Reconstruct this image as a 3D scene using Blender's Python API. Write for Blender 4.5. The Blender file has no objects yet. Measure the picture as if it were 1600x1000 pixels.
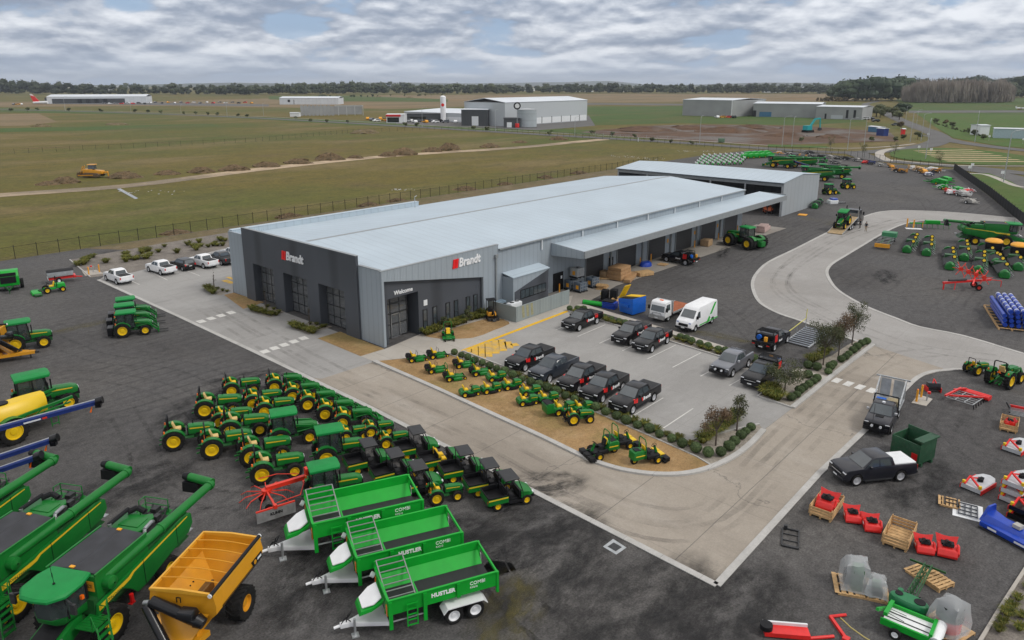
import bpy, bmesh, math, random
from mathutils import Vector, Matrix
random.seed(7)
R = math.radians
S = bpy.context.scene
COL = S.collection
# ---------------------------------------------------------------- camera
CAM_H = 25.7                 # drone height above the yard (m)
F_PX, PITCH, AZ, CX, CY = 1139.84, R(14.6985), R(41.756), 800.0, 430.0
cd = bpy.data.cameras.new('camera'); cam = bpy.data.objects.new('camera', cd); COL.objects.link(cam)
cd.sensor_width = 36.0; cd.lens = 36.0 * F_PX / 1600.0; cd.shift_y = (CY - 500.0) / 1600.0
cd.clip_start = 0.5; cd.clip_end = 60000
cam.location = (0, 0, CAM_H)
cam.rotation_euler = (R(90) - PITCH, 0, AZ - R(90))
S.camera = cam
# ---------------------------------------------------------------- world: overcast sky with broken cloud
W = bpy.data.worlds.new('World'); S.world = W; W.use_nodes = True
SUN_EL, SUN_AZ = R(48), R(-70)     # sun direction: azimuth measured from +X towards +Y
def build_world():
    nt = W.node_tree; nt.nodes.clear(); N = nt.nodes.new; L = nt.links.new
    def math_(op, a, b=None, c=None):
        n = N('ShaderNodeMath'); n.operation = op
        for i, v in enumerate((a, b, c)):
            if v is None: continue
            if isinstance(v, (int, float)): n.inputs[i].default_value = v
            else: L(v, n.inputs[i])
        return n.outputs[0]
    out = N('ShaderNodeOutputWorld'); bg = N('ShaderNodeBackground'); bg.inputs['Strength'].default_value = 0.1
    sky = N('ShaderNodeTexSky'); sky.sky_type = 'NISHITA'; sky.sun_disc = False
    sky.sun_elevation = SUN_EL; sky.sun_rotation = R(90) - SUN_AZ
    sky.air_density = 1.2; sky.dust_density = 0.6; sky.ozone_density = 1.5
    tc = N('ShaderNodeTexCoord'); sep = N('ShaderNodeSeparateXYZ'); L(tc.outputs['Generated'], sep.inputs[0])
    z = math_('MAXIMUM', sep.outputs[2], 0.0)
    # cloud rows crowd together towards the horizon
    zs = math_('MULTIPLY', math_('POWER', z, 0.75), 2.1)
    def cloud(dz, scale, det, rough, dist, off):
        c = N('ShaderNodeCombineXYZ'); L(sep.outputs[0], c.inputs[0]); L(sep.outputs[1], c.inputs[1]); L(math_('ADD', zs, dz), c.inputs[2])
        m = N('ShaderNodeMapping'); m.inputs['Location'].default_value = (off, off * .7, off * .3); L(c.outputs[0], m.inputs[0])
        n = N('ShaderNodeTexNoise'); n.inputs['Scale'].default_value = scale; n.inputs['Detail'].default_value = det
        n.inputs['Roughness'].default_value = rough; n.inputs['Distortion'].default_value = dist
        L(m.outputs[0], n.inputs['Vector']); return n.outputs['Fac']
    def mix(fac, a, b, mode='MIX'):
        m = N('ShaderNodeMix'); m.data_type = 'RGBA'; m.blend_type = mode
        if isinstance(fac, (int, float)): m.inputs[0].default_value = fac
        else: L(fac, m.inputs[0])
        for s, v in ((m.inputs[6], a), (m.inputs[7], b)):
            if isinstance(v, tuple): s.default_value = (*v, 1)
            else: L(v, s)
        return m.outputs[2]
    def smooth(f, lo, hi, amt=1.0):
        r = N('ShaderNodeMapRange'); r.interpolation_type = 'SMOOTHSTEP'; r.inputs[1].default_value = lo; r.inputs[2].default_value = hi; r.inputs[4].default_value = amt; L(f, r.inputs[0]); return r.outputs[0]
    d0 = cloud(0.0, 8.6, 10, 0.5, 0.12, 3.1); d1 = cloud(0.024, 8.6, 10, 0.5, 0.12, 3.1); big = cloud(0.0, 2.6, 4, 0.5, 0.2, 11.0)
    # billow tops catch light, bases stay grey
    lit = math_('ADD', math_('MULTIPLY', math_('SUBTRACT', d0, d1), 3.4), math_('MULTIPLY', math_('SUBTRACT', big, 0.5), 1.1)); lit = math_('ADD', lit, math_('MULTIPLY', math_('SUBTRACT', d0, 0.5), 0.9))
    tone = mix(smooth(lit, -0.5, 0.62), (2.75, 3.3, 4.3), (8.2, 8.5, 9.0))
    gap = smooth(d0, 0.44, 0.36, 0.75); bluesky = (3.0, 4.5, 7.0)
    bw = N('ShaderNodeRGBToBW'); L(tone, bw.inputs[0]); neu = N('ShaderNodeVectorMath'); neu.operation = 'SCALE'; neu.inputs[0].default_value = (1.04, 1.0, .97); L(bw.outputs[0], neu.inputs['Scale'])
    up = N('ShaderNodeMapRange'); up.inputs[1].default_value = 0.12; up.inputs[2].default_value = 0.4; up.inputs[4].default_value = .9; L(z, up.inputs[0]); tone = mix(up.outputs[0], tone, neu.outputs[0])
    # the cloud deck is brighter towards the zenith, as an overcast sky is
    zen = math_('ADD', 0.95, math_('MULTIPLY', math_('POWER', z, 0.8), 0.72))
    vm = N('ShaderNodeVectorMath'); vm.operation = 'SCALE'; L(tone, vm.inputs[0]); L(zen, vm.inputs['Scale'])
    c0 = mix(gap, vm.outputs[0], bluesky); c1 = mix(math_('MULTIPLY', gap, 0.25), c0, sky.outputs[0])
    # thin bright veil low over the horizon
    low = N('ShaderNodeMapRange'); low.inputs[1].default_value = 0.045; low.inputs[2].default_value = 0.0; L(z, low.inputs[0])
    c2 = mix(math_('MULTIPLY', low.outputs[0], 0.55), c1, (5.3, 6.2, 7.6))
    L(c2, bg.inputs['Color']); L(bg.outputs[0], out.inputs[0])
build_world()
sd = bpy.data.lights.new('sun', 'SUN'); sd.energy = 1.5; sd.angle = R(14); sd.color = (1.0, 0.96, 0.9)
sun = bpy.data.objects.new('sun', sd); COL.objects.link(sun)
sdir = Vector((math.cos(SUN_EL) * math.cos(SUN_AZ), math.cos(SUN_EL) * math.sin(SUN_AZ), math.sin(SUN_EL)))
sun.rotation_euler = sdir.to_track_quat('Z', 'Y').to_euler(); sun.location = (0, 0, 300)
S.view_settings.view_transform = 'Standard'; S.view_settings.look = 'None'
S.view_settings.exposure = 0.08; S.view_settings.gamma = 1.0
S.render.engine = 'CYCLES'

# ---------------------------------------------------------------- surveying: where a point seen in the photo stands on level ground
def at(px, py, z=0.0):
    u = (px - CX) / F_PX; v = (CY - py) / F_PX
    fw = math.cos(PITCH) + v * math.sin(PITCH); up = -math.sin(PITCH) + v * math.cos(PITCH)
    t = (z - CAM_H) / up; a = fw * t; r = u * t; c, s = math.cos(AZ), math.sin(AZ)
    return Vector((a * c + r * s, a * s - r * c, z))
# ---------------------------------------------------------------- materials
MATS = {}
def mat(name, rgb, rough=0.5, metal=0.0, var=0.12, scale=2.5, bump=0.0, bscale=40.0, coat=0.0, dirt=0.0, spec=None):
    if name in MATS: return MATS[name]
    m = bpy.data.materials.new(name); m.use_nodes = True; nt = m.node_tree
    p = nt.nodes['Principled BSDF']; N = nt.nodes.new; L = nt.links.new
    p.inputs['Roughness'].default_value = rough; p.inputs['Metallic'].default_value = metal
    p.inputs['Coat Weight'].default_value = coat; p.inputs['Coat Roughness'].default_value = 0.08
    if spec is not None: p.inputs['Specular IOR Level'].default_value = spec
    tc = N('ShaderNodeTexCoord'); n = N('ShaderNodeTexNoise'); n.inputs['Scale'].default_value = scale; n.inputs['Detail'].default_value = 6
    L(tc.outputs['Object'], n.inputs['Vector'])
    r = N('ShaderNodeValToRGB'); L(n.outputs['Fac'], r.inputs[0])
    lo = [c * (1 - var) for c in rgb]; hi = [min(1, c * (1 + var)) for c in rgb]
    r.color_ramp.elements[0].position = 0.3; r.color_ramp.elements[1].position = 0.7
    r.color_ramp.elements[0].color = (*lo, 1); r.color_ramp.elements[1].color = (*hi, 1)
    src = r.outputs[0]
    if dirt:
        n2 = N('ShaderNodeTexNoise'); n2.inputs['Scale'].default_value = 5; n2.inputs['Detail'].default_value = 8; n2.inputs['Roughness'].default_value = 0.7
        L(tc.outputs['Object'], n2.inputs['Vector'])
        mr = N('ShaderNodeMapRange'); mr.inputs[1].default_value = 0.5; mr.inputs[2].default_value = 0.75; mr.inputs[4].default_value = dirt; L(n2.outputs['Fac'], mr.inputs[0])
        mx = N('ShaderNodeMix'); mx.data_type = 'RGBA'; L(mr.outputs[0], mx.inputs[0]); L(src, mx.inputs[6]); mx.inputs[7].default_value = (0.13, 0.115, 0.095, 1)
        src = mx.outputs[2]
    L(src, p.inputs['Base Color'])
    if bump:
        n3 = N('ShaderNodeTexNoise'); n3.inputs['Scale'].default_value = bscale; n3.inputs['Detail'].default_value = 4; L(tc.outputs['Object'], n3.inputs['Vector'])
        b = N('ShaderNodeBump'); b.inputs['Strength'].default_value = bump; b.inputs['Distance'].default_value = 0.03
        L(n3.outputs['Fac'], b.inputs['Height']); L(b.outputs[0], p.inputs['Normal'])
    MATS[name] = m; return m
def ribbed(name, rgb, pitch=0.25, axis='X', rough=0.45, strength=0.5, var=0.06, line=0.22):
    """painted corrugated sheet: ribs as bump and a faint tone change, plus large weathering"""
    if name in MATS: return MATS[name]
    m = mat(name, rgb, rough, 0.0, var, 0.15); nt = m.node_tree; p = nt.nodes['Principled BSDF']; N = nt.nodes.new; L = nt.links.new
    tc = N('ShaderNodeTexCoord'); w = N('ShaderNodeTexWave'); w.bands_direction = axis; w.inputs['Scale'].default_value = 0.314 / pitch
    L(tc.outputs['Object'], w.inputs['Vector'])
    b = N('ShaderNodeBump'); b.inputs['Strength'].default_value = strength; b.inputs['Distance'].default_value = 0.04
    L(w.outputs['Fac'], b.inputs['Height']); L(b.outputs[0], p.inputs['Normal'])
    src = p.inputs['Base Color'].links[0].from_socket
    w2 = N('ShaderNodeTexWave'); w2.bands_direction = axis; w2.inputs['Scale'].default_value = 0.314 / (pitch * 4); L(tc.outputs['Object'], w2.inputs['Vector'])
    r2 = N('ShaderNodeMapRange'); r2.inputs[1].default_value = 0.0; r2.inputs[2].default_value = 0.16; r2.inputs[3].default_value = 1 - line; r2.inputs[4].default_value = 1; L(w2.outputs['Fac'], r2.inputs[0])
    mx = N('ShaderNodeVectorMath'); mx.operation = 'SCALE'; L(src, mx.inputs[0]); L(r2.outputs[0], mx.inputs['Scale']); L(mx.outputs[0], p.inputs['Base Color'])
    return m
def glassy(name, rgb=(0.012, 0.016, 0.02), rough=0.06):
    m = mat(name, rgb, rough, 0.0, 0.2, 0.6); m.node_tree.nodes['Principled BSDF'].inputs['Specular IOR Level'].default_value = 0.8; return m
def clear(name, tint=(0.8, 0.85, 0.85), alpha=0.35, rough=0.08):
    m = mat(name, tint, rough, 0, .05); p = m.node_tree.nodes['Principled BSDF']; p.inputs['Alpha'].default_value = alpha; return m

green = mat('machine_green', (0.005, 0.155, 0.02), 0.42, 0, .1, 1.5, coat=.12, dirt=.13, spec=.35)
dgreen = mat('dark_green_steel', (0.01, 0.085, 0.018), 0.5, 0, .2, 3, dirt=.3)
roofgreen = mat('cab_roof_green', (0.006, 0.225, 0.048), 0.55, 0, .08, 2, spec=.3)
yellow = mat('rim_yellow', (0.74, 0.49, 0.004), 0.42, 0, .08, 3, dirt=.1)
seaty = mat('seat_yellow', (0.76, 0.48, 0.008), 0.6, 0, .08)
seatt = mat('seat_tan', (0.62, 0.44, 0.17), 0.65, 0, .08)
rubber = mat('tyre_rubber', (0.014, 0.014, 0.014), 0.9, 0, .3, 6, dirt=.12, spec=.2)
blackp = mat('black_plastic', (0.009, 0.009, 0.0105), 0.55, 0, .25, 4, spec=.25)
darkm = mat('dark_metal', (0.04, 0.041, 0.043), 0.5, .3, .35, 6)
steel = mat('bare_steel', (0.42, 0.43, 0.44), 0.38, .8, .15, 5)
galv = mat('galvanised', (0.45, 0.47, 0.48), 0.45, .55, .15, 3)
orange = mat('amber_lamp', (0.9, 0.16, 0.01), 0.3)
redl = mat('red_lamp', (0.55, 0.01, 0.01), 0.3)
redp = mat('red_paint', (0.7, 0.018, 0.015), 0.4, 0, .12, 2, coat=.2)
orred = mat('orange_red_paint', (0.66, 0.035, 0.015), 0.42, 0, .12, 2)
white = mat('white_paint', (0.78, 0.79, 0.8), 0.4, 0, .05, 2, coat=.2)
whitep = mat('white_sheet', (0.72, 0.74, 0.75), 0.5, 0, .06)
lgreen = mat('spreader_green', (0.003, 0.33, 0.025), 0.45, 0, .08, 1.2, coat=.1, spec=.35)
gold = mat('bin_yellow', (0.62, 0.28, 0.012), 0.42, 0, .08, 1.0, coat=.2)
blue = mat('auger_blue', (0.012, 0.032, 0.17), 0.42, 0, .12, 2)
bblue = mat('bin_blue', (0.006, 0.11, 0.5), 0.45, 0, .08, 2)
wood = mat('pallet_wood', (0.5, 0.32, 0.15), 0.8, 0, .25, 5, bump=.2)
glass = glassy('tinted_glass')
glassb = mat('vehicle_glass', (0.055, 0.07, 0.08), 0.06, 0, .2, 1, spec=1.0)  # bluish base colour lifted to stand in for sky reflected in the glass
clearg = clear('cab_glass', (0.05, 0.065, 0.065), 0.62, .03)
film = clear('shrink_wrap', (0.66, 0.69, 0.7), 0.38, .2)
carblack = mat('car_black', (0.006, 0.0062, 0.008), 0.32, 0, .15, 1, coat=.3, spec=.3)
chrome = mat('alloy', (0.5, 0.51, 0.53), 0.4, .3, .1, 4); winglass = clear('window_glass', (0.2, 0.21, 0.22), 0.4, .03)
lampw = mat('headlamp', (0.75, 0.77, 0.8), 0.12, 0, .1)
vinyl = mat('red_vinyl', (0.75, 0.02, 0.018), 0.4, 0, .05)
letterw = mat('white_lettering', (0.82, 0.83, 0.84), 0.45, 0, .03)
bollard_y = mat('bollard_yellow', (0.8, 0.36, 0.02), 0.5, 0, .08)
conc = mat('cast_concrete', (0.4, 0.39, 0.365), 0.85, 0, .12, 2, bump=.2)

KIDS = {}      # parent name -> its parts
# ---------------------------------------------------------------- mesh building
class B:
    def __init__(s): s.v = []; s.f = []; s.m = []
    def add(s, vs, fs, m=0):
        o = len(s.v); s.v += [Vector(v) for v in vs]; s.f += [[i + o for i in f] for f in fs]; s.m += [m] * len(fs); return s
    def box(s, x0, x1, y0, y1, z0, z1, m=0, tx=0.0, ty=0.0, rot=None, piv=None):
        vs = [Vector(v) for v in ((x0, y0, z0), (x1, y0, z0), (x1, y1, z0), (x0, y1, z0), (x0 + tx, y0 + ty, z1), (x1 - tx, y0 + ty, z1), (x1 - tx, y1 - ty, z1), (x0 + tx, y1 - ty, z1))]
        if rot is not None:
            c = Vector(piv) if piv else Vector(((x0 + x1) / 2, (y0 + y1) / 2, (z0 + z1) / 2)); vs = [rot @ (v - c) + c for v in vs]
        return s.add(vs, [(0, 3, 2, 1), (4, 5, 6, 7), (0, 1, 5, 4), (1, 2, 6, 5), (2, 3, 7, 6), (3, 0, 4, 7)], m)
    def cyl(s, p0, p1, r0, r1=None, n=10, m=0, cap=True):
        p0, p1 = Vector(p0), Vector(p1); d = (p1 - p0)
        if d.length < 1e-6: return s
        d.normalize(); r1 = r0 if r1 is None else r1
        a = d.orthogonal().normalized(); b = d.cross(a); vs = []
        for p, r in ((p0, r0), (p1, r1)):
            for i in range(n):
                t = 2 * math.pi * i / n; vs.append(p + (a * math.cos(t) + b * math.sin(t)) * r)
        fs = [(i, (i + 1) % n, n + (i + 1) % n, n + i) for i in range(n)]
        if cap: fs += [tuple(range(n - 1, -1, -1)), tuple(range(n, 2 * n))]
        return s.add(vs, fs, m)
    def tube(s, pts, r, n=6, m=0):
        for a, b in zip(pts[:-1], pts[1:]): s.cyl(a, b, r, None, n, m)
        return s
    def bar(s, p0, p1, w, h=None, m=0):
        """rectangular bar between two points"""
        p0, p1 = Vector(p0), Vector(p1); h = h or w; d = (p1 - p0).normalized()
        a = d.cross(Vector((0, 0, 1)));  a = Vector((0, 1, 0)) if a.length < 1e-3 else a.normalized(); b = a.cross(d)
        vs = [p + a * i * w / 2 + b * j * h / 2 for p in (p0, p1) for i, j in ((-1, -1), (1, -1), (1, 1), (-1, 1))]
        return s.add(vs, [(3, 2, 1, 0), (4, 5, 6, 7), (0, 1, 5, 4), (1, 2, 6, 5), (2, 3, 7, 6), (3, 0, 4, 7)], m)
    def prism(s, poly, y0, y1, m=0, warp=None, axis='y'):
        n = len(poly); k = {'y': lambda p, t: Vector((p[0], t, p[1])), 'x': lambda p, t: Vector((t, p[0], p[1])), 'z': lambda p, t: Vector((p[0], p[1], t))}[axis]
        vs = [k(p, y0) for p in poly] + [k(p, y1) for p in poly]
        if warp: vs = [warp(v) for v in vs]
        return s.add(vs, [tuple(range(n)), tuple(range(2 * n - 1, n - 1, -1))] + [(i, n + i, n + (i + 1) % n, (i + 1) % n) for i in range(n)], m)
    def quad(s, a, b, c, d, m=0): return s.add([a, b, c, d], [(0, 1, 2, 3)], m)
    def plate(s, pts, nrm, t, m=0):
        """flat panel of real thickness t"""
        n = len(pts); nv = Vector(nrm).normalized() * t; vs = [Vector(p) for p in pts] + [Vector(p) + nv for p in pts]
        return s.add(vs, [tuple(range(n - 1, -1, -1)), tuple(range(n, 2 * n))] + [(i, (i + 1) % n, n + (i + 1) % n, n + i) for i in range(n)], m)
    def lathe(s, prof, c=(0, 0, 0), n=20, m=0, axis='y'):
        """prof: (radius, along-axis) pairs, open"""
        c = Vector(c); vs = []; k = len(prof)
        for i in range(n):
            t = 2 * math.pi * i / n
            for r, h in prof:
                v = Vector((r * math.cos(t), h, r * math.sin(t))) if axis == 'y' else Vector((r * math.cos(t), r * math.sin(t), h))
                vs.append(c + v)
        return s.add(vs, [(i * k + j, i * k + j + 1, ((i + 1) % n) * k + j + 1, ((i + 1) % n) * k + j) for i in range(n) for j in range(k - 1)], m)
    def loft(s, rings, m=0, cap=True):
        n = len(rings[0]); vs = [v for r in rings for v in r]
        fs = [(k * n + i, k * n + (i + 1) % n, (k + 1) * n + (i + 1) % n, (k + 1) * n + i) for k in range(len(rings) - 1) for i in range(n)]
        if cap: fs += [tuple(range(n - 1, -1, -1)), tuple(range((len(rings) - 1) * n, len(rings) * n))]
        return s.add(vs, fs, m)
    def mesh(s, name, mats, smooth=True, bev=0.0, angle=38, tri=False):
        me = bpy.data.meshes.new(name); bm = bmesh.new(); vs = [bm.verts.new(v) for v in s.v]
        for f, mi in zip(s.f, s.m):
            try: fc = bm.faces.new([vs[i] for i in f]); fc.material_index = mi
            except ValueError: pass
        if s.f: bmesh.ops.recalc_face_normals(bm, faces=bm.faces)
        if bev:
            es = [e for e in bm.edges if len(e.link_faces) == 2 and e.calc_face_angle(0) > R(30)]
            bmesh.ops.bevel(bm, geom=es, offset=bev, segments=2, affect='EDGES', profile=0.6, clamp_overlap=True)
        big = [f for f in bm.faces if len(f.verts) > 4]
        if big: bmesh.ops.triangulate(bm, faces=big)
        bm.to_mesh(me); bm.free()
        for q in (mats if isinstance(mats, (list, tuple)) else [mats]): me.materials.append(q)
        if smooth:
            me.polygons.foreach_set('use_smooth', [True] * len(me.polygons)); me.set_sharp_from_angle(angle=R(angle))
        return me
def link(name, me, parent=None, loc=(0, 0, 0), rz=0.0, label=None):
    o = bpy.data.objects.new(name, me); COL.objects.link(o); o.location = loc; o.rotation_euler = (0, 0, rz)
    if parent: o.parent = parent; KIDS.setdefault(parent.name, []).append(o)
    if label: o['label'] = label
    return o
def part(name, b, mats, parent, loc=(0, 0, 0), smooth=True, bev=0.0, label=None, rz=0.0):
    return link(name, b.mesh(name, mats, smooth, bev), parent, loc, rz, label)
def thing(name, label, cat, group=None, loc=(0, 0, 0), rz=0.0):
    o = bpy.data.objects.new(name, None); COL.objects.link(o); o.location = loc; o.rotation_euler = (0, 0, rz); o.empty_display_size = .3
    o['label'] = label; o['category'] = cat
    if group: o['group'] = group
    return o
def tag(o, label, cat, group=None, kind=None):
    if label: o['label'] = label
    if cat: o['category'] = cat
    if group: o['group'] = group
    if kind: o['kind'] = kind
    return o
def solid(name, b, mats, label, cat, group=None, loc=(0, 0, 0), rz=0.0, smooth=True, bev=0.0):
    return tag(link(name, b.mesh(name, mats, smooth, bev), None, loc, rz), label, cat, group)
def copy_tree(o, parent=None):
    c = o.copy(); COL.objects.link(c); c.parent = parent
    for ch in KIDS.get(o.name, []): copy_tree(ch, c)
    return c
JIT = ('open_tractor', 'loader_tractor', 'compact_tractor', 'cab_tractor', 'utility_vehicle', 'ride_on_mower', 'zero_turn_mower', 'flail_mulcher', 'harvest_header', 'pickup_truck')
class Proto:
    """one built thing; the first put() places it, later ones place copies of it and of every part"""
    def __init__(s, root, ref=(0, 0)): s.root = root; s.used = False; s.ref = ref; s.n = 0; s.jit = R(3.5) if root.name.split('.')[0] in JIT else 0.0
    def put(s, p, rz, label, group=None, z=None, ref=None, scale=None):
        rz += s.jit * math.sin(7.3 * s.n); s.n += 1
        o = copy_tree(s.root) if s.used else s.root; s.used = True
        ref = s.ref if ref is None else ref; c, sn = math.cos(rz), math.sin(rz); k = scale or 1.0
        p = Vector(p) if len(p) == 3 else at(*p)
        o.location = (p.x - k * (ref[0] * c - ref[1] * sn), p.y - k * (ref[0] * sn + ref[1] * c), p.z if z is None else z)
        o.rotation_euler = (0, 0, rz)
        if scale: o.scale = (k, k, k)
        o['label'] = label
        if group: o['group'] = group
        return o
WM = {}
def wheel(parent, x, y, r, w, rim=yellow, rr=0.56, lugs=0, name='wheel', z=None, n=22):
    """tyre (part) with its rim (sub-part); y sign gives the outer side"""
    sgn = 1 if y >= 0 else -1; key = (r, w, rim.name, rr, lugs, sgn, n)
    if key not in WM:
        b = B(); h = w / 2; ri = r * rr
        b.lathe([(ri, -h * .8), (r * .8, -h * .98), (r * .95, -h * .92), (r, -h * .62), (r, h * .62), (r * .95, h * .92), (r * .8, h * .98), (ri, h * .8)], n=n)
        for i in range(lugs):
            t = 2 * math.pi * i / lugs
            for sd_ in (-1, 1):
                t2 = t + (math.pi / lugs if sd_ > 0 else 0)
                m3 = Matrix.Rotation(-t2, 3, 'Y') @ Matrix.Rotation(R(32) * sd_, 3, 'X')
                lb = B().box(r * .985 - .02, r * 1.035, -h * .52, h * .52, -r * .035, r * .035)
                off = Vector((0, sd_ * h * .48, 0)); b.add([m3 @ v + off for v in lb.v], lb.f)
        q = B(); o = h * .8 * sgn
        q.lathe([(ri * 1.02, o), (ri * .93, o * 1.02), (ri * .86, o * .55), (ri * .45, o * .45), (ri * .4, o * .7), (ri * .26, o * .75), (0.001, o * .72)], n=n)
        q.lathe([(ri * 1.02, -o), (ri * .8, -o * .6), (.001, -o * .5)], n=n)
        if rr > .5 and r > .3:
            for i in range(6):
                t = i * math.pi / 3; q.cyl((ri * .3 * math.cos(t), o * .6, ri * .3 * math.sin(t)), (ri * .3 * math.cos(t), o * .82, ri * .3 * math.sin(t)), ri * .05, n=5)
        WM[key] = (b.mesh('wheel', rubber), q.mesh('rim', rim))
    a = link(name, WM[key][0], parent, (x, y, r if z is None else z)); link('rim', WM[key][1], a); return a
TX = {}
def text_mesh(txt, size, ext=0.01, shear=0.0, bold=0.0, mat_=None, spacing=1.0):
    key = (txt, size, ext, shear, bold, mat_.name, spacing)
    if key in TX: return TX[key]
    cu = bpy.data.curves.new('lettering', 'FONT'); cu.body = txt; cu.size = size; cu.extrude = ext; cu.shear = shear; cu.offset = bold; cu.space_character = spacing
    cu.align_x = 'CENTER'; cu.align_y = 'CENTER'; cu.resolution_u = 3
    o = bpy.data.objects.new('lettering', cu); COL.objects.link(o)
    me = bpy.data.meshes.new_from_object(o.evaluated_get(bpy.context.evaluated_depsgraph_get())); me.name = 'lettering'
    bpy.data.objects.remove(o); bpy.data.curves.remove(cu); me.materials.clear(); me.materials.append(mat_); TX[key] = me; return me
def lettering(txt, size, parent, loc, rot, m=letterw, ext=.008, shear=0.0, bold=0.0, spacing=1.0, name='lettering', sx=1.0):
    o = link(name, text_mesh(txt, size, ext, shear, bold, m, spacing), parent, loc); o.rotation_euler = rot; o.scale = (sx, 1, 1); return o
ORD = ['first', 'second', 'third', 'fourth', 'fifth', 'sixth', 'seventh', 'eighth', 'ninth', 'tenth', 'eleventh', 'twelfth', 'thirteenth', 'fourteenth', 'fifteenth', 'sixteenth', 'seventeenth', 'eighteenth']
# ================================================================ the ground
def gmat(name, base, patches=(), speck=None, rough=0.9, bump=0.15, bscale=8.0, joints=(), tracks=None, cracks=None):
    """ground material in world metres. patches: (rgb, scale, lo, hi, amount, (sx, sy), rot)"""
    m = bpy.data.materials.new(name); m.use_nodes = True; nt = m.node_tree; p = nt.nodes['Principled BSDF']; N = nt.nodes.new; L = nt.links.new
    p.inputs['Roughness'].default_value = rough; p.inputs['Specular IOR Level'].default_value = 0.25
    tc = N('ShaderNodeTexCoord'); src = None
    def mixc(fac, a, b):
        x = N('ShaderNodeMix'); x.data_type = 'RGBA'; L(fac, x.inputs[0])
        for s_, v in ((x.inputs[6], a), (x.inputs[7], b)):
            if isinstance(v, tuple): s_.default_value = (*v, 1)
            else: L(v, s_)
        return x.outputs[2]
    def nz(scale, sxy=(1, 1), rot=0.0, det=8, rough_=0.6, dist=0.0, off=0.0):
        mp = N('ShaderNodeMapping'); mp.inputs['Scale'].default_value = (sxy[0], sxy[1], 1); mp.inputs['Rotation'].default_value = (0, 0, rot); mp.inputs['Location'].default_value = (off, off, 0)
        L(tc.outputs['Object'], mp.inputs[0]); n = N('ShaderNodeTexNoise'); n.inputs['Scale'].default_value = scale; n.inputs['Detail'].default_value = det
        n.inputs['Roughness'].default_value = rough_; n.inputs['Distortion'].default_value = dist; L(mp.outputs[0], n.inputs['Vector']); return n.outputs['Fac']
    def rng(f, lo, hi, amt):
        r = N('ShaderNodeMapRange'); r.inputs[1].default_value = lo; r.inputs[2].default_value = hi; r.inputs[4].default_value = amt; L(f, r.inputs[0]); return r.outputs[0]
    src = base
    for i, q in enumerate(patches):
        rgb, sc, lo, hi, amt = q[:5]; st = q[5] if len(q) > 5 else (1, 1); ro = q[6] if len(q) > 6 else 0.0
        src = mixc(rng(nz(sc, st, ro, off=17.3 * (i + 1)), lo, hi, amt), src, rgb)
    for ax, per, wid, amt in joints:
        sp = N('ShaderNodeSeparateXYZ'); L(tc.outputs['Object'], sp.inputs[0]); a = N('ShaderNodeMath'); a.operation = 'MULTIPLY_ADD'; L(nz(0.5), a.inputs[0]); a.inputs[1].default_value = 0.12; L(sp.outputs[ax], a.inputs[2])
        pp = N('ShaderNodeMath'); pp.operation = 'PINGPONG'; L(a.outputs[0], pp.inputs[0]); pp.inputs[1].default_value = per / 2
        src = mixc(rng(pp.outputs[0], wid, wid * .4, amt), src, (0.12, 0.11, 0.1))
    if cracks:
        v = N('ShaderNodeTexVoronoi'); v.feature = 'DISTANCE_TO_EDGE'; v.inputs['Scale'].default_value = cracks[0]
        ad = N('ShaderNodeVectorMath'); ad.operation = 'ADD'; cb = N('ShaderNodeCombineXYZ'); L(nz(.35, dist=.5), cb.inputs[0]); L(nz(.3, off=5.), cb.inputs[1]); sc_ = N('ShaderNodeVectorMath'); sc_.operation = 'SCALE'; sc_.inputs['Scale'].default_value = 6; L(cb.outputs[0], sc_.inputs[0]); L(sc_.outputs[0], ad.inputs[0]); L(tc.outputs['Object'], ad.inputs[1]); L(ad.outputs[0], v.inputs['Vector'])
        src = mixc(rng(v.outputs[0], 0.006, 0.001, cracks[1]), src, (0.11, 0.1, 0.09))
    if tracks:
        w = N('ShaderNodeTexWave'); w.wave_type = 'RINGS'; w.inputs['Scale'].default_value = tracks[0]; w.inputs['Distortion'].default_value = 7; w.inputs['Detail'].default_value = 3; w.inputs['Detail Scale'].default_value = .35
        mp = N('ShaderNodeMapping'); mp.inputs['Location'].default_value = tracks[2]; L(tc.outputs['Object'], mp.inputs[0]); L(mp.outputs[0], w.inputs['Vector'])
        mu = N('ShaderNodeMath'); mu.operation = 'MULTIPLY'; L(rng(w.outputs['Fac'], .72, 1, tracks[1]), mu.inputs[0]); L(rng(nz(.05, off=3), .45, .62, 1), mu.inputs[1]); src = mixc(mu.outputs[0], src, tracks[3])
    if speck:
        f = nz(speck[0], det=3, rough_=.7); r = N('ShaderNodeMapRange'); r.inputs[1].default_value = .25; r.inputs[2].default_value = .75; r.inputs[3].default_value = 1 - speck[1]; r.inputs[4].default_value = 1 + speck[1]; L(f, r.inputs[0])
        f2 = nz(speck[0] * .18, det=5, rough_=.75, off=9.); r2 = N('ShaderNodeMapRange'); r2.inputs[1].default_value = .3; r2.inputs[2].default_value = .7; r2.inputs[3].default_value = 1 - speck[1] * .6; r2.inputs[4].default_value = 1 + speck[1] * .6; L(f2, r2.inputs[0])
        mm = N('ShaderNodeMath'); mm.operation = 'MULTIPLY'; L(r.outputs[0], mm.inputs[0]); L(r2.outputs[0], mm.inputs[1])
        vs = N('ShaderNodeVectorMath'); vs.operation = 'SCALE'; L(src, vs.inputs[0]) if not isinstance(src, tuple) else setattr(vs.inputs[0], 'default_value', src); L(mm.outputs[0], vs.inputs['Scale']); src = vs.outputs[0]
    L(src, p.inputs['Base Color']) if not isinstance(src, tuple) else setattr(p.inputs['Base Color'], 'default_value', (*src, 1))
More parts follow.
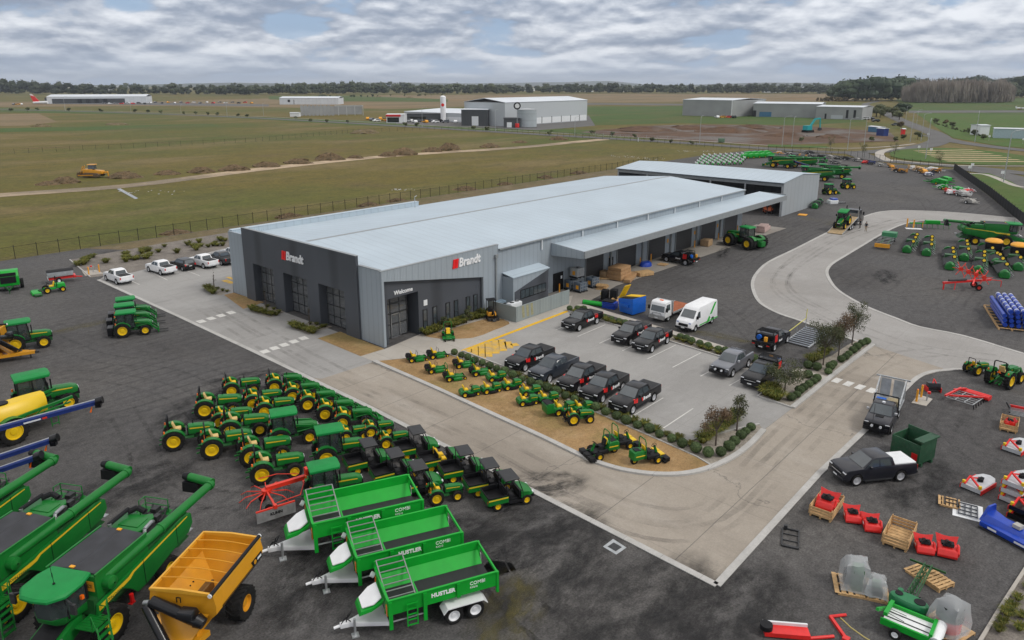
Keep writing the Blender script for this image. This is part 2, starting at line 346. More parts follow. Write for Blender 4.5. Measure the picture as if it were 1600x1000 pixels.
    if bump:
        b = N('ShaderNodeBump'); b.inputs['Strength'].default_value = bump; b.inputs['Distance'].default_value = .05; L(nz(bscale, det=6, rough_=.7), b.inputs['Height']); L(b.outputs[0], p.inputs['Normal'])
    return m
m_grass = gmat('paddock_grass', (0.122, 0.097, 0.019), [((0.072, 0.09, 0.014), .0065, .44, .6, .9), ((0.175, 0.13, 0.056), .012, .5, .66, .8, (1, 2.5), .4), ((0.088, 0.078, 0.02), .05, .5, .68, .7, (1, 2), .8), ((0.13, 0.085, 0.04), .03, .58, .72, .6), ((0.05, 0.055, 0.014), .11, .6, .7, .7, (1, 3), .75), ((0.05, 0.1, 0.012), .025, .7, .76, .8, (1, 3), .75)], speck=(1.2, .3), bump=.5, bscale=2)
m_yard = gmat('yard_gravel', (0.087, 0.084, 0.083), [((0.055, 0.052, 0.051), .07, .46, .66, .7), ((0.115, 0.108, 0.1), .03, .5, .7, .7), ((0.034, 0.032, 0.031), .22, .6, .72, .7), ((0.1, 0.088, 0.045), .055, .66, .74, .4), ((0.13, 0.125, 0.12), .35, .6, .78, .45, (1, 3), .5), ((0.055, 0.053, 0.053), .5, .55, .75, .5, (1, 6), 1.05)], speck=(9, .5), bump=.6, bscale=6, tracks=(.22, .5, (-20, -52, 0), (0.045, 0.043, 0.043)))
m_conc = gmat('road_concrete', (0.33, 0.292, 0.245), [((0.245, 0.214, 0.178), .09, .45, .65, .8, (2.2, .6), 0), ((0.4, 0.365, 0.32), .16, .52, .7, .6, (1.6, .5), 0), ((0.2, 0.172, 0.14), .035, .52, .68, .55), ((0.22, 0.2, 0.175), .5, .58, .75, .4, (3, .5), .1), ((0.5, 0.46, 0.4), .6, .7, .76, .5)], speck=(7, .1), rough=.8, bump=.1, joints=((1, 5.6, .035, .75), (0, 6.6, .03, .35)), cracks=(.055, .55))
m_conc2 = gmat('lot_concrete', (0.31, 0.303, 0.29), [((0.25, 0.243, 0.232), .1, .45, .65, .75, (.7, 1.8), 0), ((0.37, 0.365, 0.355), .16, .52, .7, .5), ((0.19, 0.184, 0.176), .28, .6, .75, .5, (.5, 1.8), .2), ((0.27, 0.265, 0.26), .9, .58, .76, .35, (.4, 2), .1)], speck=(7, .08), rough=.8, bump=.1, joints=((0, 5.3, .025, .3), (1, 6.2, .025, .3)))
m_conc3 = gmat('loop_road_concrete', (0.32, 0.308, 0.292), [((0.255, 0.243, 0.228), .07, .45, .66, .7, (1.2, .8), .5), ((0.37, 0.36, 0.345), .15, .5, .7, .6), ((0.33, 0.3, 0.265), .05, .55, .7, .5)], speck=(5, .08), rough=.8, bump=.1, joints=((0, 7, .03, .18), (1, 9, .03, .18)), tracks=(.5, .35, (-86, -36, 0), (0.27, 0.26, 0.25)))
m_apron = gmat('apron_concrete', (0.31, 0.287, 0.255), [((0.22, 0.2, 0.175), .12, .45, .66, .8), ((0.38, 0.36, 0.33), .2, .52, .7, .5)], speck=(6, .1), rough=.8, bump=.1, joints=((0, 8, .04, .4),))
m_path = gmat('path_concrete', (0.42, 0.39, 0.345), [((0.35, 0.32, 0.28), .2, .45, .66, .7), ((0.46, 0.44, 0.41), .4, .5, .7, .5)], speck=(6, .08), rough=.8, bump=.1, joints=((0, 3.2, .03, .5),))
m_kerb = gmat('kerb_concrete', (0.44, 0.43, 0.41), [((0.34, 0.33, 0.31), .5, .45, .7, .7), ((0.5, 0.5, 0.49), 1.3, .55, .7, .5)], speck=(6, .1), rough=.85, bump=.15, joints=((1, 2.5, .02, .5),))
m_lawn = gmat('dead_turf', (0.34, 0.215, 0.1), [((0.23, 0.15, 0.066), .25, .45, .65, .8), ((0.4, 0.28, 0.15), .5, .5, .7, .6), ((0.22, 0.175, 0.06), .12, .52, .66, .75), ((0.17, 0.11, 0.055), .9, .62, .74, .5), ((0.46, 0.34, 0.2), 1.6, .6, .75, .4)], speck=(14, .3), bump=.6, bscale=14)
m_mulch = gmat('bed_gravel', (0.3, 0.27, 0.225), [((0.2, 0.175, 0.145), 1.2, .45, .65, .7), ((0.38, 0.35, 0.31), 3, .5, .7, .5)], speck=(16, .35), bump=.7, bscale=16)
m_row = gmat('straw_row', (.42, .32, .19), speck=(.8, .3), bump=0)
m_bank = gmat('dry_bank', (.15, .115, .06), [((.1, .09, .035), .2, .45, .65, .8), ((.19, .16, .12), .35, .52, .7, .7), ((.085, .065, .04), .6, .55, .72, .6)], speck=(4, .35), bump=.6, bscale=4)
m_mulch2 = gmat('dark_bed_gravel', (0.2, 0.178, 0.155), [((0.13, 0.115, 0.1), .3, .45, .65, .8), ((0.2, 0.18, 0.155), .9, .5, .7, .6), ((0.1, 0.1, 0.04), .5, .62, .75, .5)], speck=(8, .35), bump=.7, bscale=10)
m_asph = gmat('road_asphalt', (0.125, 0.122, 0.118), [((0.1, 0.097, 0.093), .05, .45, .65, .7, (1, 2), .4), ((0.15, 0.147, 0.142), .2, .5, .7, .4)], speck=(3, .12), bump=.1)
m_track = gmat('dirt_track', (0.45, 0.345, 0.235), [((0.16, 0.12, 0.075), .08, .45, .65, .7), ((0.13, 0.115, 0.085), .013, .5, .64, .7), ((0.29, 0.225, 0.155), .3, .55, .7, .5)], speck=(2, .2), bump=.4, bscale=3)
m_soil = gmat('bare_soil', (0.105, 0.06, 0.035), [((0.07, 0.042, 0.027), .05, .45, .65, .8), ((0.16, 0.1, 0.06), .12, .52, .7, .7), ((0.15, 0.14, 0.13), .03, .47, .6, .85)], speck=(1.2, .3), bump=.6, bscale=1)
m_tan = gmat('dry_field', (0.2, 0.145, 0.078), [((0.13, 0.105, 0.05), .004, .45, .62, .8, (1, 2.5), .75), ((0.23, 0.13, 0.055), .006, .55, .66, .6), ((0.16, 0.12, 0.06), .02, .5, .7, .6)], speck=(.3, .15), bump=0)
m_green = gmat('green_field', (0.055, 0.095, 0.016), [((0.09, 0.09, 0.025), .01, .45, .64, .8, (1, 2), .7), ((0.04, 0.075, 0.012), .03, .5, .7, .7), ((0.11, 0.085, 0.035), .04, .6, .72, .6)], speck=(.7, .2), bump=0)
m_verge = gmat('green_verge', (0.062, 0.115, 0.018), [((0.085, 0.105, 0.025), .06, .45, .64, .8), ((0.045, 0.09, 0.013), .15, .5, .7, .7)], speck=(2, .2), bump=.3, bscale=2)
m_whitemark = gmat('white_road_paint', (0.6, 0.59, 0.56), [((0.42, 0.41, 0.39), 1.5, .5, .7, .7)], speck=(8, .1), bump=0)
m_yelmark = gmat('yellow_road_paint', (0.72, 0.42, 0.02), [((0.5, 0.35, 0.12), 1.2, .5, .7, .6)], speck=(8, .12), bump=0)
m_worny = gmat('worn_yellow_paint', (0.66, 0.4, 0.05), [((0.38, 0.31, 0.2), .9, .42, .64, .8)], speck=(8, .12), bump=0)

def sheet(name, pts, z, m, px=True, kind='structure', thick=0.0):
    P = [at(*q) if px else Vector((q[0], q[1], 0)) for q in pts]; b = B()
    if thick: b.prism([(p.x, p.y) for p in P], z - thick, z, axis='z')
    else: b.add([(p.x, p.y, z) for p in P], [tuple(range(len(P)))])
    me = b.mesh(name, m, smooth=False)
    if not thick and len(me.polygons) and me.polygons[0].normal.z < 0: me.flip_normals()
    return tag(link(name, me), None, None, None, kind)
def ribbon(name, pts, w, z, m, px=True, h=0.0, kind='structure', lab=None):
    """a strip of width w along a polyline; h > 0 makes a raised kerb"""
    P = [at(*q) if px else Vector((q[0], q[1], 0)) for q in pts]; b = B(); Lf = []; Rt = []
    for i, p in enumerate(P):
        d = (P[min(i + 1, len(P) - 1)] - P[max(i - 1, 0)]); n = Vector((-d.y, d.x, 0)).normalized() * (w / 2); Lf.append(p + n); Rt.append(p - n)
    for i in range(len(P) - 1):
        q = [Lf[i], Lf[i + 1], Rt[i + 1], Rt[i]]
        if h: b.add([(*v.xy, z) for v in q] + [(*v.xy, z + h) for v in q], [(4, 5, 6, 7), (0, 1, 5, 4), (2, 3, 7, 6)] + ([(3, 0, 4, 7)] if i == 0 else []) + ([(1, 2, 6, 5)] if i == len(P) - 2 else []))
        else: b.add([(*v.xy, z) for v in q], [(0, 1, 2, 3)])
    me = b.mesh(name, m, smooth=False)
    if not h and me.polygons[0].normal.z < 0: me.flip_normals()
    return tag(link(name, me), None, None, None, kind)
def smooth_line(pts, n=6):
    """Catmull-Rom through surveyed points"""
    out = []; q = [pts[0]] + list(pts) + [pts[-1]]
    for i in range(1, len(q) - 2):
        for k in range(n):
            t = k / n; out.append(tuple(.5 * ((2 * q[i][j]) + (q[i + 1][j] - q[i - 1][j]) * t + (2 * q[i - 1][j] - 5 * q[i][j] + 4 * q[i + 1][j] - q[i + 2][j]) * t * t + (3 * q[i][j] - q[i - 1][j] - 3 * q[i + 1][j] + q[i + 2][j]) * t ** 3) for j in (0, 1)))
    return out + [pts[-1]]
sheet('terrain', [(-1500, -13000), (16000, -13000), (16000, 15000), (-1500, 15000)], -0.25, m_grass, px=False)
# yard: from behind the camera up to the boundary fences
YF = 128.0
yb = [at(*q).xy for q in ((1090, 244), (1180, 234), (1290, 240), (1400, 257), (1490, 265), (1545, 306), (1600, 352))]
sheet('gravel_yard', [(-30, YF)] + [(182, YF)] + [tuple(q) for q in yb] + [(120, -6), (60, -30), (-30, -40)], 0, m_yard, px=False)
sheet('corner_bed', [tuple(at(*q).xy) for q in ((1640, 838), (1600, 893), (1566, 946), (1533, 1000), (1500, 1055))] + [(24, -6), (60, -12)], .016, m_mulch2, px=False)
ribbon('corner_kerb', [(1640, 832), (1600, 893), (1566, 946), (1533, 1000), (1500, 1055)], .16, 0, m_path, h=.12)
# concrete
drive_left = [(153.8, 437.5), (280, 495), (400, 551), (480, 589.5), (560, 628), (700, 699.5), (840, 771.5), (945, 825), (1120, 915)]
garden_kerb = [(1364, 539), (1300, 588), (1238, 638)]
lawn_kerb = smooth_line([(1193, 672.6), (1175, 692), (1153, 710), (1125, 725.4), (1092, 737), (1059, 742), (1026, 742), (993, 738.6), (960, 732), (916, 716.6), (850, 685), (780, 653), (680, 607), (584, 565)], 3)
drive_right = [(1120, 915), (1280, 740), (1358, 666), (1424, 598)] + smooth_line([(1424, 598), (1434, 590), (1446, 584), (1460, 580.5), (1480, 578.5), (1512, 578), (1640, 590)], 4)[1:]
sheet('driveway', drive_left + drive_right[1:8] + [(1480, 577)] + garden_kerb + lawn_kerb + [(563, 556.5), (497, 529), (380, 482.5), (350, 462), (330, 452), (231, 425), (165, 431)], .012, m_conc)
# lighter, newer concrete in front of the showroom
new_edge = [(153.8, 437.5), (280, 495), (400, 551), (480, 589.5), (503, 592), (592, 563), (563, 556.5), (600.7, 546), (364.5, 458), (362, 385), (207, 426), (165, 431)]
sheet('forecourt', new_edge, .018, m_conc2)
loop_out = smooth_line([(1640, 343), (1600, 342), (1532, 335.5), (1475, 331), (1417, 329), (1385, 330), (1360, 335), (1325, 349), (1290, 365), (1245, 388), (1202, 409), (1184, 425), (1176, 440), (1177.5, 455), (1185, 470), (1197.5, 480), (1220, 491), (1250, 501), (1287.5, 515), (1330, 530), (1364, 540)], 3)
loop_in = smooth_line([(1640, 562), (1600, 553), (1506, 525), (1437, 511), (1400, 497.5), (1360, 482), (1330, 467), (1307.5, 452), (1296, 437), (1292, 424), (1300, 412.5), (1320, 400), (1350, 382), (1375, 367), (1400, 354.5), (1425, 347), (1455, 345), (1520, 346), (1640, 351)], 3)
sheet('loop_road', loop_out + [(1480, 578), (1512, 578.5), (1640, 590)] + loop_in, .016, m_conc3)
lot = [(723, 549), (887, 486), (1049, 534.5), (1126, 558), (1190, 577), (1184, 620), (1238, 638), (1193, 672.5), (1182, 666), (1095, 685), (1072, 694), (880, 609)]
sheet('parking_lot', lot, .022, m_conc2)
sheet('entry_path', [(584, 565), (563, 556.5), (600.7, 546), (657, 522), (700, 505), (790, 480), (895, 462), (887, 486), (723, 549), (703, 553)], .026, m_path)
sheet('workshop_apron', [tuple(at(*q).xy) for q in ((891, 488),)] + [(59, 51.2), (59, 55.9), (132, 55.9), (132, 50.2), (78, 51.3)], .020, m_apron, px=False)
lk = list(reversed(lawn_kerb))
cut = [q for q in lk if q[0] <= 1120]
sheet('brown_lawn', cut + [(1088, 714), (995, 673), (880, 622), (760, 575), (703, 554.5)], .034, m_lawn)
sheet('hedge_bed', [(703, 554.5), (760, 575), (880, 622), (995, 673), (1088, 714), cut[-1]] + [q for q in reversed(lawn_kerb) if q[0] > 1120] + [(1186, 664), (1098, 683), (1072, 692), (880, 608), (723, 549), (712, 551)], .044, m_mulch)
sheet('back_hedge_bed', [(893, 482), (1060, 529), (1131, 551), (1190, 570), (1184, 577), (1126, 558.5), (1049, 534.5), (887, 487)], .040, m_mulch)
ribbon('back_footpath', [(905, 476), (1064, 524), (1140, 547), (1195, 563)], 1.0, .03, m_path, h=.03)
sheet('garden_bed', [(1184, 620), (1212, 604), (1262, 570), (1300, 556), (1322, 541), (1342, 530), (1361, 539), (1300, 587), (1237, 636)], .044, m_mulch)
ribbon('garden_path', [(1240, 579), (1292, 594)], 1.4, .05, m_path, h=.02)
ribbon('lawn_kerb', lawn_kerb, .42, .012, m_kerb, h=.14)
ribbon('garden_kerb', garden_kerb, .42, .012, m_kerb, h=.14)
ribbon('bed_kerb', [(1238, 638), (1184, 620), (1208, 604)], .18, .02, m_kerb, h=.12)
ribbon('drive_edge', drive_left, .42, .014, m_kerb, h=.05)
ribbon('drive_edge', drive_right, .42, .014, m_kerb, h=.05)
ribbon('loop_edge', loop_out, .42, .017, m_kerb, h=.03)
ribbon('loop_edge', loop_in, .42, .017, m_kerb, h=.03)
ribbon('lot_kerb', [(887, 486.5), (1049, 534.7), (1126, 558.3), (1186, 576)], .16, .02, m_kerb, h=.12)
ribbon('lot_kerb', [(723, 549.5), (880, 608.5), (1072, 692.5), (1097, 684), (1186, 664)], .16, .02, m_kerb, h=.12)
ribbon('lawn_edging', [(703, 554.5), (760, 575), (880, 622), (995, 673), (1088, 714), cut[-1]], .12, .03, m_kerb, h=.06)
# front beds
for q in ([(350, 461), (365, 457.5), (413, 472.5), (380, 483)], [(496.3, 529), (531.5, 518.5), (600.8, 545.5), (563.4, 557)]): sheet('dead_turf_strip', q, .032, m_lawn)
for q in ([(416, 476.4), (444.6, 487.4), (422.6, 496.6), (391.8, 487.4)], [(455.6, 512.7), (482, 522.6), (519.4, 510.5), (490.8, 502.8)], [(318, 451), (333, 447), (362, 454.5), (345, 462), (330, 459)]): sheet('front_bed', q, .034, m_mulch)
sheet('excavator_lawn', smooth_line([(662, 525), (687, 529.5), (737.6, 528.5), (770, 517), (796, 506.5), (790, 501), (780.7, 498), (755.6, 499.5), (705, 514), (680, 521)], 2), .034, m_lawn)
sheet('staff_bed', [(109, 406), (141, 434), (162, 431), (207, 426), (282, 406), (362, 385), (364, 362), (250, 381)], .022, m_mulch2)
ribbon('staff_bed_kerb', [(109, 406), (141, 433)], .15, .0, m_kerb, h=.1)
sheet('hydrant_pad', [(133, 431), (163, 427.5), (150, 422), (128, 424)], .03, m_path, thick=.03)
sheet('hydrant_pad', [(1424, 630), (1447, 635), (1457, 624), (1435, 617)], .05, m_path, thick=.05)
sheet('fence_bank', [(52, 87.5), (52, 110), (40, YF - .3), (215, YF - .3), (215, 108), (142, 104), (126, 87.5)], .01, m_bank, px=False)
# painted markings
def mark(a, b, w, m=m_whitemark, z=.03, name='bay_line'): return ribbon(name, [a, b], w, z, m)
for a, b in (((983.6, 653.4), (1036.4, 622)), ((1034, 671), (1082.7, 638.7)), ((903, 616), (930, 600)), ((1011.3, 561.2), (1056, 539.3)), ((1051, 574.3), (1095, 551.5)), ((1094.5, 588.2), (1119, 575)), ((1139.5, 602.7), (1166, 588)), ((902.5, 526), (946, 507.5)), ((936.5, 536.8), (958, 527)), ((972.5, 548.5), (992, 539)), ((1080, 700), (1080.3, 699.8)), ((843, 603), (862, 593)), ((858, 604), (880, 594)), ((868, 516), (884, 509)), ((235, 425), (262, 438)), ((190, 432), (218, 445)), ((283, 420), (312, 431))): mark(a, b, .1)
mark((722.5, 548.5), (887.5, 486.2), .45, m_yelmark, .032, 'yellow_edge_line')
for q in ((731.5, 546, 731.5, 551), (742, 542, 742, 560), (752.5, 538, 753, 561), (763, 534.5, 763.5, 558), (774, 532, 775, 553), (784, 530.5, 786.5, 549), (793, 534, 796.5, 545), (802, 537, 807, 541)): mark(q[:2], q[2:], .75, m_worny, .034, 'hatch_marking')
for i in range(4): mark((1307 + i * 18.2 - 4, 595.5 + i * 5.2 + 2.2), (1307 + i * 18.2 + 5, 595.5 + i * 5.2 - 3.6), .62, m_whitemark, .03, 'crossing_block')
for i in range(5): mark((413.5 + i * 15.1 - 3, 549.8 - i * 5.2 - 2.2), (413.5 + i * 15.1 + 4, 549.8 - i * 5.2 + 1.8), .8, m_whitemark, .03, 'crossing_block')
for i in range(4): mark((314 + i * 15.5 - 3, 502.5 - i * 4.6 - 1.6), (314 + i * 15.5 + 4, 502.5 - i * 4.6 + 1.6), .8, m_whitemark, .03, 'crossing_block')
mark((350, 438), (364, 443), .8, m_worny, .03, 'hatch_marking'); mark((355, 433), (366, 437), .5, m_worny, .03, 'hatch_marking')
sheet('drain_grate', [(942, 854.5), (963, 867), (979, 856), (958, 842.5)], .02, galv)
sheet('drain_grate', [(949, 854.5), (962, 862), (972, 855.5), (959, 848)], .026, darkm)
sheet('drain_grate', [(1072, 691), (1078, 687.5), (1084, 690), (1077, 694)], .03, darkm)
# the paddock: track, spoil heaps, puddles, fields beyond
ribbon('dirt_track', smooth_line([(-60, 311), (0, 303.5), (200, 289), (400, 264), (600, 243.5), (800, 230.5), (905, 220.5), (945, 217)], 4), 7.5, -.2, m_track)
for n, q, z, m in (('dry_field', [(-400, 160), (250, 158), (600, 148.5), (1000, 146.5), (1320, 147), (1400, 152), (1300, 158), (905, 160), (620, 170), (250, 165), (-400, 170)], -.2, m_tan),
                   ('green_field', [(920, 166), (1130, 165), (1340, 170), (1355, 190), (1250, 195), (1060, 192), (905, 196), (860, 205), (920, 210), (860, 203), (800, 196)], -.19, m_green),
                   ('green_field', [(1400, 155), (1700, 152), (1700, 205), (1420, 175)], -.2, m_green),
                   ('green_field', [(0, 175), (300, 180), (560, 195), (800, 205), (1040, 213), (1060, 209), (560, 188), (0, 168)], -.21, m_green),
                   ('green_strip', [(-60, 201), (140, 197), (330, 193), (345, 197), (150, 203), (-60, 207)], -.2, m_green),
                   ('green_field', [(420, 150), (560, 150), (700, 155), (700, 159), (500, 158), (420, 155)], -.17, m_green),
                   ('bare_field', [(-200, 181), (60, 177), (90, 190), (40, 196), (-200, 198)], -.2, m_tan),
                   ('building_site', [(905, 206), (1010, 196), (1100, 194), (1250, 196), (1390, 205), (1405, 220), (1200, 226), (1060, 219), (960, 211)], -.18, m_soil),
                   ('building_site', [(610, 186), (920, 180), (930, 196), (840, 203), (620, 193)], -.18, m_asph),
                   ('building_site', [(70, 162), (420, 166), (420, 163), (240, 160), (70, 160)], -.15, m_asph),
                   ('runway', [(880, 160.5), (1330, 164), (1330, 166.5), (880, 163)], -.16, m_asph), ('runway', [(1420, 172.5), (1700, 172), (1700, 175), (1420, 176)], -.16, m_asph)): sheet(n, q, z, m)
# public roads
ribbon('main_road', smooth_line([(-100, 169), (0, 171), (200, 176), (400, 184), (550, 192), (675, 199.5), (800, 207), (1050, 221.5), (1200, 231.5), (1310, 237.5), (1370, 236), (1420, 231), (1455, 225), (1470, 216), (1456, 206), (1430, 197), (1395, 182), (1372, 171), (1352, 163), (1372, 158)], 5), 9.5, -.14, m_asph)
ribbon('road_verge_path', smooth_line([(0, 169.5), (200, 174.3), (400, 181.5), (550, 189), (675, 196), (800, 203.5), (1050, 217), (1200, 226.5), (1310, 231), (1380, 229), (1430, 224)], 4), 1.6, -.13, m_path)
ribbon('side_road', smooth_line([(1455, 211), (1490, 220), (1530, 226), (1580, 232), (1700, 244)], 4), 9, -.135, m_asph)
ribbon('side_road', smooth_line([(1335, 238), (1362, 247), (1400, 252), (1470, 257), (1540, 263), (1600, 270), (1700, 280)], 4), 8.5, -.12, m_asph)
ribbon('side_road', smooth_line([(1500, 262), (1555, 270), (1590, 280), (1620, 296)], 4), 8, -.115, m_asph)
sheet('roundabout_verge', smooth_line([(1390, 239), (1400, 234.5), (1440, 231), (1500, 231.5), (1560, 237), (1610, 245), (1610, 256), (1540, 257), (1460, 253), (1410, 248), (1392, 243)], 3), -.11, m_verge)
ribbon('roundabout_path', smooth_line([(1390, 251), (1376, 244), (1375, 238), (1386, 233.5), (1410, 230)], 4), 3.2, -.105, m_path)
ribbon('roundabout_path', smooth_line([(1392, 249), (1440, 254), (1500, 258), (1620, 259)], 4), 1.6, -.1, m_path)
for i in range(7): ribbon('planting_row', [(1432 + i * 8 - 2, 235.5 + i * 2.6), (1522 + i * 14, 233.5 + i * 3.1)], 2.6, -.09, m_row)
sheet('road_verge', [(1502, 270), (1545, 270), (1580, 283), (1640, 320), (1640, 352), (1600, 350), (1545, 303)], -.1, m_verge)
sheet('road_verge', [(1430, 176), (1700, 182), (1700, 240), (1560, 227), (1490, 215), (1465, 200)], -.15, m_verge)
sheet('road_verge', [(1200, 225), (1290, 228), (1296, 230.5), (1200, 229)], -.1, m_verge)
ribbon('verge_path', smooth_line([(1495, 271), (1540, 272), (1582, 288), (1600, 292)], 4), 1.8, -.09, m_path)
# worn marks: wheel tracks and damp oily patches, broken up by noise
def worn(name, rgb, amt, sc, radial=False):
    m = mat(name, rgb, .85, 0, .2, 1); nt = m.node_tree; N = nt.nodes.new; L = nt.links.new; p = nt.nodes['Principled BSDF']; tc = N('ShaderNodeTexCoord'); n = N('ShaderNodeTexNoise'); n.inputs['Scale'].default_value = sc; n.inputs['Detail'].default_value = 8; n.inputs['Roughness'].default_value = .7; L(tc.outputs['Object'], n.inputs['Vector'])
    r = N('ShaderNodeMapRange'); r.inputs[1].default_value = .42; r.inputs[2].default_value = .68; r.inputs[4].default_value = amt; L(n.outputs['Fac'], r.inputs[0]); src = r.outputs[0]
    if radial:
        g = N('ShaderNodeTexGradient'); g.gradient_type = 'SPHERICAL'; L(tc.outputs['Object'], g.inputs[0]); q = N('ShaderNodeMath'); q.operation = 'MULTIPLY'; L(src, q.inputs[0]); e = N('ShaderNodeMapRange'); e.inputs[2].default_value = .45; L(g.outputs['Fac'], e.inputs[0]); L(e.outputs[0], q.inputs[1]); src = q.outputs[0]
    L(src, p.inputs['Alpha']); return m
m_trk = worn('tyre_mark', (.022, .021, .021), .3, 1.4); m_trk2 = worn('faint_tyre_mark', (.1, .09, .08), .24, .35); m_damp = worn('damp_patch', (.012, .012, .0125), .92, 1.9, True); m_moss = worn('mossy_patch', (.12, .1, .02), .6, 2.5, True)
def tracks(pts, m, z, w=.3, gauge=1.9):
    q = [at(*v) for v in smooth_line(pts, 5)]
    for s in (-1, 1):
        o = []
        for i, p in enumerate(q): d = q[min(i + 1, len(q) - 1)] - q[max(i - 1, 0)]; n = Vector((-d.y, d.x, 0)).normalized() * gauge / 2 * s; o.append((p.x + n.x, p.y + n.y))
        ribbon('tyre_mark', o, w, z, m, px=False)
for i, t in enumerate(([(190, 640), (215, 685), (240, 730), (290, 770), (385, 785)], [(225, 700), (232, 745), (262, 775), (330, 782), (400, 770)], [(60, 520), (160, 560), (300, 575), (420, 640)], [(0, 600), (120, 585), (260, 610), (330, 660)], [(820, 800), (760, 850), (800, 930), (880, 1000)], [(1010, 450), (1100, 470), (1150, 500), (1190, 540)], [(1000, 470), (1060, 440), (1130, 430), (1200, 380), (1240, 350)], [(1260, 780), (1330, 830), (1400, 900), (1500, 960)], [(1470, 660), (1540, 720), (1600, 740)], [(1320, 300), (1390, 290), (1440, 310), (1460, 340)], [(1320, 430), (1400, 460), (1500, 450)])): tracks(t, m_trk, .006 + .001 * i)
for i, t in enumerate(([(320, 480), (480, 575), (700, 680), (900, 790), (1080, 830), (1200, 740), (1330, 610)], [(340, 478), (520, 580), (760, 690), (960, 790), (1110, 800), (1230, 680), (1370, 570), (1470, 550)], [(1380, 560), (1300, 500), (1220, 455), (1240, 410), (1330, 360), (1440, 340)], [(1560, 560), (1420, 540), (1290, 490), (1220, 440), (1290, 385), (1400, 345)])): tracks(t, m_trk2, .026 + .001 * i, .4)
for i, (px, a, c, rz, m) in enumerate((((640, 860), 7, 4, -25, m_damp), ((500, 900), 6, 3, 30, m_damp), ((820, 830), 6, 3, -20, m_damp), ((860, 900), 7, 3.5, 10, m_damp), ((520, 800), 6, 3, -25, m_damp), ((840, 760), 4, 2.2, -30, m_damp), ((380, 590), 4, 1.6, -20, m_damp), ((300, 640), 5, 2.5, 30, m_damp), ((790, 960), 4, 2.2, 30, m_moss), ((1385, 433), 5, 2, 20, m_damp), ((1130, 395), 5, 1.2, 20, m_damp), ((200, 760), 5, 3, 0, m_damp), ((1000, 960), 7, 4, 0, m_damp), ((1150, 965), 6, 3, 0, m_damp), ((1440, 760), 5, 3, 0, m_damp), ((130, 510), 5, 1.2, 0, m_moss), ((1120, 525), 5, 1.3, -80, m_moss), ((700, 880), 5, 3, 60, m_damp))):
    p = at(*px); o = link('damp_patch', B().add([(-1, -1, 0), (1, -1, 0), (1, 1, 0), (-1, 1, 0)], [(0, 1, 2, 3)]).mesh('damp_patch', m), None, (p.x, p.y, .017 + .0008 * i), R(rz)); o.scale = (a, c, 1); tag(o, None, None, None, 'structure')
# far hills
hb = B()
for D, seed, zmax, a0, a1 in ((9500, 3, 42, -50, 60), (12500, 5, 62, -55, 60)):
    rnd = random.Random(seed); n = 140; top = []
    for i in range(n + 1):
        a = AZ + R(a0 + (a1 - a0) * i / n); hgt = zmax * (.45 + .3 * math.sin(i * .13 + seed) + .2 * math.sin(i * .37 + 2 * seed)) + rnd.uniform(-1.5, 1.5)
        hgt += 42 * math.exp(-((i - (58 if D > 10000 else -99)) / 2.6) ** 2)
        top.append((Vector((math.cos(a) * D, math.sin(a) * D, 0)), max(4, hgt)))
    for (p, h), (q, k) in zip(top[:-1], top[1:]):
        o = p * .82; u = q * .82; bk = p * 1.2; bl = q * 1.2
        hb.add([(*o.xy, -3), (*u.xy, -3), (*q.xy, k), (*p.xy, h), (*bl.xy, -3), (*bk.xy, -3)], [(0, 1, 2, 3), (3, 2, 4, 5)])
tag(link('hills', hb.mesh('hills', mat('far_hill_cover', (0.05, 0.062, 0.035), .9, 0, .4, .002))), None, None, None, 'structure')
# ================================================================ the dealership
m_wx = ribbed('grey_cladding_long', (0.32, 0.366, 0.405), .2, 'X', line=.13); m_wy = ribbed('grey_cladding_short', (0.32, 0.366, 0.405), .2, 'Y', line=.13)
m_dx = ribbed('charcoal_cladding_long', (0.064, 0.071, 0.084), 1.9, 'X', .55, .15, .12, .35); m_dy = ribbed('charcoal_cladding_short', (0.064, 0.071, 0.084), 1.9, 'Y', .55, .15, .12, .35)
m_roof = ribbed('pale_roof_sheet', (0.43, 0.51, 0.57), .32, 'X', .42, .35, .06, .09); m_roof2 = ribbed('pale_roof_sheet_cross', (0.43, 0.51, 0.57), .32, 'Y', .42, .35, .05, .1)
m_trim = mat('grey_flashing', (0.26, 0.28, 0.29), .45, 0, .08); m_door = ribbed('charcoal_shutter', (0.032, 0.033, 0.036), .12, 'Z', .5, .4, .1, .2)
m_int = mat('showroom_interior', (0.3, 0.29, 0.27), .8, 0, .6, .5)
dl = thing('dealership', 'large grey dealership building with pale gable roof and charcoal front', 'building', None, (43.1, 55.7, 0))
def rel(b): b.v = [v - Vector((43.1, 55.7, 0)) for v in b.v]; return b
def dpart(name, b, m, parent=None, **k):
    if parent is None: return part(name, rel(b), m, dl, **k)
    return part(name, rel(b), m, parent, **k)
X0, X1, Y0, Y1, EZ, RZ, YR = 43.1, 124.9, 55.7, 86.0, 7.4, 8.55, 70.9
dpart('wall', B().prism([(43.1, 0), (43.4, 0), (43.4, 6.8), (57.5, 4.5), (57.5, 0), (60, 0), (60, 7.85), (43.1, 7.85)], Y0, Y0 + .3), m_wx)
dpart('wall', B().box(60, X1, Y0, Y0 + .3, 0, EZ - .02), m_wx)
dpart('wall', B().box(X0, X0 + .25, Y0 + .3, 59.4, 0, 7.92), m_wy)
dpart('wall', B().box(X0, X0 + .25, 82.2, Y1, 0, 7.96), m_wy)
dpart('wall', B().box(X0 + .26, X1, Y1 - .3, Y1, 0, EZ - .02), m_wx)
dpart('wall', B().prism([(Y0 + .31, 0), (Y1 - .31, 0), (Y1 - .31, EZ - .05), (YR, RZ - .06), (Y0 + .31, EZ - .05)], X1 - .3, X1 - .02, axis='x'), m_wy)
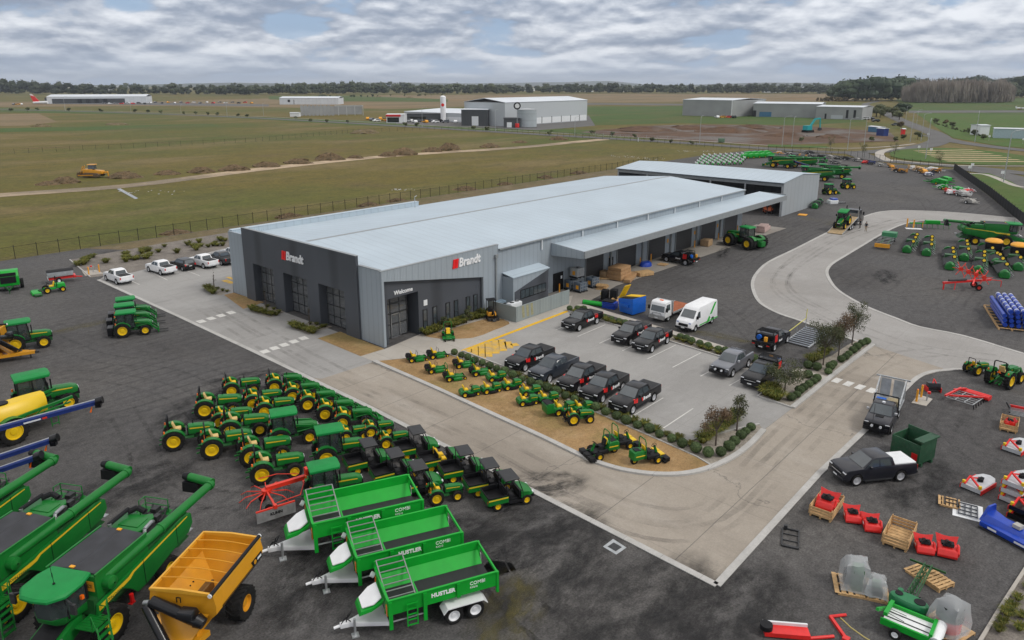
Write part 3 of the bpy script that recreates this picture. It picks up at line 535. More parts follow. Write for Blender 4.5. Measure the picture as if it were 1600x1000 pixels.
f = B(); oy = [(61.7, 66.4), (68.6, 73.4), (75.6, 80.1)]; ys = [59.4] + [v for o in oy for v in o] + [82.2]
for i in range(0, 8, 2): f.box(42.85, 44.0, ys[i], ys[i + 1], 0, 4.8)
f.box(42.85, 43.15, 59.4, 82.2, 4.8, 8.9).box(43.151, 44.0, 59.4, 82.2, 4.8, 5.0); dpart('facade', f, m_dy)
dpart('parapet_cap', B().box(42.82, 43.18, 59.37, 82.23, 8.9, 8.95), m_trim)
for k, (a, c) in enumerate(oy):
    fr = B(); n = 4
    for i in range(n + 1): y = a + (c - a) * i / n; fr.box(43.82, 43.9, max(a, y - .04), min(c, y + .04), .1, 4.78)
    for zz in (.1, 1.15, 2.35, 3.6, 4.7): fr.box(43.8, 43.92, a, c, zz - .04, zz + .04)
    w = dpart('window', fr, darkm); dpart('pane', B().box(43.855, 43.865, a, c, .1, 4.75), winglass, w)
# what stands behind the showroom glass: floor slab, rear partition
dpart('interior', B().box(44.7, 54, 60, 82, .02, .06).box(54, 54.1, 57.2, 82, .06, 5), m_int)
# dark entry recess
d = B().box(43.4, 44.0, 56.1, 56.5, 0, 6.8).prism([(44.0, 4.75), (48.1, 4.75), (48.1, 0), (57.6, 0), (57.6, 4.6), (43.99, 6.85)], 56.1, 56.4)
d.box(48.1, 48.3, 56.4, 58, 0, 4.75).box(43.9, 44.0, 56.5, 58, 0, 4.75).box(43.9, 48.3, 56.42, 58, 4.76, 4.9)
dpart('facade', d, m_dx)
fr = B()
for x in (44.05, 45.3, 46.5, 47.5): fr.box(x - .05, x + .05, 57.3, 57.4, 0, 4.75)
for zz in (.1, 1.55, 2.7, 3.75, 4.7): fr.box(44.0, 47.6, 57.28, 57.42, zz - .05, zz + .05)
w = dpart('entry_glazing', fr, darkm); dpart('pane', B().box(44.05, 47.55, 57.34, 57.35, .1, 4.7), winglass, w)
dpart('door', B().box(45.3, 46.5, 57.25, 57.33, .02, .12).box(45.3, 45.38, 57.25, 57.3, .1, 2.6).box(46.42, 46.5, 57.25, 57.3, .1, 2.6).box(45.3, 46.5, 57.25, 57.3, 2.5, 2.6), steel)
for x in (48.95, 50.35, 52.25, 53.5, 55.35, 56.55):
    fr = B(); a, c = x - .3, x + .3
    fr.box(a, a + .06, 56.0, 56.09, .5, 2.6).box(c - .06, c, 56.0, 56.09, .5, 2.6).box(a, c, 56.0, 56.09, 2.54, 2.6).box(a, c, 55.98, 56.09, .5, .58).box(a, c, 56.0, 56.09, 1.3, 1.35)
    w = dpart('window', fr, darkm); dpart('pane', B().box(a + .06, c - .06, 56.05, 56.09, .58, 2.54), glassb, w)
dpart('notice', B().box(48.8, 49.3, 56.04, 56.09, 3.0, 3.6), whitep)
# roof: two slopes, ridge cap
rf = B()
for xa, xb, ya, yb_, za, zb in ((43.36, 60.0, Y0 + .31, YR, EZ + .03, RZ), (60.0, X1 + .1, Y0 - .12, YR, EZ, RZ), (43.36, X1 + .1, Y1 - .32, YR, EZ, RZ)):
    rf.add([(xa, ya, za), (xb, ya, za), (xb, yb_, zb), (xa, yb_, zb), (xa, ya, za - .08), (xb, ya, za - .08), (xb, yb_, zb - .08), (xa, yb_, zb - .08)], [(0, 1, 2, 3), (7, 6, 5, 4), (0, 4, 5, 1), (1, 5, 6, 2), (3, 7, 4, 0)])
roof = dpart('roof', rf, m_roof)
part('ridge_cap', rel(B().prism([(YR - .3, RZ - .01), (YR, RZ + .03), (YR + .3, RZ - .01)], 44.65, X1 + .12, axis='x')), m_trim, roof)
dpart('gutter', B().box(60.02, X1 + .1, Y0 - .3, Y0 - .13, EZ - .16, EZ - .0), m_trim)
dpart('parapet_cap', B().box(43.05, 60.05, Y0 - .03, Y0 + .34, 7.852, 7.9), m_trim)
dpart('parapet_cap', B().box(43.03, 43.4, Y0 + .35, 59.34, 7.92, 7.97), m_trim)
dpart('parapet', B().box(43.4, 74, Y1 - .55, Y1 + .2, EZ - .3, 8.05).box(43.35, 74.05, Y1 - .6, Y1 + .25, 8.05, 8.1), m_roof)
dpart('vent_pipe', B().cyl((72, 84, 7.5), (72, 84, 9.2), .05).cyl((72, 84, 9.2), (72.4, 84, 9.3), .05), steel)
for x in (67.75, 76.1, 84.2, 92.2, 100.0, 107.9, 115.8):
    dpart('downpipe', B().cyl((x, Y0 - .16, 6.0), (x, Y0 - .16, EZ - .1), .09), whitep)
dpart('downpipe', B().cyl((59.5, Y0 - .14, .1), (59.5, Y0 - .14, 6.4), .1).box(59.3, 59.7, Y0 - .32, Y0 - .02, 6.4, 6.8), m_trim)
# workshop bays
doors = ((77.1, 81.1), (84.6, 89.4), (92.8, 97.6), (101, 106), (109.2, 114.4), (117.6, 122.6))
for a, c in doors:
    dr = dpart('roller_door', B().box(a, c, Y0 - .1, Y0 - .03, .03, 5.0), m_door)
    dpart('door_frame', B().box(a - .12, a, Y0 - .14, Y0 - .02, 0, 5.1).box(c, c + .12, Y0 - .14, Y0 - .02, 0, 5.1), m_trim, dr)
for a, c in zip(doors[:-1], doors[1:]):
    x = (a[1] + c[0]) / 2; dpart('pilaster', B().box(x - .12, x + .12, Y0 - .3, Y0 - .01, 0, 5.6), m_trim)
dpart('side_door', B().box(70.2, 72.2, Y0 - .1, Y0 - .02, .02, 2.4).box(71.17, 71.23, Y0 - .13, Y0 - .1, .02, 2.4), blackp)
dpart('side_door', B().box(82.6, 83.6, Y0 - .1, Y0 - .02, .02, 2.3), blackp)
for x in (82.9, 98.6, 107.2, 115.3): dpart('warning_sign', B().box(x - .18, x + .18, Y0 - .06, Y0 - .01, 1.9, 2.5), bollard_y)
for x in (71.8, 83.1): dpart('notice', B().box(x - .15, x + .15, Y0 - .14, Y0 - .11, 1.5, 1.9), whitep)
cn = B(); cy0 = 50.7
cn.add([(69.9, Y0 - .02, 6.35), (131.5, Y0 - .02, 6.35), (131.5, cy0, 6.05), (69.9, cy0, 6.05), (69.9, Y0 - .02, 6.25), (131.5, Y0 - .02, 6.25), (131.5, cy0, 5.95), (69.9, cy0, 5.95)], [(0, 1, 2, 3), (7, 6, 5, 4), (0, 4, 5, 1), (1, 5, 6, 2), (2, 6, 7, 3), (3, 7, 4, 0)])
can = dpart('canopy', cn, m_roof)
part('fascia', rel(B().box(69.8, 131.6, cy0 - .22, cy0 - .01, 5.25, 6.12).box(131.5, 131.62, cy0, Y0, 5.4, 6.3)), m_trim, can)
part('end_panel', rel(B().prism([(cy0, 5.2), (Y0 - .03, 4.9), (Y0 - .03, 6.5), (cy0, 6.13)], 69.72, 69.88, axis='x')), m_wy, can)
part('soffit', rel(B().box(69.9, 131.5, cy0 + .01, Y0 - .04, 5.2, 5.26)), m_trim, can)
# small annexe with slanted charcoal panel
ax = dpart('annexe', B().box(60.7, 67.2, 54.0, Y0 - .01, 0, 4.0), m_wx)
part('annexe_roof', rel(B().prism([(53.9, 4.0), (Y0 - .02, 4.35), (Y0 - .02, 4.42), (53.9, 4.1)], 60.6, 67.3, axis='x')), m_roof2, ax)
part('slanted_panel', rel(B().prism([(60.95, .3), (67.1, .3), (67.1, 3.9), (60.95, 2.3)], 53.93, 53.99)), m_dx, ax)
fr = B().box(61.9, 66.6, 53.88, 53.92, 1.25, 1.33).box(61.9, 66.6, 53.88, 53.92, 2.3, 2.36)
for i in range(7): x = 61.9 + i * 4.64 / 6; fr.box(x, x + .06, 53.88, 53.92, 1.33, 2.3)
w = dpart('window', fr, blackp, ax); part('pane', rel(B().box(61.9, 66.6, 53.895, 53.92, 1.33, 2.3)), glassb, ax)
# signs
def sign(h, loc, rot, parent, along):
    """red slanted double block and white letters, h = letter height"""
    s = thing('fascia_sign', '', 'x'); del s['label']; del s['category']; s.parent = parent; KIDS.setdefault(parent.name, []).append(s); s.location = loc; s.rotation_euler = rot
    b = B()
    for k in range(2): b.prism([(k * .42 * h, 0), (k * .42 * h + .36 * h, 0), (k * .42 * h + .52 * h, 1.02 * h), (k * .42 * h + .16 * h, 1.02 * h)], -.1, -.02)
    part('red_block', b, mat('sign_red', (0.8, 0.012, 0.012), .4), s)
    lettering('Brandt', h * 1.36, s, (h * 2.62, -.06, h * .5), (R(90), 0, 0), ext=.04, shear=.16, bold=h * .035, sx=.92); return s
sign(1.0, (42.84 - 43.1, 73.3 - 55.7, 6.42), (0, 0, R(-90)), dl, 1)
sign(.98, (52.7 - 43.1, -.0, 6.35), (0, 0, 0), dl, 1)
lettering('Welcome', .62, dl, (46.1 - 43.1, .36, 5.2), (R(90), 0, 0), ext=.03, bold=.01, shear=.1)
# ---------------- fenced plant enclosure beside the annexe
en = thing('plant_enclosure', 'low grey sheet metal screen wall around plant beside the annexe', 'screen wall', None, (57.9, 51.0, 0))
m_en = ribbed('green_grey_sheet', (0.27, 0.31, 0.31), .5, 'X', .45, .25, .08, .12)
part('screen_panel', B().box(0, 9.6, 0, .08, .05, 1.8), m_en, en); part('screen_panel', B().box(-.09, 0, 0, 4.3, .05, 1.8), m_en, en)
st = B()
for i in range(3): st.add([(1.0 + i * .75, -.012, .3), (1.4 + i * .75, -.012, .3), (1.25 + i * .75, -.012, 1.7), (.85 + i * .75, -.012, 1.7), (1.0 + i * .75, -.003, .3), (1.4 + i * .75, -.003, .3), (1.25 + i * .75, -.003, 1.7), (.85 + i * .75, -.003, 1.7)], [(0, 1, 2, 3), (7, 6, 5, 4), (0, 4, 5, 1), (1, 5, 6, 2), (2, 6, 7, 3), (3, 7, 4, 0)])
part('faded_stripe', st, mat('faded_stripe', (0.3, 0.29, 0.17), .6, 0, .2), en)
solid('condenser_unit', B().box(-.9, .9, -.4, .4, 0, 1.75, m=0).cyl((-.4, 0, 1.75), (-.4, 0, 1.8), .3, n=14, m=1).cyl((.45, 0, 1.75), (.45, 0, 1.8), .3, n=14, m=1), [whitep, darkm], 'white condenser unit standing inside the grey screen wall', 'condenser', None, (59.3, 52.6, 0), 0, bev=.02)
solid('condenser_unit', B().box(-.7, .7, -.4, .4, 0, 1.7).box(-.6, .6, -.43, -.4, .2, 1.5, m=1), [mat('blue_grey_unit', (.16, .22, .27), .5), darkm], 'blue grey plant unit inside the screen wall near the house corner', 'plant unit', None, (58.7, 54.3, 0), 0, bev=.02)
# ---------------- open-fronted storage shed behind
sh = thing('storage_shed', 'long open fronted machinery shed with grey end wall and pale roof', 'shed', None, (143.5, 56, 0))
m_sh = ribbed('shed_cladding', (0.36, 0.39, 0.41), .5, 'X', .45, .35, .05, .1)
part('end_wall', B().prism([(0, 0), (19.5, 0), (19.5, 6.75), (9.5, 7.7), (0, 6.75)], -.12, 0), m_sh, sh)
part('back_wall', B().box(19.2, 19.45, 0.02, 39, 0, 6.6), ribbed('shed_back', (0.1, 0.105, 0.11), .5, 'Y'), sh)
part('end_wall', B().prism([(0, 0), (19.5, 0), (19.5, 6.6), (9.5, 7.55), (0, 6.6)], 39, 39.15), m_sh, sh)
b = B(); yy0, yy1 = -.25, 39.3
b.add([(-.6, yy0, 6.78), (9.5, yy0, 7.75), (9.5, yy1, 7.75), (-.6, yy1, 6.78), (19.9, yy0, 6.78), (19.9, yy1, 6.78), (-.6, yy0, 6.68), (19.9, yy0, 6.68), (19.9, yy1, 6.68), (-.6, yy1, 6.68), (9.5, yy0, 7.65), (9.5, yy1, 7.65)], [(0, 1, 2, 3), (1, 4, 5, 2), (6, 0, 3, 9), (4, 7, 8, 5), (0, 6, 10, 1), (1, 10, 7, 4), (2, 11, 9, 3), (5, 8, 11, 2), (9, 11, 10, 6), (8, 7, 10, 11)])
part('roof', b, ribbed('shed_roof_sheet', (0.44, 0.52, 0.58), .4, 'Y', .42, .3, .05, .1), sh)
part('front_beam', B().box(-.1, .1, 0, 39, 5.9, 6.5), m_trim, sh)
for i in range(6):
    part('column', B().box(-.15, .15, i * 7.74 + .01, i * 7.74 + .28, 0, 6.0), galv, sh)
for i in range(5): part('rafter', B().bar((0, i * 7.74 + 4.7, 6.5), (9.5, i * 7.74 + 4.7, 7.45), .15, .4).bar((9.5, i * 7.74 + 4.7, 7.45), (19, i * 7.74 + 4.7, 6.5), .15, .4), darkm, sh)
# ================================================================ machines. Local axes: +x ahead, +y to the machine's own left, z up
def arc_shell(b, cx, cz, r, t, y0, y1, a0, a1, n=9, m=0):
    """curved mudguard"""
    rings = []
    for i in range(n + 1):
        a = R(a0 + (a1 - a0) * i / n); c, s = math.cos(a), math.sin(a)
        rings.append([Vector((cx + r * c, y0, cz + r * s)), Vector((cx + (r + t) * c, y0, cz + (r + t) * s)), Vector((cx + (r + t) * c, y1, cz + (r + t) * s)), Vector((cx + r * c, y1, cz + r * s))])
    b.loft(rings, m); return b
def stripe_mat(): return mat('yellow_decal', (0.75, 0.5, 0.02), .45, 0, .04)
def seat(parent, x, z, k, m, y=0.0):
    b = B().box(x - .02 * k, x + .44 * k, y - .24 * k, y + .24 * k, z, z + .13 * k, tx=.03, ty=.03).prism([(x - .02 * k, z + .05 * k), (x + .1 * k, z + .1 * k), (x - .06 * k, z + .55 * k), (x - .15 * k, z + .53 * k)], y - .22 * k, y + .22 * k)
    return part('seat', b, m, parent, bev=.025 * k)
def steer(parent, x, z, k, y=0.0, lean=.5):
    b = B(); c = Vector((x, y, z)); ax = Vector((-math.sin(lean), 0, math.cos(lean))); a = Vector((0, 1, 0)); e = ax.cross(a); n = 12; r = .19 * k
    pts = [c + (a * math.cos(2 * math.pi * i / n) + e * math.sin(2 * math.pi * i / n)) * r for i in range(n + 1)]
    b.tube(pts, .022 * k, 5); b.cyl(c - ax * .38 * k, c, .035 * k, n=6).tube([pts[0], c, pts[4]], .018 * k, 4)
    return part('steering_wheel', b, blackp, parent)
def tractor(cab=False, loader=False, s=1.0, st=seatt, rops=True, ballast=False, label='', cat='tractor', group=None, forks=False, name=None, hoodlen=1.0):
    t = thing(name or ('cab_tractor' if cab else 'open_tractor'), label, cat, group); k = s; rx, fx = -1.0 * k, 1.08 * k
    b = B().box(-1.15 * k, 1.6 * k, -.2 * k, .2 * k, .5 * k, .82 * k).box(fx - .12 * k, fx + .12 * k, -.7 * k, .7 * k, .45 * k, .6 * k).cyl((rx, -.75 * k, .74 * k), (rx, .75 * k, .74 * k), .14 * k, n=8)
    b.box(-.75 * k, .35 * k, -.62 * k, .62 * k, .68 * k, .74 * k).box(1.5 * k, 1.78 * k, -.28 * k, .28 * k, .42 * k, .75 * k)
    part('chassis', b, dgreen, t)
    h = B(); L1 = 1.78 * k * hoodlen
    sec = lambda x, w, z0, z1: [Vector((x, -w * .92, z0)), Vector((x, -w, z1 - .16 * k)), Vector((x, -w * .8, z1 - .03 * k)), Vector((x, -w * .3, z1)), Vector((x, w * .3, z1)), Vector((x, w * .8, z1 - .03 * k)), Vector((x, w, z1 - .16 * k)), Vector((x, w * .92, z0))]
    h.loft([sec(.02 * k, .33 * k, .88 * k, 1.52 * k), sec(.5 * k, .335 * k, .86 * k, 1.5 * k), sec(L1 * .8, .32 * k, .86 * k, 1.42 * k), sec(L1 * .97, .3 * k, .9 * k, 1.32 * k), sec(L1 * 1.02, .24 * k, .95 * k, 1.2 * k)])
    hood = part('hood', h, green, t)
    sb = B()
    for y in (-1, 1): sb.prism([(.12 * k, 1.27 * k), (L1 * .82, 1.2 * k), (L1 * .82, 1.26 * k), (.12 * k, 1.36 * k)], y * .335 * k, y * .345 * k)
    part('stripe', sb, stripe_mat(), hood); part('grille', B().box(L1 * .78, L1 * 1.035, -.27 * k, .27 * k, .72 * k, 1.1 * k, tx=.02).box(.5 * k, L1 * .75, -.34 * k, .34 * k, .78 * k, .92 * k), blackp, hood)
    part('headlamp', B().box(L1 * .985, L1 * 1.03, -.2 * k, .2 * k, 1.1 * k, 1.19 * k), lampw, hood)
    for y in (-1, 1):
        b = arc_shell(B(), rx, .75 * k, .8 * k, .045 * k, y * .55 * k, y * .95 * k, 22, 140); b.prism([(rx + .8 * k * math.cos(R(a)), .75 * k + .8 * k * math.sin(R(a))) for a in range(25, 141, 15)], y * .55 * k, y * .58 * k)
        fd = part('mudguard', b, green, t)
        part('beacon', B().cyl((rx - .55 * k, y * .8 * k, 1.42 * k), (rx - .55 * k, y * .8 * k, 1.58 * k), .06 * k, .05 * k, n=8), orange, fd)
        wheel(t, rx, y * .78 * k, .75 * k, .46 * k, rr=.6, lugs=16); wheel(t, fx, y * .76 * k, .53 * k, .34 * k, rr=.58, lugs=14)
    b = B().bar((rx - .3 * k, -.3 * k, .55 * k), (rx - 1.0 * k, -.38 * k, .45 * k), .09 * k, m=0).bar((rx - .3 * k, .3 * k, .55 * k), (rx - 1.0 * k, .38 * k, .45 * k), .09 * k).bar((rx - .2 * k, 0, 1.0 * k), (rx - .85 * k, 0, .85 * k), .07 * k).box(rx - .75 * k, rx - .1 * k, -.06 * k, .06 * k, .35 * k, .45 * k)
    part('linkage', b, green if k > .9 else darkm, t)
    part('exhaust', B().cyl((.35 * k, .2 * k if not cab else -.42 * k, 1.4 * k), (.35 * k, .2 * k if not cab else -.42 * k, 2.15 * k if cab else 1.75 * k), .045 * k, n=6), blackp, t)
    if cab:
        b = B(); P = {'fl': (.25, .62, .95), 'bl': (-1.3, .66, 1.2)}
        for y in (-1, 1):
            b.bar((.22 * k, y * .62 * k, .9 * k), (.05 * k, y * .66 * k, 2.4 * k), .07 * k).bar((-.62 * k, y * .68 * k, 1.2 * k), (-.62 * k, y * .68 * k, 2.4 * k), .07 * k).bar((-1.4 * k, y * .62 * k, 1.2 * k), (-1.38 * k, y * .62 * k, 2.4 * k), .07 * k)
        b.box(-1.4 * k, .1 * k, -.55 * k, .55 * k, .8 * k, 1.1 * k)
        cb = part('cab', b, blackp, t)
        part('pane', B().prism([(.21 * k, .95 * k), (.05 * k, 2.4 * k), (-1.38 * k, 2.4 * k), (-1.38 * k, 1.2 * k), (-.62 * k, 1.1 * k), (-.5 * k, .9 * k)], -.62 * k, .62 * k), clearg, cb)
        r_ = B().loft([[Vector((x, y, z)) for x, y in ((-1.52 * k + i, -.74 * k + i), (.32 * k - i, -.74 * k + i), (.42 * k - i, -.4 * k), (.42 * k - i, .4 * k), (.32 * k - i, .74 * k - i), (-1.52 * k + i, .74 * k - i))] for z, i in ((2.4 * k, .03 * k), (2.46 * k, 0), (2.56 * k, .02 * k), (2.62 * k, .16 * k))])
        rf_ = part('cab_roof', r_, roofgreen, t); part('roof_panel', B().box(-1.1 * k, -.1 * k, -.4 * k, .4 * k, 2.615 * k, 2.64 * k, tx=.05, ty=.05), roofgreen, rf_)
        part('mirror', B().box(.1 * k, .16 * k, -.98 * k, -.76 * k, 1.75 * k, 2.1 * k).bar((.1 * k, -.66 * k, 2.2 * k), (.13 * k, -.88 * k, 2.05 * k), .03 * k), blackp, t)
        seat(t, -.95 * k, 1.2 * k, k, blackp); steer(t, -.25 * k, 1.55 * k, k)
    else:
        seat(t, -.9 * k, 1.3 * k, 1.05 * k, st); part('seat_post', B().box(-.9 * k, -.55 * k, -.2 * k, .2 * k, .75 * k, 1.3 * k), blackp, t); steer(t, -.1 * k, 1.6 * k, k)
        part('dashboard', B().box(-.08 * k, .06 * k, -.28 * k, .28 * k, .8 * k, 1.35 * k, tx=.02, ty=.04), blackp, t)
        if rops:
            zt = 2.35 * k; part('roll_bar', B().tube([(-1.3 * k, -.5 * k, .8 * k), (-1.33 * k, -.5 * k, zt - .12 * k), (-1.33 * k, -.4 * k, zt), (-1.33 * k, .4 * k, zt), (-1.33 * k, .5 * k, zt - .12 * k), (-1.3 * k, .5 * k, .8 * k)], .05 * k, 6), blackp, t)
            part('slow_sign', B().prism([(-.16 * k, 1.3 * k), (.16 * k, 1.3 * k), (0, 1.58 * k)], -1.4 * k, -1.38 * k, axis='x'), orange, t)
    if loader:
        b = B()
        for y in (-1, 1):
            b.bar((.15 * k, y * .5 * k, .7 * k), (.15 * k, y * .5 * k, 1.5 * k), .12 * k).bar((.1 * k, y * .5 * k, 1.5 * k), (1.35 * k, y * .52 * k, 1.3 * k), .11 * k, .17 * k).bar((1.3 * k, y * .52 * k, 1.36 * k), (2.25 * k, y * .52 * k, .38 * k), .11 * k, .17 * k).cyl((.25 * k, y * .5 * k, .95 * k), (1.3 * k, y * .52 * k, 1.1 * k), .045 * k, n=6)
        b.bar((1.75 * k, -.52 * k, .88 * k), (1.75 * k, .52 * k, .88 * k), .1 * k); ld = part('loader_arm', b, green, t)
        if forks:
            part('fork_frame', B().box(2.25 * k, 2.35 * k, -.6 * k, .6 * k, .1 * k, .75 * k), green, t); part('fork', B().bar((2.3 * k, -.4 * k, .12 * k), (3.2 * k, -.4 * k, .1 * k), .09 * k, .05 * k).bar((2.3 * k, .4 * k, .12 * k), (3.2 * k, .4 * k, .1 * k), .09 * k, .05 * k), darkm, t)
        else:
            part('bucket', B().prism([(2.2 * k, .65 * k), (2.24 * k, .1 * k), (2.4 * k, .03 * k), (2.85 * k, .03 * k), (2.85 * k, .07 * k), (2.42 * k, .08 * k), (2.3 * k, .16 * k), (2.28 * k, .62 * k)], -.85 * k, .85 * k).prism([(2.2 * k, .65 * k), (2.24 * k, .1 * k), (2.4 * k, .03 * k), (2.85 * k, .03 * k)], -.87 * k, -.85 * k).prism([(2.2 * k, .65 * k), (2.24 * k, .1 * k), (2.4 * k, .03 * k), (2.85 * k, .03 * k)], .85 * k, .87 * k), green, t)
    if ballast: part('ballast_box', B().box(-2.4 * k, -1.85 * k, -.6 * k, .6 * k, .25 * k, 1.05 * k).box(-2.38 * k, -1.87 * k, -.57 * k, .57 * k, 1.05 * k, 1.1 * k, m=1), [carblack, darkm], t, bev=.03)
    return t
def utility_vehicle(roof=True, roundbed=False, seats2=False):
    t = thing('utility_vehicle', '', 'utility vehicle')
    part('chassis', B().box(-1.35, 1.3, -.5, .5, .3, .5).box(-.25, .85, -.7, .7, .32, .42), blackp, t)
    for x, y in ((-.98, 1), (-.98, -1), (.98, 1), (.98, -1)): wheel(t, x, y * .62, .34, .27, rr=.55, lugs=12)
    b = B(); x0, x1, z0, z1 = -1.62, -.32, .68, 1.02
    b.box(x0, x1, -.74, .74, z0, z0 + .04).box(x0, x0 + .05, -.74, .74, z0 + .04, z1).box(x1 - .05, x1, -.74, .74, z0 + .04, z1 + .04).box(x0 + .05, x1 - .05, -.74, -.69, z0 + .04, z1).box(x0 + .05, x1 - .05, .69, .74, z0 + .04, z1)
    bed = part('cargo_bed', b, blackp, t, bev=.012)
    sk = B(); e = .76
    for y in (-1, 1): sk.box(x0 - .02, x1 + .02, min(y * .745, y * .775), max(y * .745, y * .775), z0 - .16, z1 - .1)
    sk.box(x0 - .03, x0 - .003, -.77, .77, z0 - .16, z1 - .1)
    part('side_panel', sk, green, bed); st_ = B()
    for y in (-1, 1): st_.box(x0, x1, min(y * .776, y * .782), max(y * .776, y * .782), z1 - .2, z1 - .12)
    part('stripe', st_, stripe_mat(), bed)
    part('tail_lamp', B().box(x0 - .04, x0 - .028, .6, .74, z0, z0 + .12), redl, bed); part('tail_lamp', B().box(x0 - .04, x0 - .028, -.74, -.6, z0, z0 + .12), redl, bed)
    h = B().loft([[Vector((x, -w, z0_)), Vector((x, -w, z1_ - .1)), Vector((x, -w * .6, z1_)), Vector((x, w * .6, z1_)), Vector((x, w, z1_ - .1)), Vector((x, w, z0_))] for x, w, z0_, z1_ in ((.62, .68, .55, 1.08), (1.1, .68, .6, 1.0), (1.42, .6, .62, .84), (1.5, .5, .6, .72))])
    part('hood', h, green, t); part('bumper', B().box(1.4, 1.58, -.5, .5, .36, .6), blackp, t, bev=.03)
    for y in (-1, 1): part('headlamp', B().box(1.4, 1.5, y * .48 - .1, y * .48 + .1, .68, .78), lampw, t)
    for y in (-.32, .32): seat(t, -.2, .72, .9, seaty if seats2 else blackp, y)
    steer(t, .42, 1.08, .85, .32, .7); part('dashboard', B().box(.5, .66, -.62, .62, .6, 1.06), blackp, t)
    zt = 1.88
    b = B()
    for y in (-1, 1): b.tube([(-.38, y * .66, .5), (-.4, y * .64, zt), (.42, y * .62, zt), (.72, y * .66, 1.0), (.75, y * .66, .5)], .028, 6)
    b.tube([(-.4, -.64, zt), (-.4, .64, zt)], .028, 6).tube([(.42, -.62, zt), (.42, .62, zt)], .028, 6).tube([(-.39, -.65, 1.3), (-.39, .65, 1.3)], .025, 6)
    if roof:
        part('roll_frame', b, blackp, t)
        part('roof', B().loft([[Vector((x, y, z)) for x, y in ((-.5 + i, -.7 + i), (.5 - i, -.68 + i), (.5 - i, .68 - i), (-.5 + i, .7 - i))] for z, i in ((zt + .02, .0), (zt + .08, .0), (zt + .13, .07))]), mat('roof_black', (.025, .026, .028), .55, 0, .1), t, bev=.02)
    else: part('roll_frame', B().tube([(-.38, -.66, .6), (-.4, -.64, 1.25), (-.4, .64, 1.25), (-.38, .66, .6)], .028, 6), seaty, t)
    return t
def ride_on(bagger=False):
    t = thing('ride_on_mower', '', 'ride-on mower')
    part('body', B().box(-.85, -.05, -.4, .4, .34, .5, ty=.03).prism([(-.92, .3), (-.85, .58), (-.35, .6), (-.2, .42), (.2, .36), (.2, .28)], -.38, .38), green, t, bev=.02)
    h = B().loft([[Vector((x, -w, .3)), Vector((x, -w, z1 - .08)), Vector((x, -w * .6, z1)), Vector((x, w * .6, z1)), Vector((x, w, z1 - .08)), Vector((x, w, .3))] for x, w, z1 in ((.18, .25, .82), (.6, .25, .8), (.85, .22, .7), (.92, .16, .55))])
    hd = part('hood', h, green, t); part('stripe', B().box(.25, .8, -.257, -.25, .58, .62).box(.25, .8, .25, .257, .58, .62), stripe_mat(), hd); part('grille', B().box(.86, .94, -.15, .15, .32, .52), blackp, hd)
    part('deck', B().prism([(-.3, .1), (-.3, .22), (-.2, .27), (.32, .27), (.4, .2), (.4, .1)], -.58, .55), blackp, t, bev=.02)
    for y in (-1, 1):
        part('mudguard', arc_shell(B(), -.58, .27, .3, .03, y * .2, y * .48, 20, 165, 6), green, t)
        wheel(t, -.58, y * .38, .27, .22, rr=.52, lugs=12, n=16); wheel(t, .62, y * .36, .19, .15, rr=.5, n=14)
    seat(t, -.55, .58, .85, seaty); steer(t, .1, .88, .8)
    if bagger: part('grass_bagger', B().prism([(-1.45, .3), (-1.5, .9), (-1.3, 1.05), (-.92, 1.0), (-.88, .35)], -.45, .45), green, t, bev=.04); part('bag_lid', B().box(-1.5, -.95, -.4, .4, 1.04, 1.08, tx=.05, ty=.05), blackp, t)
    return t
def zero_turn(roll=False):
    t = thing('zero_turn_mower', '', 'zero-turn mower')
    part('body', B().box(-.85, -.1, -.42, .42, .32, .48).prism([(-.2, .3), (-.2, .44), (.85, .36), (.92, .26), (.85, .22)], -.3, .3), green, t, bev=.02)
    part('deck', B().prism([(-.15, .1), (-.15, .25), (-.05, .3), (.55, .3), (.66, .24), (.66, .1)], -.66, .62), green, t, bev=.02)
    part('engine', B().box(-1.0, -.55, -.28, .28, .48, .78, tx=.05, ty=.05).cyl((-.78, 0, .78), (-.78, 0, .84), .2, n=12), blackp, t, bev=.02)
    for y in (-1, 1):
        part('mudguard', B().box(-.85, -.2, min(y * .36, y * .6), max(y * .36, y * .6), .56, .6), blackp if not roll else green, t, bev=.01)
        wheel(t, -.55, y * .5, .28, .26, rr=.5, lugs=12, n=16); wheel(t, .95, y * .45, .16, .14, rr=.5, n=14)
        part('caster_fork', B().bar((.78, y * .3, .36), (.95, y * .36, .36), .06).bar((.95, y * .36, .16), (.95, y * .36, .36), .04), green, t)
        part('lever', B().tube([(.05, y * .3, .45), (.12, y * .32, .95), (.05, y * .12, 1.0)], .02, 5), blackp, t)
    seat(t, -.42, .52, .95, seaty)
    if roll: part('roll_bar', B().tube([(-.62, -.42, .5), (-.68, -.42, 1.5), (-.66, -.34, 1.62), (-.66, .34, 1.62), (-.68, .42, 1.5), (-.62, .42, .5)], .035, 6), green, t)
    return t
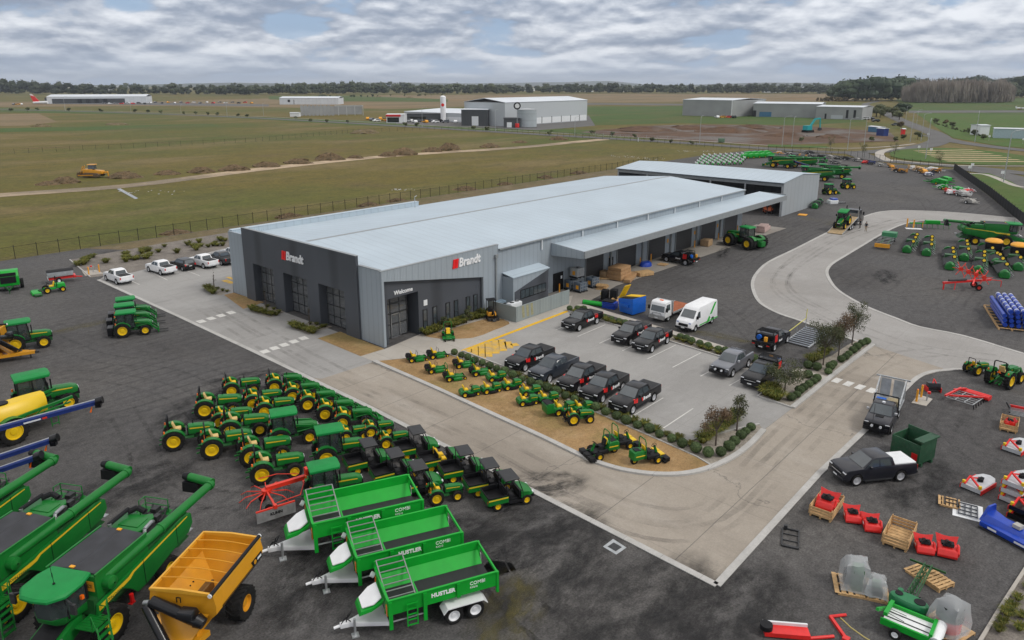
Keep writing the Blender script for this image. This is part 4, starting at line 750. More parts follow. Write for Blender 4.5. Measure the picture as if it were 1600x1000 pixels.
def greens_mower(ycol=True):
    t = thing('greens_mower', '', 'greens mower')
    part('body', B().prism([(-1.25, .4), (-1.2, .98), (-.95, 1.08), (-.3, 1.0), (-.2, .45)], -.38, .38), green, t, bev=.05)
    part('vent_panel', B().box(-1.05, -.6, -.25, .25, 1.06, 1.09, rot=Matrix.Rotation(R(6), 3, 'Y')), blackp, t); part('stripe', B().box(-1.1, -.35, -.39, -.38, .68, .75).box(-1.1, -.35, .38, .39, .68, .75), stripe_mat(), t)
    part('chassis', B().box(-.4, .95, -.3, .3, .36, .5).box(.3, .9, -.42, .42, .48, .54), blackp, t)
    part('fuel_tank', B().box(-.25, .55, .34, .58, .4, .66).box(-.25, .55, -.58, -.34, .4, .66), blackp, t, bev=.05)
    seat(t, -.12, .72, 1.0, blackp); part('seat_back', B().prism([(-.22, .9), (-.14, .9), (-.26, 1.32), (-.34, 1.32)], -.22, .22), seaty, t, bev=.03)
    steer(t, .62, 1.12, .9, 0, .6); part('column', B().bar((.85, 0, .5), (.65, 0, 1.05), .14), green, t)
    part('roll_bar', B().tube([(-.3, -.42, .45), (-.36, -.42, 1.7), (-.36, -.3, 1.88), (-.36, .3, 1.88), (-.36, .42, 1.7), (-.3, .42, .45)], .04, 6), green, t)
    for y in (-1, 1): wheel(t, .55, y * .62, .3, .26, rr=.52, lugs=10, n=16)
    wheel(t, -1.0, .001, .27, .24, rr=.5, n=16)
    for y in (-.62, 0, .62):
        c = part('cutting_unit', B().box(1.0, 1.4, y - .27, y + .27, .12, .42).cyl((1.02, y - .29, .16), (1.02, y + .29, .16), .12, n=10), yellow if ycol and y > -.5 else blackp, t, bev=.02); part('lift_arm', B().bar((.8, y * .6, .4), (1.1, y, .35), .07), dgreen, t)
    return t
# ---------------- utes
def ute(paint, kind='dual', brand=None, bull=False, cover=None, name='pickup_truck', canopy=False):
    """dual-cab utility truck: kind 'dual' has a tub, 'tray' a service tray with racks"""
    t = thing(name, '', 'pickup truck'); hw = .93
    arch = lambda cx: [(cx + .46 * math.cos(R(a)), .42 + .46 * math.sin(R(a))) for a in range(180, -1, -20)]
    tail = -2.82 if kind == 'dual' else -1.0
    prof = [(2.42, .36), (2.52, .6), (2.5, .88), (2.42, 1.04), (2.2, 1.12), (1.18, 1.18), (-.98, 1.2)]
    prof += [(-1.02, 1.22), (-2.78, 1.22), (-2.82, 1.1), (-2.82, .55), (-2.7, .48), (-2.08, .42)] + arch(-1.62)[1:-1] + [(-1.16, .4)] if kind == 'dual' else [(-1.02, 1.18), (-1.02, .4)]
    prof += [(-1.0, .34), (1.0, .34), (1.15, .4)] + arch(1.6)[1:-1] + [(2.06, .42)]
    def warp(v):
        k = 1.0 - max(0, v.z - .85) * .16 - max(0, .6 - v.z) * .08; k *= 1 - .035 * max(0, v.x - 1.7) ** 2 * 2.4; return Vector((v.x, v.y * k, v.z))
    part('body', B().prism(prof, -hw, hw, 0, warp), paint, t, bev=.03)
    gw = lambda z: .86 - (z - 1.16) * .27
    cabp = [(1.22, 1.13), (.42, 1.74), (.2, 1.8), (-.8, 1.8), (-1.0, 1.73), (-1.2, 1.17)] if kind == 'dual' else [(1.22, 1.13), (.42, 1.74), (.2, 1.79), (-.5, 1.78), (-.7, 1.72), (-.85, 1.17)]
    part('cab', B().prism(cabp, -.86, .86, 0, lambda v: Vector((v.x, math.copysign(gw(v.z), v.y), v.z))), paint, t, bev=.03)
    e = .012
    def side(pts, y):  # glass following the tumblehome
        return B().plate([(x, y * (gw(z) + .002), z) for x, z in pts], (0, y, .25), e)
    part('windscreen', B().plate([(1.17, -.76, 1.19), (1.17, .76, 1.19), (.46, .64, 1.72), (.46, -.64, 1.72)], (.63, 0, .77), e), glassb, t)
    bx = cabp[-2][0]
    part('rear_window', B().plate([(bx - .2, -.66, 1.28), (bx - .2, .66, 1.28), (bx - .02, .6, 1.68), (bx - .02, -.6, 1.68)], (-1, 0, .42), e), glassb, t)
    for y in (-1, 1):
        if kind == 'dual':
            part('side_window', side([(.95, 1.22), (.02, 1.24), (.02, 1.7), (.36, 1.69)], y), glassb, t); part('side_window', side([(-.06, 1.24), (-.9, 1.26), (-.74, 1.66), (-.06, 1.69)], y), glassb, t)
        else: part('side_window', side([(.95, 1.22), (-.5, 1.24), (-.45, 1.69), (.36, 1.69)], y), glassb, t)
        part('mirror', B().box(.62, .78, y * .98 - .1, y * .98 + .1, 1.2, 1.38), paint if not bull else chrome, t, bev=.03)
        part('headlight', B().box(2.28, 2.5, y * .72 - .15, y * .72 + .15, .84, .98, tx=.03), lampw, t, bev=.02)
        part('side_step', B().box(-1.0, 1.0, min(y * .86, y * .97), max(y * .86, y * .97), .3, .36), darkm, t)
        ml = .42
        wheel(t, 1.6, y * .84, .41, .27, chrome, .66, n=20); wheel(t, -1.62, y * .84, .41, .27, chrome, .66, n=20)
    part('grille', B().box(2.44, 2.535, -.5, .5, .66, .96), blackp, t, bev=.02); part('front_bumper', B().box(2.3, 2.6, -.84, .84, .38, .62, tx=.03), blackp if brand or bull else paint, t, bev=.05)
    part('number_plate', B().box(2.6, 2.612, -.19, .19, .5, .61), whitep, t)
    if not bull: part('chrome_bar', B().box(2.52, 2.548, -.5, .5, .78, .83), chrome, t)
    if kind == 'dual':
        tub = B().box(-2.72, -1.16, -.72, .72, 1.221, 1.235) if not cover else B().box(-2.78, -1.12, -.77, .77, 1.222, 1.29, tx=.02, ty=.02)
        part('tonneau', tub, cover or mat('tonneau_vinyl', (.02, .021, .023), .75, 0, .15), t, bev=.01)
        part('rear_bumper', B().box(-2.95, -2.8, -.85, .85, .48, .66), chrome if paint is white else darkm, t, bev=.03); part('number_plate', B().box(-2.962, -2.951, -.19, .19, .52, .63), whitep, t)
        for y in (-1, 1): part('tail_light', B().box(-2.845, -2.7, y * .82 - .07, y * .82 + .06, .82, 1.14), redl, t)
        if bull: part('sports_bar', B().tube([(-1.3, -.72, 1.2), (-1.22, -.68, 1.72), (-1.22, .68, 1.72), (-1.3, .72, 1.2)], .04, 6), paint if paint is not carblack else darkm, t)
    if bull:
        part('bull_bar', B().box(2.45, 2.75, -.9, .9, .42, .68, tx=.02).tube([(2.7, -.55, .65), (2.68, -.5, 1.02), (2.68, .5, 1.02), (2.7, .55, .65)], .035, 6).tube([(2.6, -.88, .6), (2.6, -.88, .95), (2.68, -.5, .98)], .03, 6).tube([(2.6, .88, .6), (2.6, .88, .95), (2.68, .5, .98)], .03, 6), carblack, t)
        for y in (-.3, .3): part('driving_lamp', B().cyl((2.66, y, .8), (2.76, y, .8), .1, n=12), lampw, t)
    if brand:
        for y in (-1, 1):
            def decal(pts, z=.0): return B().plate([(x, y * (hw * (1.0 - max(0, zz - .85) * .16) + .004), zz) for x, zz in pts], (0, y, 0), .008)
            b = B()
            for i in range(3):
                x0 = (1.45 if brand == 'front' else -1.25) - i * .2; q = decal([(x0, 1.12), (x0 - .16, 1.12), (x0 - .1, .86 - .04 * i), (x0 + .04, .9 - .04 * i)]); b.add(q.v, q.f)
                q = B().plate([(x0, y * .78, 1.175 + (.035 if brand != 'front' else -.03)), (x0 - .16, y * .78, 1.185 + (.035 if brand != 'front' else -.03)), (x0 - .16, y * .885, 1.16), (x0, y * .885, 1.15)], (0, 0, 1), .02); b.add(q.v, q.f)
            part('red_stripe', b, vinyl, t)
            sx = -.35
            q = decal([(sx + .62, .72), (sx + .46, .72), (sx + .52, 1.0), (sx + .68, 1.0)])
            part('red_block', q, vinyl, t)
            l = lettering('Brandt', .42, t, (sx - .08 if y > 0 else sx + .08, y * (hw + .012), .86), (R(90), 0, R(180) if y > 0 else 0), shear=.15, bold=.012)
    return t
def service_rig(t, tray=True):
    """service body: tray, rack of bars, red stripes, hose reel"""
    part('tray', B().box(-2.95, -1.1, -.95, .95, .82, .92), carblack, t, bev=.02)
    part('tool_cabinet', B().box(-2.1, -1.12, -.95, .95, .93, 1.7).box(-2.9, -2.12, -.93, .93, .93, 1.15), carblack, t, bev=.03)
    b = B()
    for x in (-2.0, -1.75, -1.5, -1.25, -1.0): b.bar((x, -.82, 1.98), (x, .82, 1.98), .06)
    for y in (-.84, .84): b.bar((-2.1, y, 1.94), (-.7, y, 1.94), .05).bar((-2.05, y, 1.7), (-2.05, y, 1.94), .05).bar((-1.15, y, 1.7), (-1.15, y, 1.94), .05)
    part('roof_rack', b, blackp, t)
    for y in (-1, 1):
        b = B()
        for i in range(3): b.prism([(-1.2 - i * .22, 1.66), (-1.37 - i * .22, 1.66), (-1.33 - i * .22, .95), (-1.16 - i * .22, .95)], y * .952, y * .96)
        part('red_stripe', b, vinyl, t); lettering('Brandt', .3, t, (-.35, y * .945, .86), (R(90), 0, R(180) if y > 0 else 0), shear=.15, bold=.01)
    part('hose_reel', B().cyl((-2.45, .45, 1.4), (-2.2, .45, 1.4), .24, n=14), bblue, t); part('jerry_can', B().box(-2.75, -2.5, -.5, -.2, 1.16, 1.62), bollard_y, t, bev=.04)
    part('tail_light', B().box(-2.97, -2.955, .6, .9, .8, .9), redl, t); part('tail_light', B().box(-2.97, -2.955, -.9, -.6, .8, .9), redl, t); part('number_plate', B().box(-2.968, -2.955, -.2, .2, .6, .72), whitep, t)
    for y in (-1, 1): part('mudflap', arc_shell(B(), -1.62, .42, .46, .03, y * .68, y * .95, 0, 180, 8), blackp, t)
    return t
def suv(paint):
    t = thing('parked_suv', '', 'suv'); arch = lambda cx: [(cx + .4 * math.cos(R(a)), .38 + .4 * math.sin(R(a))) for a in range(180, -1, -20)]
    prof = [(2.2, .35), (2.28, .6), (2.2, .9), (1.1, 1.05), (-2.0, 1.1), (-2.15, .8), (-2.1, .42)] + arch(-1.35)[0:] + [(-.9, .34), (.9, .34)] + arch(1.4)
    part('body', B().prism(prof, -.88, .88, 0, lambda v: Vector((v.x, v.y * (1 - max(0, v.z - .8) * .15), v.z))), paint, t, bev=.04)
    part('cab', B().prism([(1.1, 1.03), (.3, 1.6), (-1.6, 1.62), (-2.05, 1.08)], -.82, .82, 0, lambda v: Vector((v.x, v.y * (1 - max(0, v.z - 1) * .28), v.z))), paint, t, bev=.04)
    part('rear_window', B().plate([(-2.03, -.65, 1.14), (-2.03, .65, 1.14), (-1.68, .56, 1.56), (-1.68, -.56, 1.56)], (-1, 0, .7), .012), glassb, t)
    part('windscreen', B().plate([(1.06, -.68, 1.08), (1.06, .68, 1.08), (.34, .58, 1.56), (.34, -.58, 1.56)], (.6, 0, .8), .012), glassb, t)
    for y in (-1, 1):
        part('side_window', B().plate([(.8, y * .81, 1.1), (-1.7, y * .81, 1.14), (-1.5, y * .7, 1.52), (.3, y * .7, 1.52)], (0, y, .3), .012), glassb, t)
        wheel(t, 1.4, y * .78, .35, .23, chrome, .62); wheel(t, -1.35, y * .78, .35, .23, chrome, .62); part('tail_light', B().box(-2.15, -2.02, y * .72 - .1, y * .72 + .08, .82, 1.05), redl, t)
    part('number_plate', B().box(-2.17, -2.155, -.2, .2, .72, .82), whitep, t); return t
def van():
    t = thing('delivery_van', 'white high roof delivery van with a green slash on its side', 'van'); hw = 1.0
    arch = lambda cx: [(cx + .42 * math.cos(R(a)), .4 + .42 * math.sin(R(a))) for a in range(180, -1, -20)]
    prof = [(2.85, .4), (2.95, .65), (2.9, .95), (2.72, 1.2), (2.15, 1.42), (1.35, 2.3), (1.0, 2.5), (-2.85, 2.55), (-2.98, 2.4), (-3.02, .55)] + arch(-1.85) + arch(1.9)
    part('body', B().prism(prof, -hw, hw, 0, lambda v: Vector((v.x, v.y * (1 - max(0, v.z - 1.2) * .1 - max(0, v.x - 2) ** 2 * .13), v.z))), white, t, bev=.05)
    part('windscreen', B().plate([(2.14, -.78, 1.47), (2.14, .78, 1.47), (1.5, .72, 2.18), (1.5, -.72, 2.18)], (.75, 0, .68), .014), glassb, t)
    part('grille', B().box(2.86, 2.965, -.55, .55, .68, .98).box(2.7, 3.0, -.92, .92, .38, .6), blackp, t, bev=.03); part('number_plate', B().box(3.0, 3.012, -.2, .2, .5, .62), whitep, t)
    for y in (-1, 1):
        part('side_window', B().plate([(1.95, y * .965, 1.42), (1.0, y * .975, 1.4), (1.0, y * .9, 2.08), (1.5, y * .9, 2.05)], (0, y, .1), .014), glassb, t)
        part('headlight', B().box(2.6, 2.86, y * .72 - .14, y * .72 + .14, .92, 1.12), mat('blue_lamp', (.25, .3, .5), .15), t, bev=.03)
        wheel(t, 1.9, y * .86, .36, .24, galv, .6); wheel(t, -1.85, y * .86, .36, .24, galv, .6); part('mirror', B().box(1.75, 1.95, y * 1.08 - .09, y * 1.08 + .09, 1.4, 1.75), blackp, t, bev=.03)
        g = B().plate([(-.9, y * 1.002, .45), (-.35, y * 1.002, .45), (-2.3, y * .89, 2.35), (-2.75, y * .89, 2.35)], (0, y, .1), .012); g.box(-3.0, 1.2, min(y * 1.0, y * 1.012), max(y * 1.0, y * 1.012), .5, .62)
        part('green_slash', g, mat('vivid_green', (.02, .4, .03), .4, 0, .05), t)
    return t
def flatbed():
    t = thing('flatbed_truck', 'white cab-over truck with a low rusty brown tray', 'truck'); 
    cabp = [(2.7, .55), (2.75, 1.1), (2.5, 2.15), (2.3, 2.3), (1.35, 2.3), (1.25, .6)]
    part('cab', B().prism(cabp, -.98, .98, 0, lambda v: Vector((v.x, v.y * (1 - max(0, v.z - 1.3) * .06), v.z))), white, t, bev=.05)
    part('windscreen', B().plate([(2.74, -.85, 1.2), (2.74, .85, 1.2), (2.5, .8, 2.05), (2.5, -.8, 2.05)], (1, 0, .25), .014), glassb, t); part('bull_bar', B().box(2.7, 2.95, -.95, .95, .4, .78, tx=.03).tube([(2.85, -.6, .7), (2.85, -.5, 1.05), (2.85, .5, 1.05), (2.85, .6, .7)], .04, 6), steel, t)
    part('chassis', B().box(-3.0, 2.2, -.42, .42, .5, .75), blackp, t); part('tray', B().box(-3.1, 1.1, -1.05, 1.05, .8, .92), mat('rusty_deck', (.3, .085, .03), .8, 0, .25, 2), t); part('headboard', B().box(1.05, 1.15, -1.05, 1.05, .92, 2.25).box(1.16, 1.2, -.95, .95, .95, 2.1), galv, t)
    part('tray_edge', B().box(-3.12, 1.12, 1.05, 1.1, .76, .96).box(-3.12, 1.12, -1.1, -1.05, .76, .96), galv, t); part('beacon', B().box(1.8, 2.0, -.2, .2, 2.3, 2.38), orange, t)
    for y in (-1, 1):
        part('side_window', B().plate([(2.5, y * .965, 1.3), (1.6, y * .965, 1.3), (1.6, y * .93, 2.0), (2.38, y * .93, 2.0)], (0, y, .1), .014), glassb, t); part('mirror', B().box(2.55, 2.7, y * 1.14 - .1, y * 1.14 + .1, 1.3, 1.75), blackp, t); part('headlight', B().box(2.7, 2.77, y * .7 - .16, y * .7 + .16, .85, 1.02), lampw, t)
        wheel(t, 1.85, y * .85, .4, .24, galv, .58); wheel(t, -1.6, y * .82, .4, .4, galv, .58)
    part('number_plate', B().box(2.95, 2.962, -.2, .2, .5, .62), whitep, t); return t
# ================================================================ big harvest machines and implements
def combine(detail=True):
    t = thing('combine_harvester', '', 'combine harvester')
    # lower carriage
    part('chassis', B().box(-5.2, 1.2, -.7, .7, .9, 1.7).box(-4.2, -3.9, -1.2, 1.2, .6, .9).box(-.3, .3, -1.1, 1.1, .8, 1.2), dgreen, t)
    sidep = [(1.05, 1.75), (.95, 2.35), (-5.6, 3.05), (-6.25, 2.95), (-6.3, 2.3), (-5.9, 1.9), (-4.9, 1.75), (-3.9, 1.55), (-2.4, 1.2), (-1.6, 1.15), (-1.25, 1.6), (-.7, 2.05), (.3, 2.1), (.8, 1.8)]
    for y in (-1, 1):
        sp = part('side_panel', B().prism(sidep, y * 1.42, y * 1.6), green, t, bev=.03)
        part('stripe', B().prism([(.95, 2.0), (.95, 2.28), (-1.1, 2.42), (-1.45, 2.55), (-5.9, 2.96), (-5.9, 2.9), (-1.5, 2.43), (-1.2, 2.24)], y * 1.602, y * 1.612), stripe_mat(), sp)
        part('panel_seam', B().bar((-2.2, y * 1.606, 1.25), (-2.2, y * 1.606, 2.7), .04, .02).bar((-4.9, y * 1.606, 1.8), (-4.9, y * 1.606, 2.98), .03, .02), blackp, sp)
        lettering('JOHN DEERE', .2, sp, (-.05, y * 1.615, 2.17), (R(90), R(4) * y, R(180) if y > 0 else 0), dgreen, .004, bold=.003)
    part('body', B().prism([(1.0, 1.7), (1.0, 2.6), (-2.9, 2.95), (-5.9, 3.0), (-6.2, 2.4), (-5.4, 1.7)], -1.38, 1.38), dgreen, t)
    # grain tank with closed black cover
    tk = part('grain_tank', B().box(-2.9, .75, -1.42, 1.42, 2.45, 3.75), green, t, bev=.04)
    cv = B(); cv.prism([(-1.36, 3.752), (-1.3, 3.84), (-.12, 3.93), (-.08, 3.9), (.08, 3.9), (.12, 3.93), (1.3, 3.84), (1.36, 3.752)], -2.8, .62, axis='x'); part('tank_cover', cv, mat('cover_vinyl', (.028, .029, .034), .62, 0, .3, 1.2), tk)
    part('cover_rim', B().box(-2.9, .74, 1.362, 1.46, 3.75, 3.86).box(-2.9, .74, -1.46, -1.362, 3.75, 3.86), green, tk, bev=.02)
    for x in (.5, -2.7): part('clamp', B().box(x - .08, x + .08, -.2, .05, 3.9, 3.96), bollard_y, tk)
    part('size_sign', B().box(.755, .775, .72, 1.3, 2.9, 3.45), bollard_y, t); lettering('SIZE', .26, t, (.78, 1.01, 3.18), (R(90), 0, R(90)), blackp, .003, sx=.8)
    # engine deck
    dk = part('engine_hood', B().prism([(-3.05, -1.35), (-3.05, .55), (-3.5, .7), (-4.6, .5), (-4.9, .2), (-4.6, -.4), (-4.9, -1.0), (-4.7, -1.4)], 3.42, 3.55, axis='z').prism([(-3.5, -.9), (-3.5, .35), (-4.4, .3), (-4.4, -.9)], 3.552, 3.6, axis='z').box(-5.0, -3.0, -1.4, -.9, 3.0, 3.42), green, t, bev=.02)
    rnd = random.Random(4); e = B()
    e.box(-5.7, -3.0, -.85, 1.3, 2.9, 3.1)
    for i in range(26):
        x, y = rnd.uniform(-5.6, -3.2), rnd.uniform(-.7, 1.15); w, h = rnd.uniform(.08, .3), rnd.uniform(.1, .42)
        e.box(x - w, x + w * .6, y - w * .7, y + w * .5, 3.1, 3.1 + h) if i % 2 else e.cyl((x, y, 3.2), (x - rnd.uniform(.3, .9), y + rnd.uniform(-.3, .3), 3.2 + rnd.uniform(-.05, .25)), rnd.uniform(.03, .09), n=6)
    part('engine', e, darkm, t); part('intake_pipe', B().tube([(-3.3, .9, 3.2), (-3.5, .8, 3.55), (-4.1, .75, 3.6), (-4.4, .6, 3.4)], .11, 8).tube([(-3.1, -1.05, 3.5), (-3.1, -1.05, 3.85)], .1, 8), steel, t); part('exhaust', B().tube([(-3.1, -1.1, 3.8), (-4.6, -1.1, 3.85)], .12, 8).tube([(-4.5, -1.1, 3.7), (-4.9, -.75, 3.8), (-4.9, -.3, 3.6)], .16, 8), blackp, t)
    part('tail', B().prism([(-5.2, 2.95), (-5.9, 3.25), (-6.3, 2.9), (-6.35, 2.3), (-5.6, 2.0)], -1.35, 1.35), green, t, bev=.05) ; part('chopper', B().prism([(-5.3, 1.9), (-6.2, 1.5), (-6.6, 1.1), (-5.6, 1.0), (-5.0, 1.3)], -1.0, 1.0), dgreen, t); part('hitch_plate', B().box(-6.75, -6.4, .5, 1.2, 1.5, 1.56), galv, t)
    b = B(); 
    for x in (-5.2, -5.7): b.tube([(x, -.9, 3.1), (x, -.9, 4.0)], .03, 5)
    b.tube([(-5.2, -.9, 4.0), (-5.7, -.9, 4.0), (-5.7, .6, 4.0), (-5.7, .6, 3.1)], .03, 5).tube([(-5.2, -.9, 3.6), (-5.7, -.9, 3.6), (-5.7, .6, 3.6)], .03, 5); part('guard_rail', b, green, t)
    # unloading auger, folded back along the left side
    part('auger_tube', B().cyl((.1, 1.28, 3.2), (-8.4, 1.55, 3.6), .27, .25, n=18).cyl((-3.9, 1.41, 3.39), (-4.05, 1.415, 3.4), .3, n=18).cyl((-8.1, 1.54, 3.58), (-8.25, 1.545, 3.59), .3, n=18), green, t)
    part('auger_cowl', B().lathe([(.05, -.5), (.3, -.45), (.36, 0), (.33, .5), (.05, .6)], (.1, 1.3, 3.05), 16, axis='y'), green, t)
    part('auger_spout', B().cyl((-8.4, 1.6, 3.65), (-8.5, 0, 3.8), .27, .25, n=16).cyl((-8.5, 0, 3.8), (-8.51, -.4, 3.81), .27, .2, n=16, m=1).prism([(-8.75, 3.0), (-8.15, 2.95), (-8.2, 3.55), (-8.65, 3.55)], -.35, .7, m=1), [green, blackp], t)
    # cab
    cb = part('cab', B().loft([[Vector((x, y, z)) for x, y in ((1.0, -1.0), (2.3, -1.0 + i), (2.75 - i, -.4), (2.75 - i, .4), (2.3, 1.0 - i), (1.0, 1.0))] for z, i in ((1.75, .32), (1.95, .12), (2.2, .06))]), green, t)
    part('pane', B().loft([[Vector((x, y, z)) for x, y in ((1.02, -.98), (2.25, -.98 + i), (2.72 - i, -.4), (2.72 - i, .4), (2.25, .98 - i), (1.02, .98))] for z, i in ((2.21, .06), (2.7, -.02), (3.4, .08))]), clearg, cb)
    part('cab_frame', B().bar((1.06, 1.0, 1.8), (1.06, .98, 3.4), .1).bar((1.06, -1.0, 1.8), (1.06, -.98, 3.4), .1).bar((2.2, .99, 2.1), (2.25, .9, 3.4), .07).bar((2.2, -.99, 2.1), (2.25, -.9, 3.4), .07), blackp, cb)
    part('seat', B().box(1.35, 1.85, -.3, .3, 2.2, 2.35).box(1.3, 1.42, -.28, .28, 2.35, 3.0).box(1.1, 1.4, .4, .8, 2.1, 2.6), mat('cab_interior', (.07, .075, .06), .7, 0, .3), cb)
    rp = ((.75, -1.1), (1.5, -1.32), (2.5, -1.28), (3.05, -.75), (3.12, 0), (3.05, .75), (2.5, 1.28), (1.5, 1.32), (.75, 1.1))
    rf = part('cab_roof', B().loft([[Vector((1.8 + (x - 1.8) * k, y * k, z)) for x, y in rp] for z, k in ((3.4, .93), (3.47, 1.0), (3.58, 1.0), (3.68, .93), (3.72, .7))]), roofgreen, t)
    part('aerial', B().cyl((2.0, .2, 3.7), (2.0, .2, 4.35), .012, n=5).cyl((2.0, .2, 3.7), (2.0, .2, 3.78), .06, n=8).cyl((1.6, -.3, 3.7), (1.6, -.3, 4.3), .012, n=5), blackp, rf)
    for y in (-1, 1): part('mirror', B().tube([(2.4, y * 1.1, 3.4), (2.55, y * 1.65, 3.3)], .04, 6).box(2.5, 2.62, y * 1.7 - .14, y * 1.7 + .14, 2.75, 3.3), darkm, t)
    part('beacon', B().box(1.5, 1.64, 1.16, 1.3, 2.75, 2.95), orange, t)
    # feeder house
    part('feeder_house', B().prism([(1.2, 2.0), (1.2, 1.2), (4.0, .25), (4.1, 1.0)], -.78, .78), green, t, bev=.03); part('feeder_mat', B().prism([(1.6, 1.93), (3.5, 1.31), (3.5, 1.36), (1.6, 1.98)], -.6, .6), blackp, t)
    part('feeder_frame', B().box(4.0, 4.2, -1.15, 1.15, .95, 1.2).box(4.0, 4.2, -1.15, -.95, .25, .949).box(4.0, 4.2, .95, 1.15, .25, .949), green, t); part('coupler', B().box(3.3, 3.75, .75, 1.05, 1.1, 1.5).tube([(2.6, .9, 1.6), (3.2, .95, 1.75), (3.6, .9, 1.5)], .05, 6), steel, t); part('decal', B().box(3.0, 3.4, .782, .79, .7, 1.1), stripe_mat(), t)
    # platform and ladder on the left
    pf = B().box(.85, 2.0, 1.05, 2.1, 1.72, 1.78)
    for i in range(7): pf.box(.9 + i * .16, .95 + i * .16, 1.06, 2.09, 1.78, 1.81)
    part('platform', pf, green, t)
    ld = B().bar((1.0, 2.1, 1.75), (1.6, 2.75, .35), .07).bar((1.75, 2.1, 1.75), (2.3, 2.75, .35), .07)
    for i in range(5): f = (i + .5) / 5; ld.bar((1.0 + .6 * f, 2.1 + .65 * f, 1.75 - 1.4 * f), (1.75 + .55 * f, 2.1 + .65 * f, 1.75 - 1.4 * f), .2, .05)
    part('ladder', ld, green, t); part('hand_rail', B().tube([(.9, 2.08, 1.75), (.9, 2.08, 2.75), (1.15, 2.25, 2.7), (1.6, 2.8, 1.2), (1.65, 2.78, .6)], .03, 6).tube([(2.0, 2.08, 1.75), (2.0, 2.1, 2.6), (2.2, 2.75, 1.3), (2.3, 2.78, .6)], .03, 6).tube([(.9, 1.2, 2.3), (.9, 2.08, 2.3)], .025, 5), green, t)
    for i in range(2): part('warning_decal', B().box(1.15 + i * .5, 1.3 + i * .5, 2.1 + i * .3, 2.13 + i * .3, 1.4 - i * .5, 1.55 - i * .5), stripe_mat(), t)
    part('extinguisher', B().cyl((-1.0, 1.7, 1.0), (-1.0, 1.7, 1.5), .11, n=8).box(-1.15, -.85, 1.55, 1.78, .95, 1.0), redl, t)
    for y in (-1, 1):
        wheel(t, .5, y * 1.62, .94, .8, rr=.55, lugs=20, n=28); wheel(t, -4.1, y * 1.35, .72, .55, rr=.55, lugs=16, n=22)
    for o in KIDS[t.name]:
        if o.name.split('.')[0] in ('cab', 'cab_roof', 'mirror', 'beacon'): o.location = (-.12, 0, .28)
    return t
def chaser_bin():
    t = thing('chaser_bin', '', 'chaser bin'); x0, x1, w, z = -2.75, 2.45, 1.82, 3.5
    b = B()   # one open shell: outer and inner skins
    def ring(xa, xb, y, zz): return [Vector((xa, -y, zz)), Vector((xb, -y, zz)), Vector((xb, y, zz)), Vector((xa, y, zz))]
    b.loft([ring(x0 + 1.2, x1 - .35, .7, 1.15), ring(x0 + .2, x1 + .05, 1.95, 2.45), ring(x0, x1, w + .12, 2.9), ring(x0, x1, w, z), ring(x0 + .1, x1 - .1, w - .1, z), ring(x0 + .1, x1 - .1, w + .02, 2.9), ring(x0 + .3, x1 - .05, 1.85, 2.47), ring(x0 + 1.3, x1 - .45, .62, 1.25)])
    part('hopper', b, gold, t, bev=.0)
    part('rim', B().box(x0 - .04, x1 + .04, -w - .05, -w + .06, z, z + .12).box(x0 - .04, x1 + .04, w - .06, w + .05, z, z + .12).prism([(-w + .06, z), (-w + .06, z + .14), (0, z + .24), (w - .06, z + .14), (w - .06, z)], x0 - .04, x0 + .1, axis='x').prism([(-w + .06, z), (-w + .06, z + .14), (0, z + .24), (w - .06, z + .14), (w - .06, z)], x1 - .1, x1 + .04, axis='x'), mat('rim_gold', (.68, .35, .03), .42, 0, .06), t)
    for i in range(5): x = x0 + .85 + i * .85; part('cover_bow', B().tube([(x, -w + .05, z + .1), (x, -.8, z + .2), (x, 0, z + .24), (x, .8, z + .2), (x, w - .05, z + .1)], .035, 6), gold, t)
    part('rolled_tarp', B().cyl((x0 + .05, w - .02, z + .2), (x1 + .2, w - .02, z + .2), .11, n=10), blackp, t); part('tarp_end', B().cyl((x0 - .02, w - .02, z + .2), (x0 + .05, w - .02, z + .2), .12, n=10).cyl((x1 + .2, w - .02, z + .2), (x1 + .26, w - .02, z + .2), .12, n=10), whitep, t)
    part('sliding_door', B().prism([(-1.0, -1.2), (1.6, -1.2), (1.6, -.35), (-1.0, -.35)], 1.5, 1.52, axis='z').box(-.8, 1.4, -.33, -.2, 1.4, 1.9), mat('worn_steel_brown', (.16, .09, .025), .6, .2, .25), t)
    sd = B()
    for y in (-1, 1):
        for k in range(3): sd.bar((-2.3, y * 1.965, 2.55 - k * .07), (1.9, y * 1.965, 2.55 - k * .07), .02, .025)
    part('pin_stripe', sd, blackp, t)
    for y in (-1, 1):
        part('decal_panel', B().plate([(-2.55, y * 1.965, 2.48), (-1.5, y * 1.965, 2.48), (-1.3, y * 1.955, 2.88), (-2.5, y * 1.955, 2.88)], (0, y, .2), .02), blackp, t); part('decal_disc', B().cyl((-1.7, y * 1.96, 2.68), (-1.7, y * 2.0, 2.68), .14, n=12), gold, t); part('decal_mark', B().plate([(-2.4, y * 1.99, 2.62), (-1.95, y * 1.99, 2.62), (-1.95, y * 1.99, 2.76), (-2.4, y * 1.99, 2.76)], (0, y, 0), .01), whitep, t)
        wheel(t, -.32, y * 1.66, .95, .95, gold, .5, lugs=18, n=28)
    part('axle', B().box(-.52, -.12, -1.6, 1.6, .75, 1.05).box(-2.6, 2.6, -.7, -.5, .9, 1.15).box(-2.6, 2.6, .5, .7, .9, 1.15), gold, t)
    part('drawbar', B().prism([(2.0, -1.1), (3.0, -.85), (5.6, -.16), (5.6, .16), (3.0, .85), (2.0, 1.1)], .62, .95, axis='z'), gold, t); part('hitch', B().box(5.6, 6.0, -.1, .1, .66, .86).cyl((5.0, .3, 0), (5.0, .3, 1.0), .07, n=8), darkm, t)
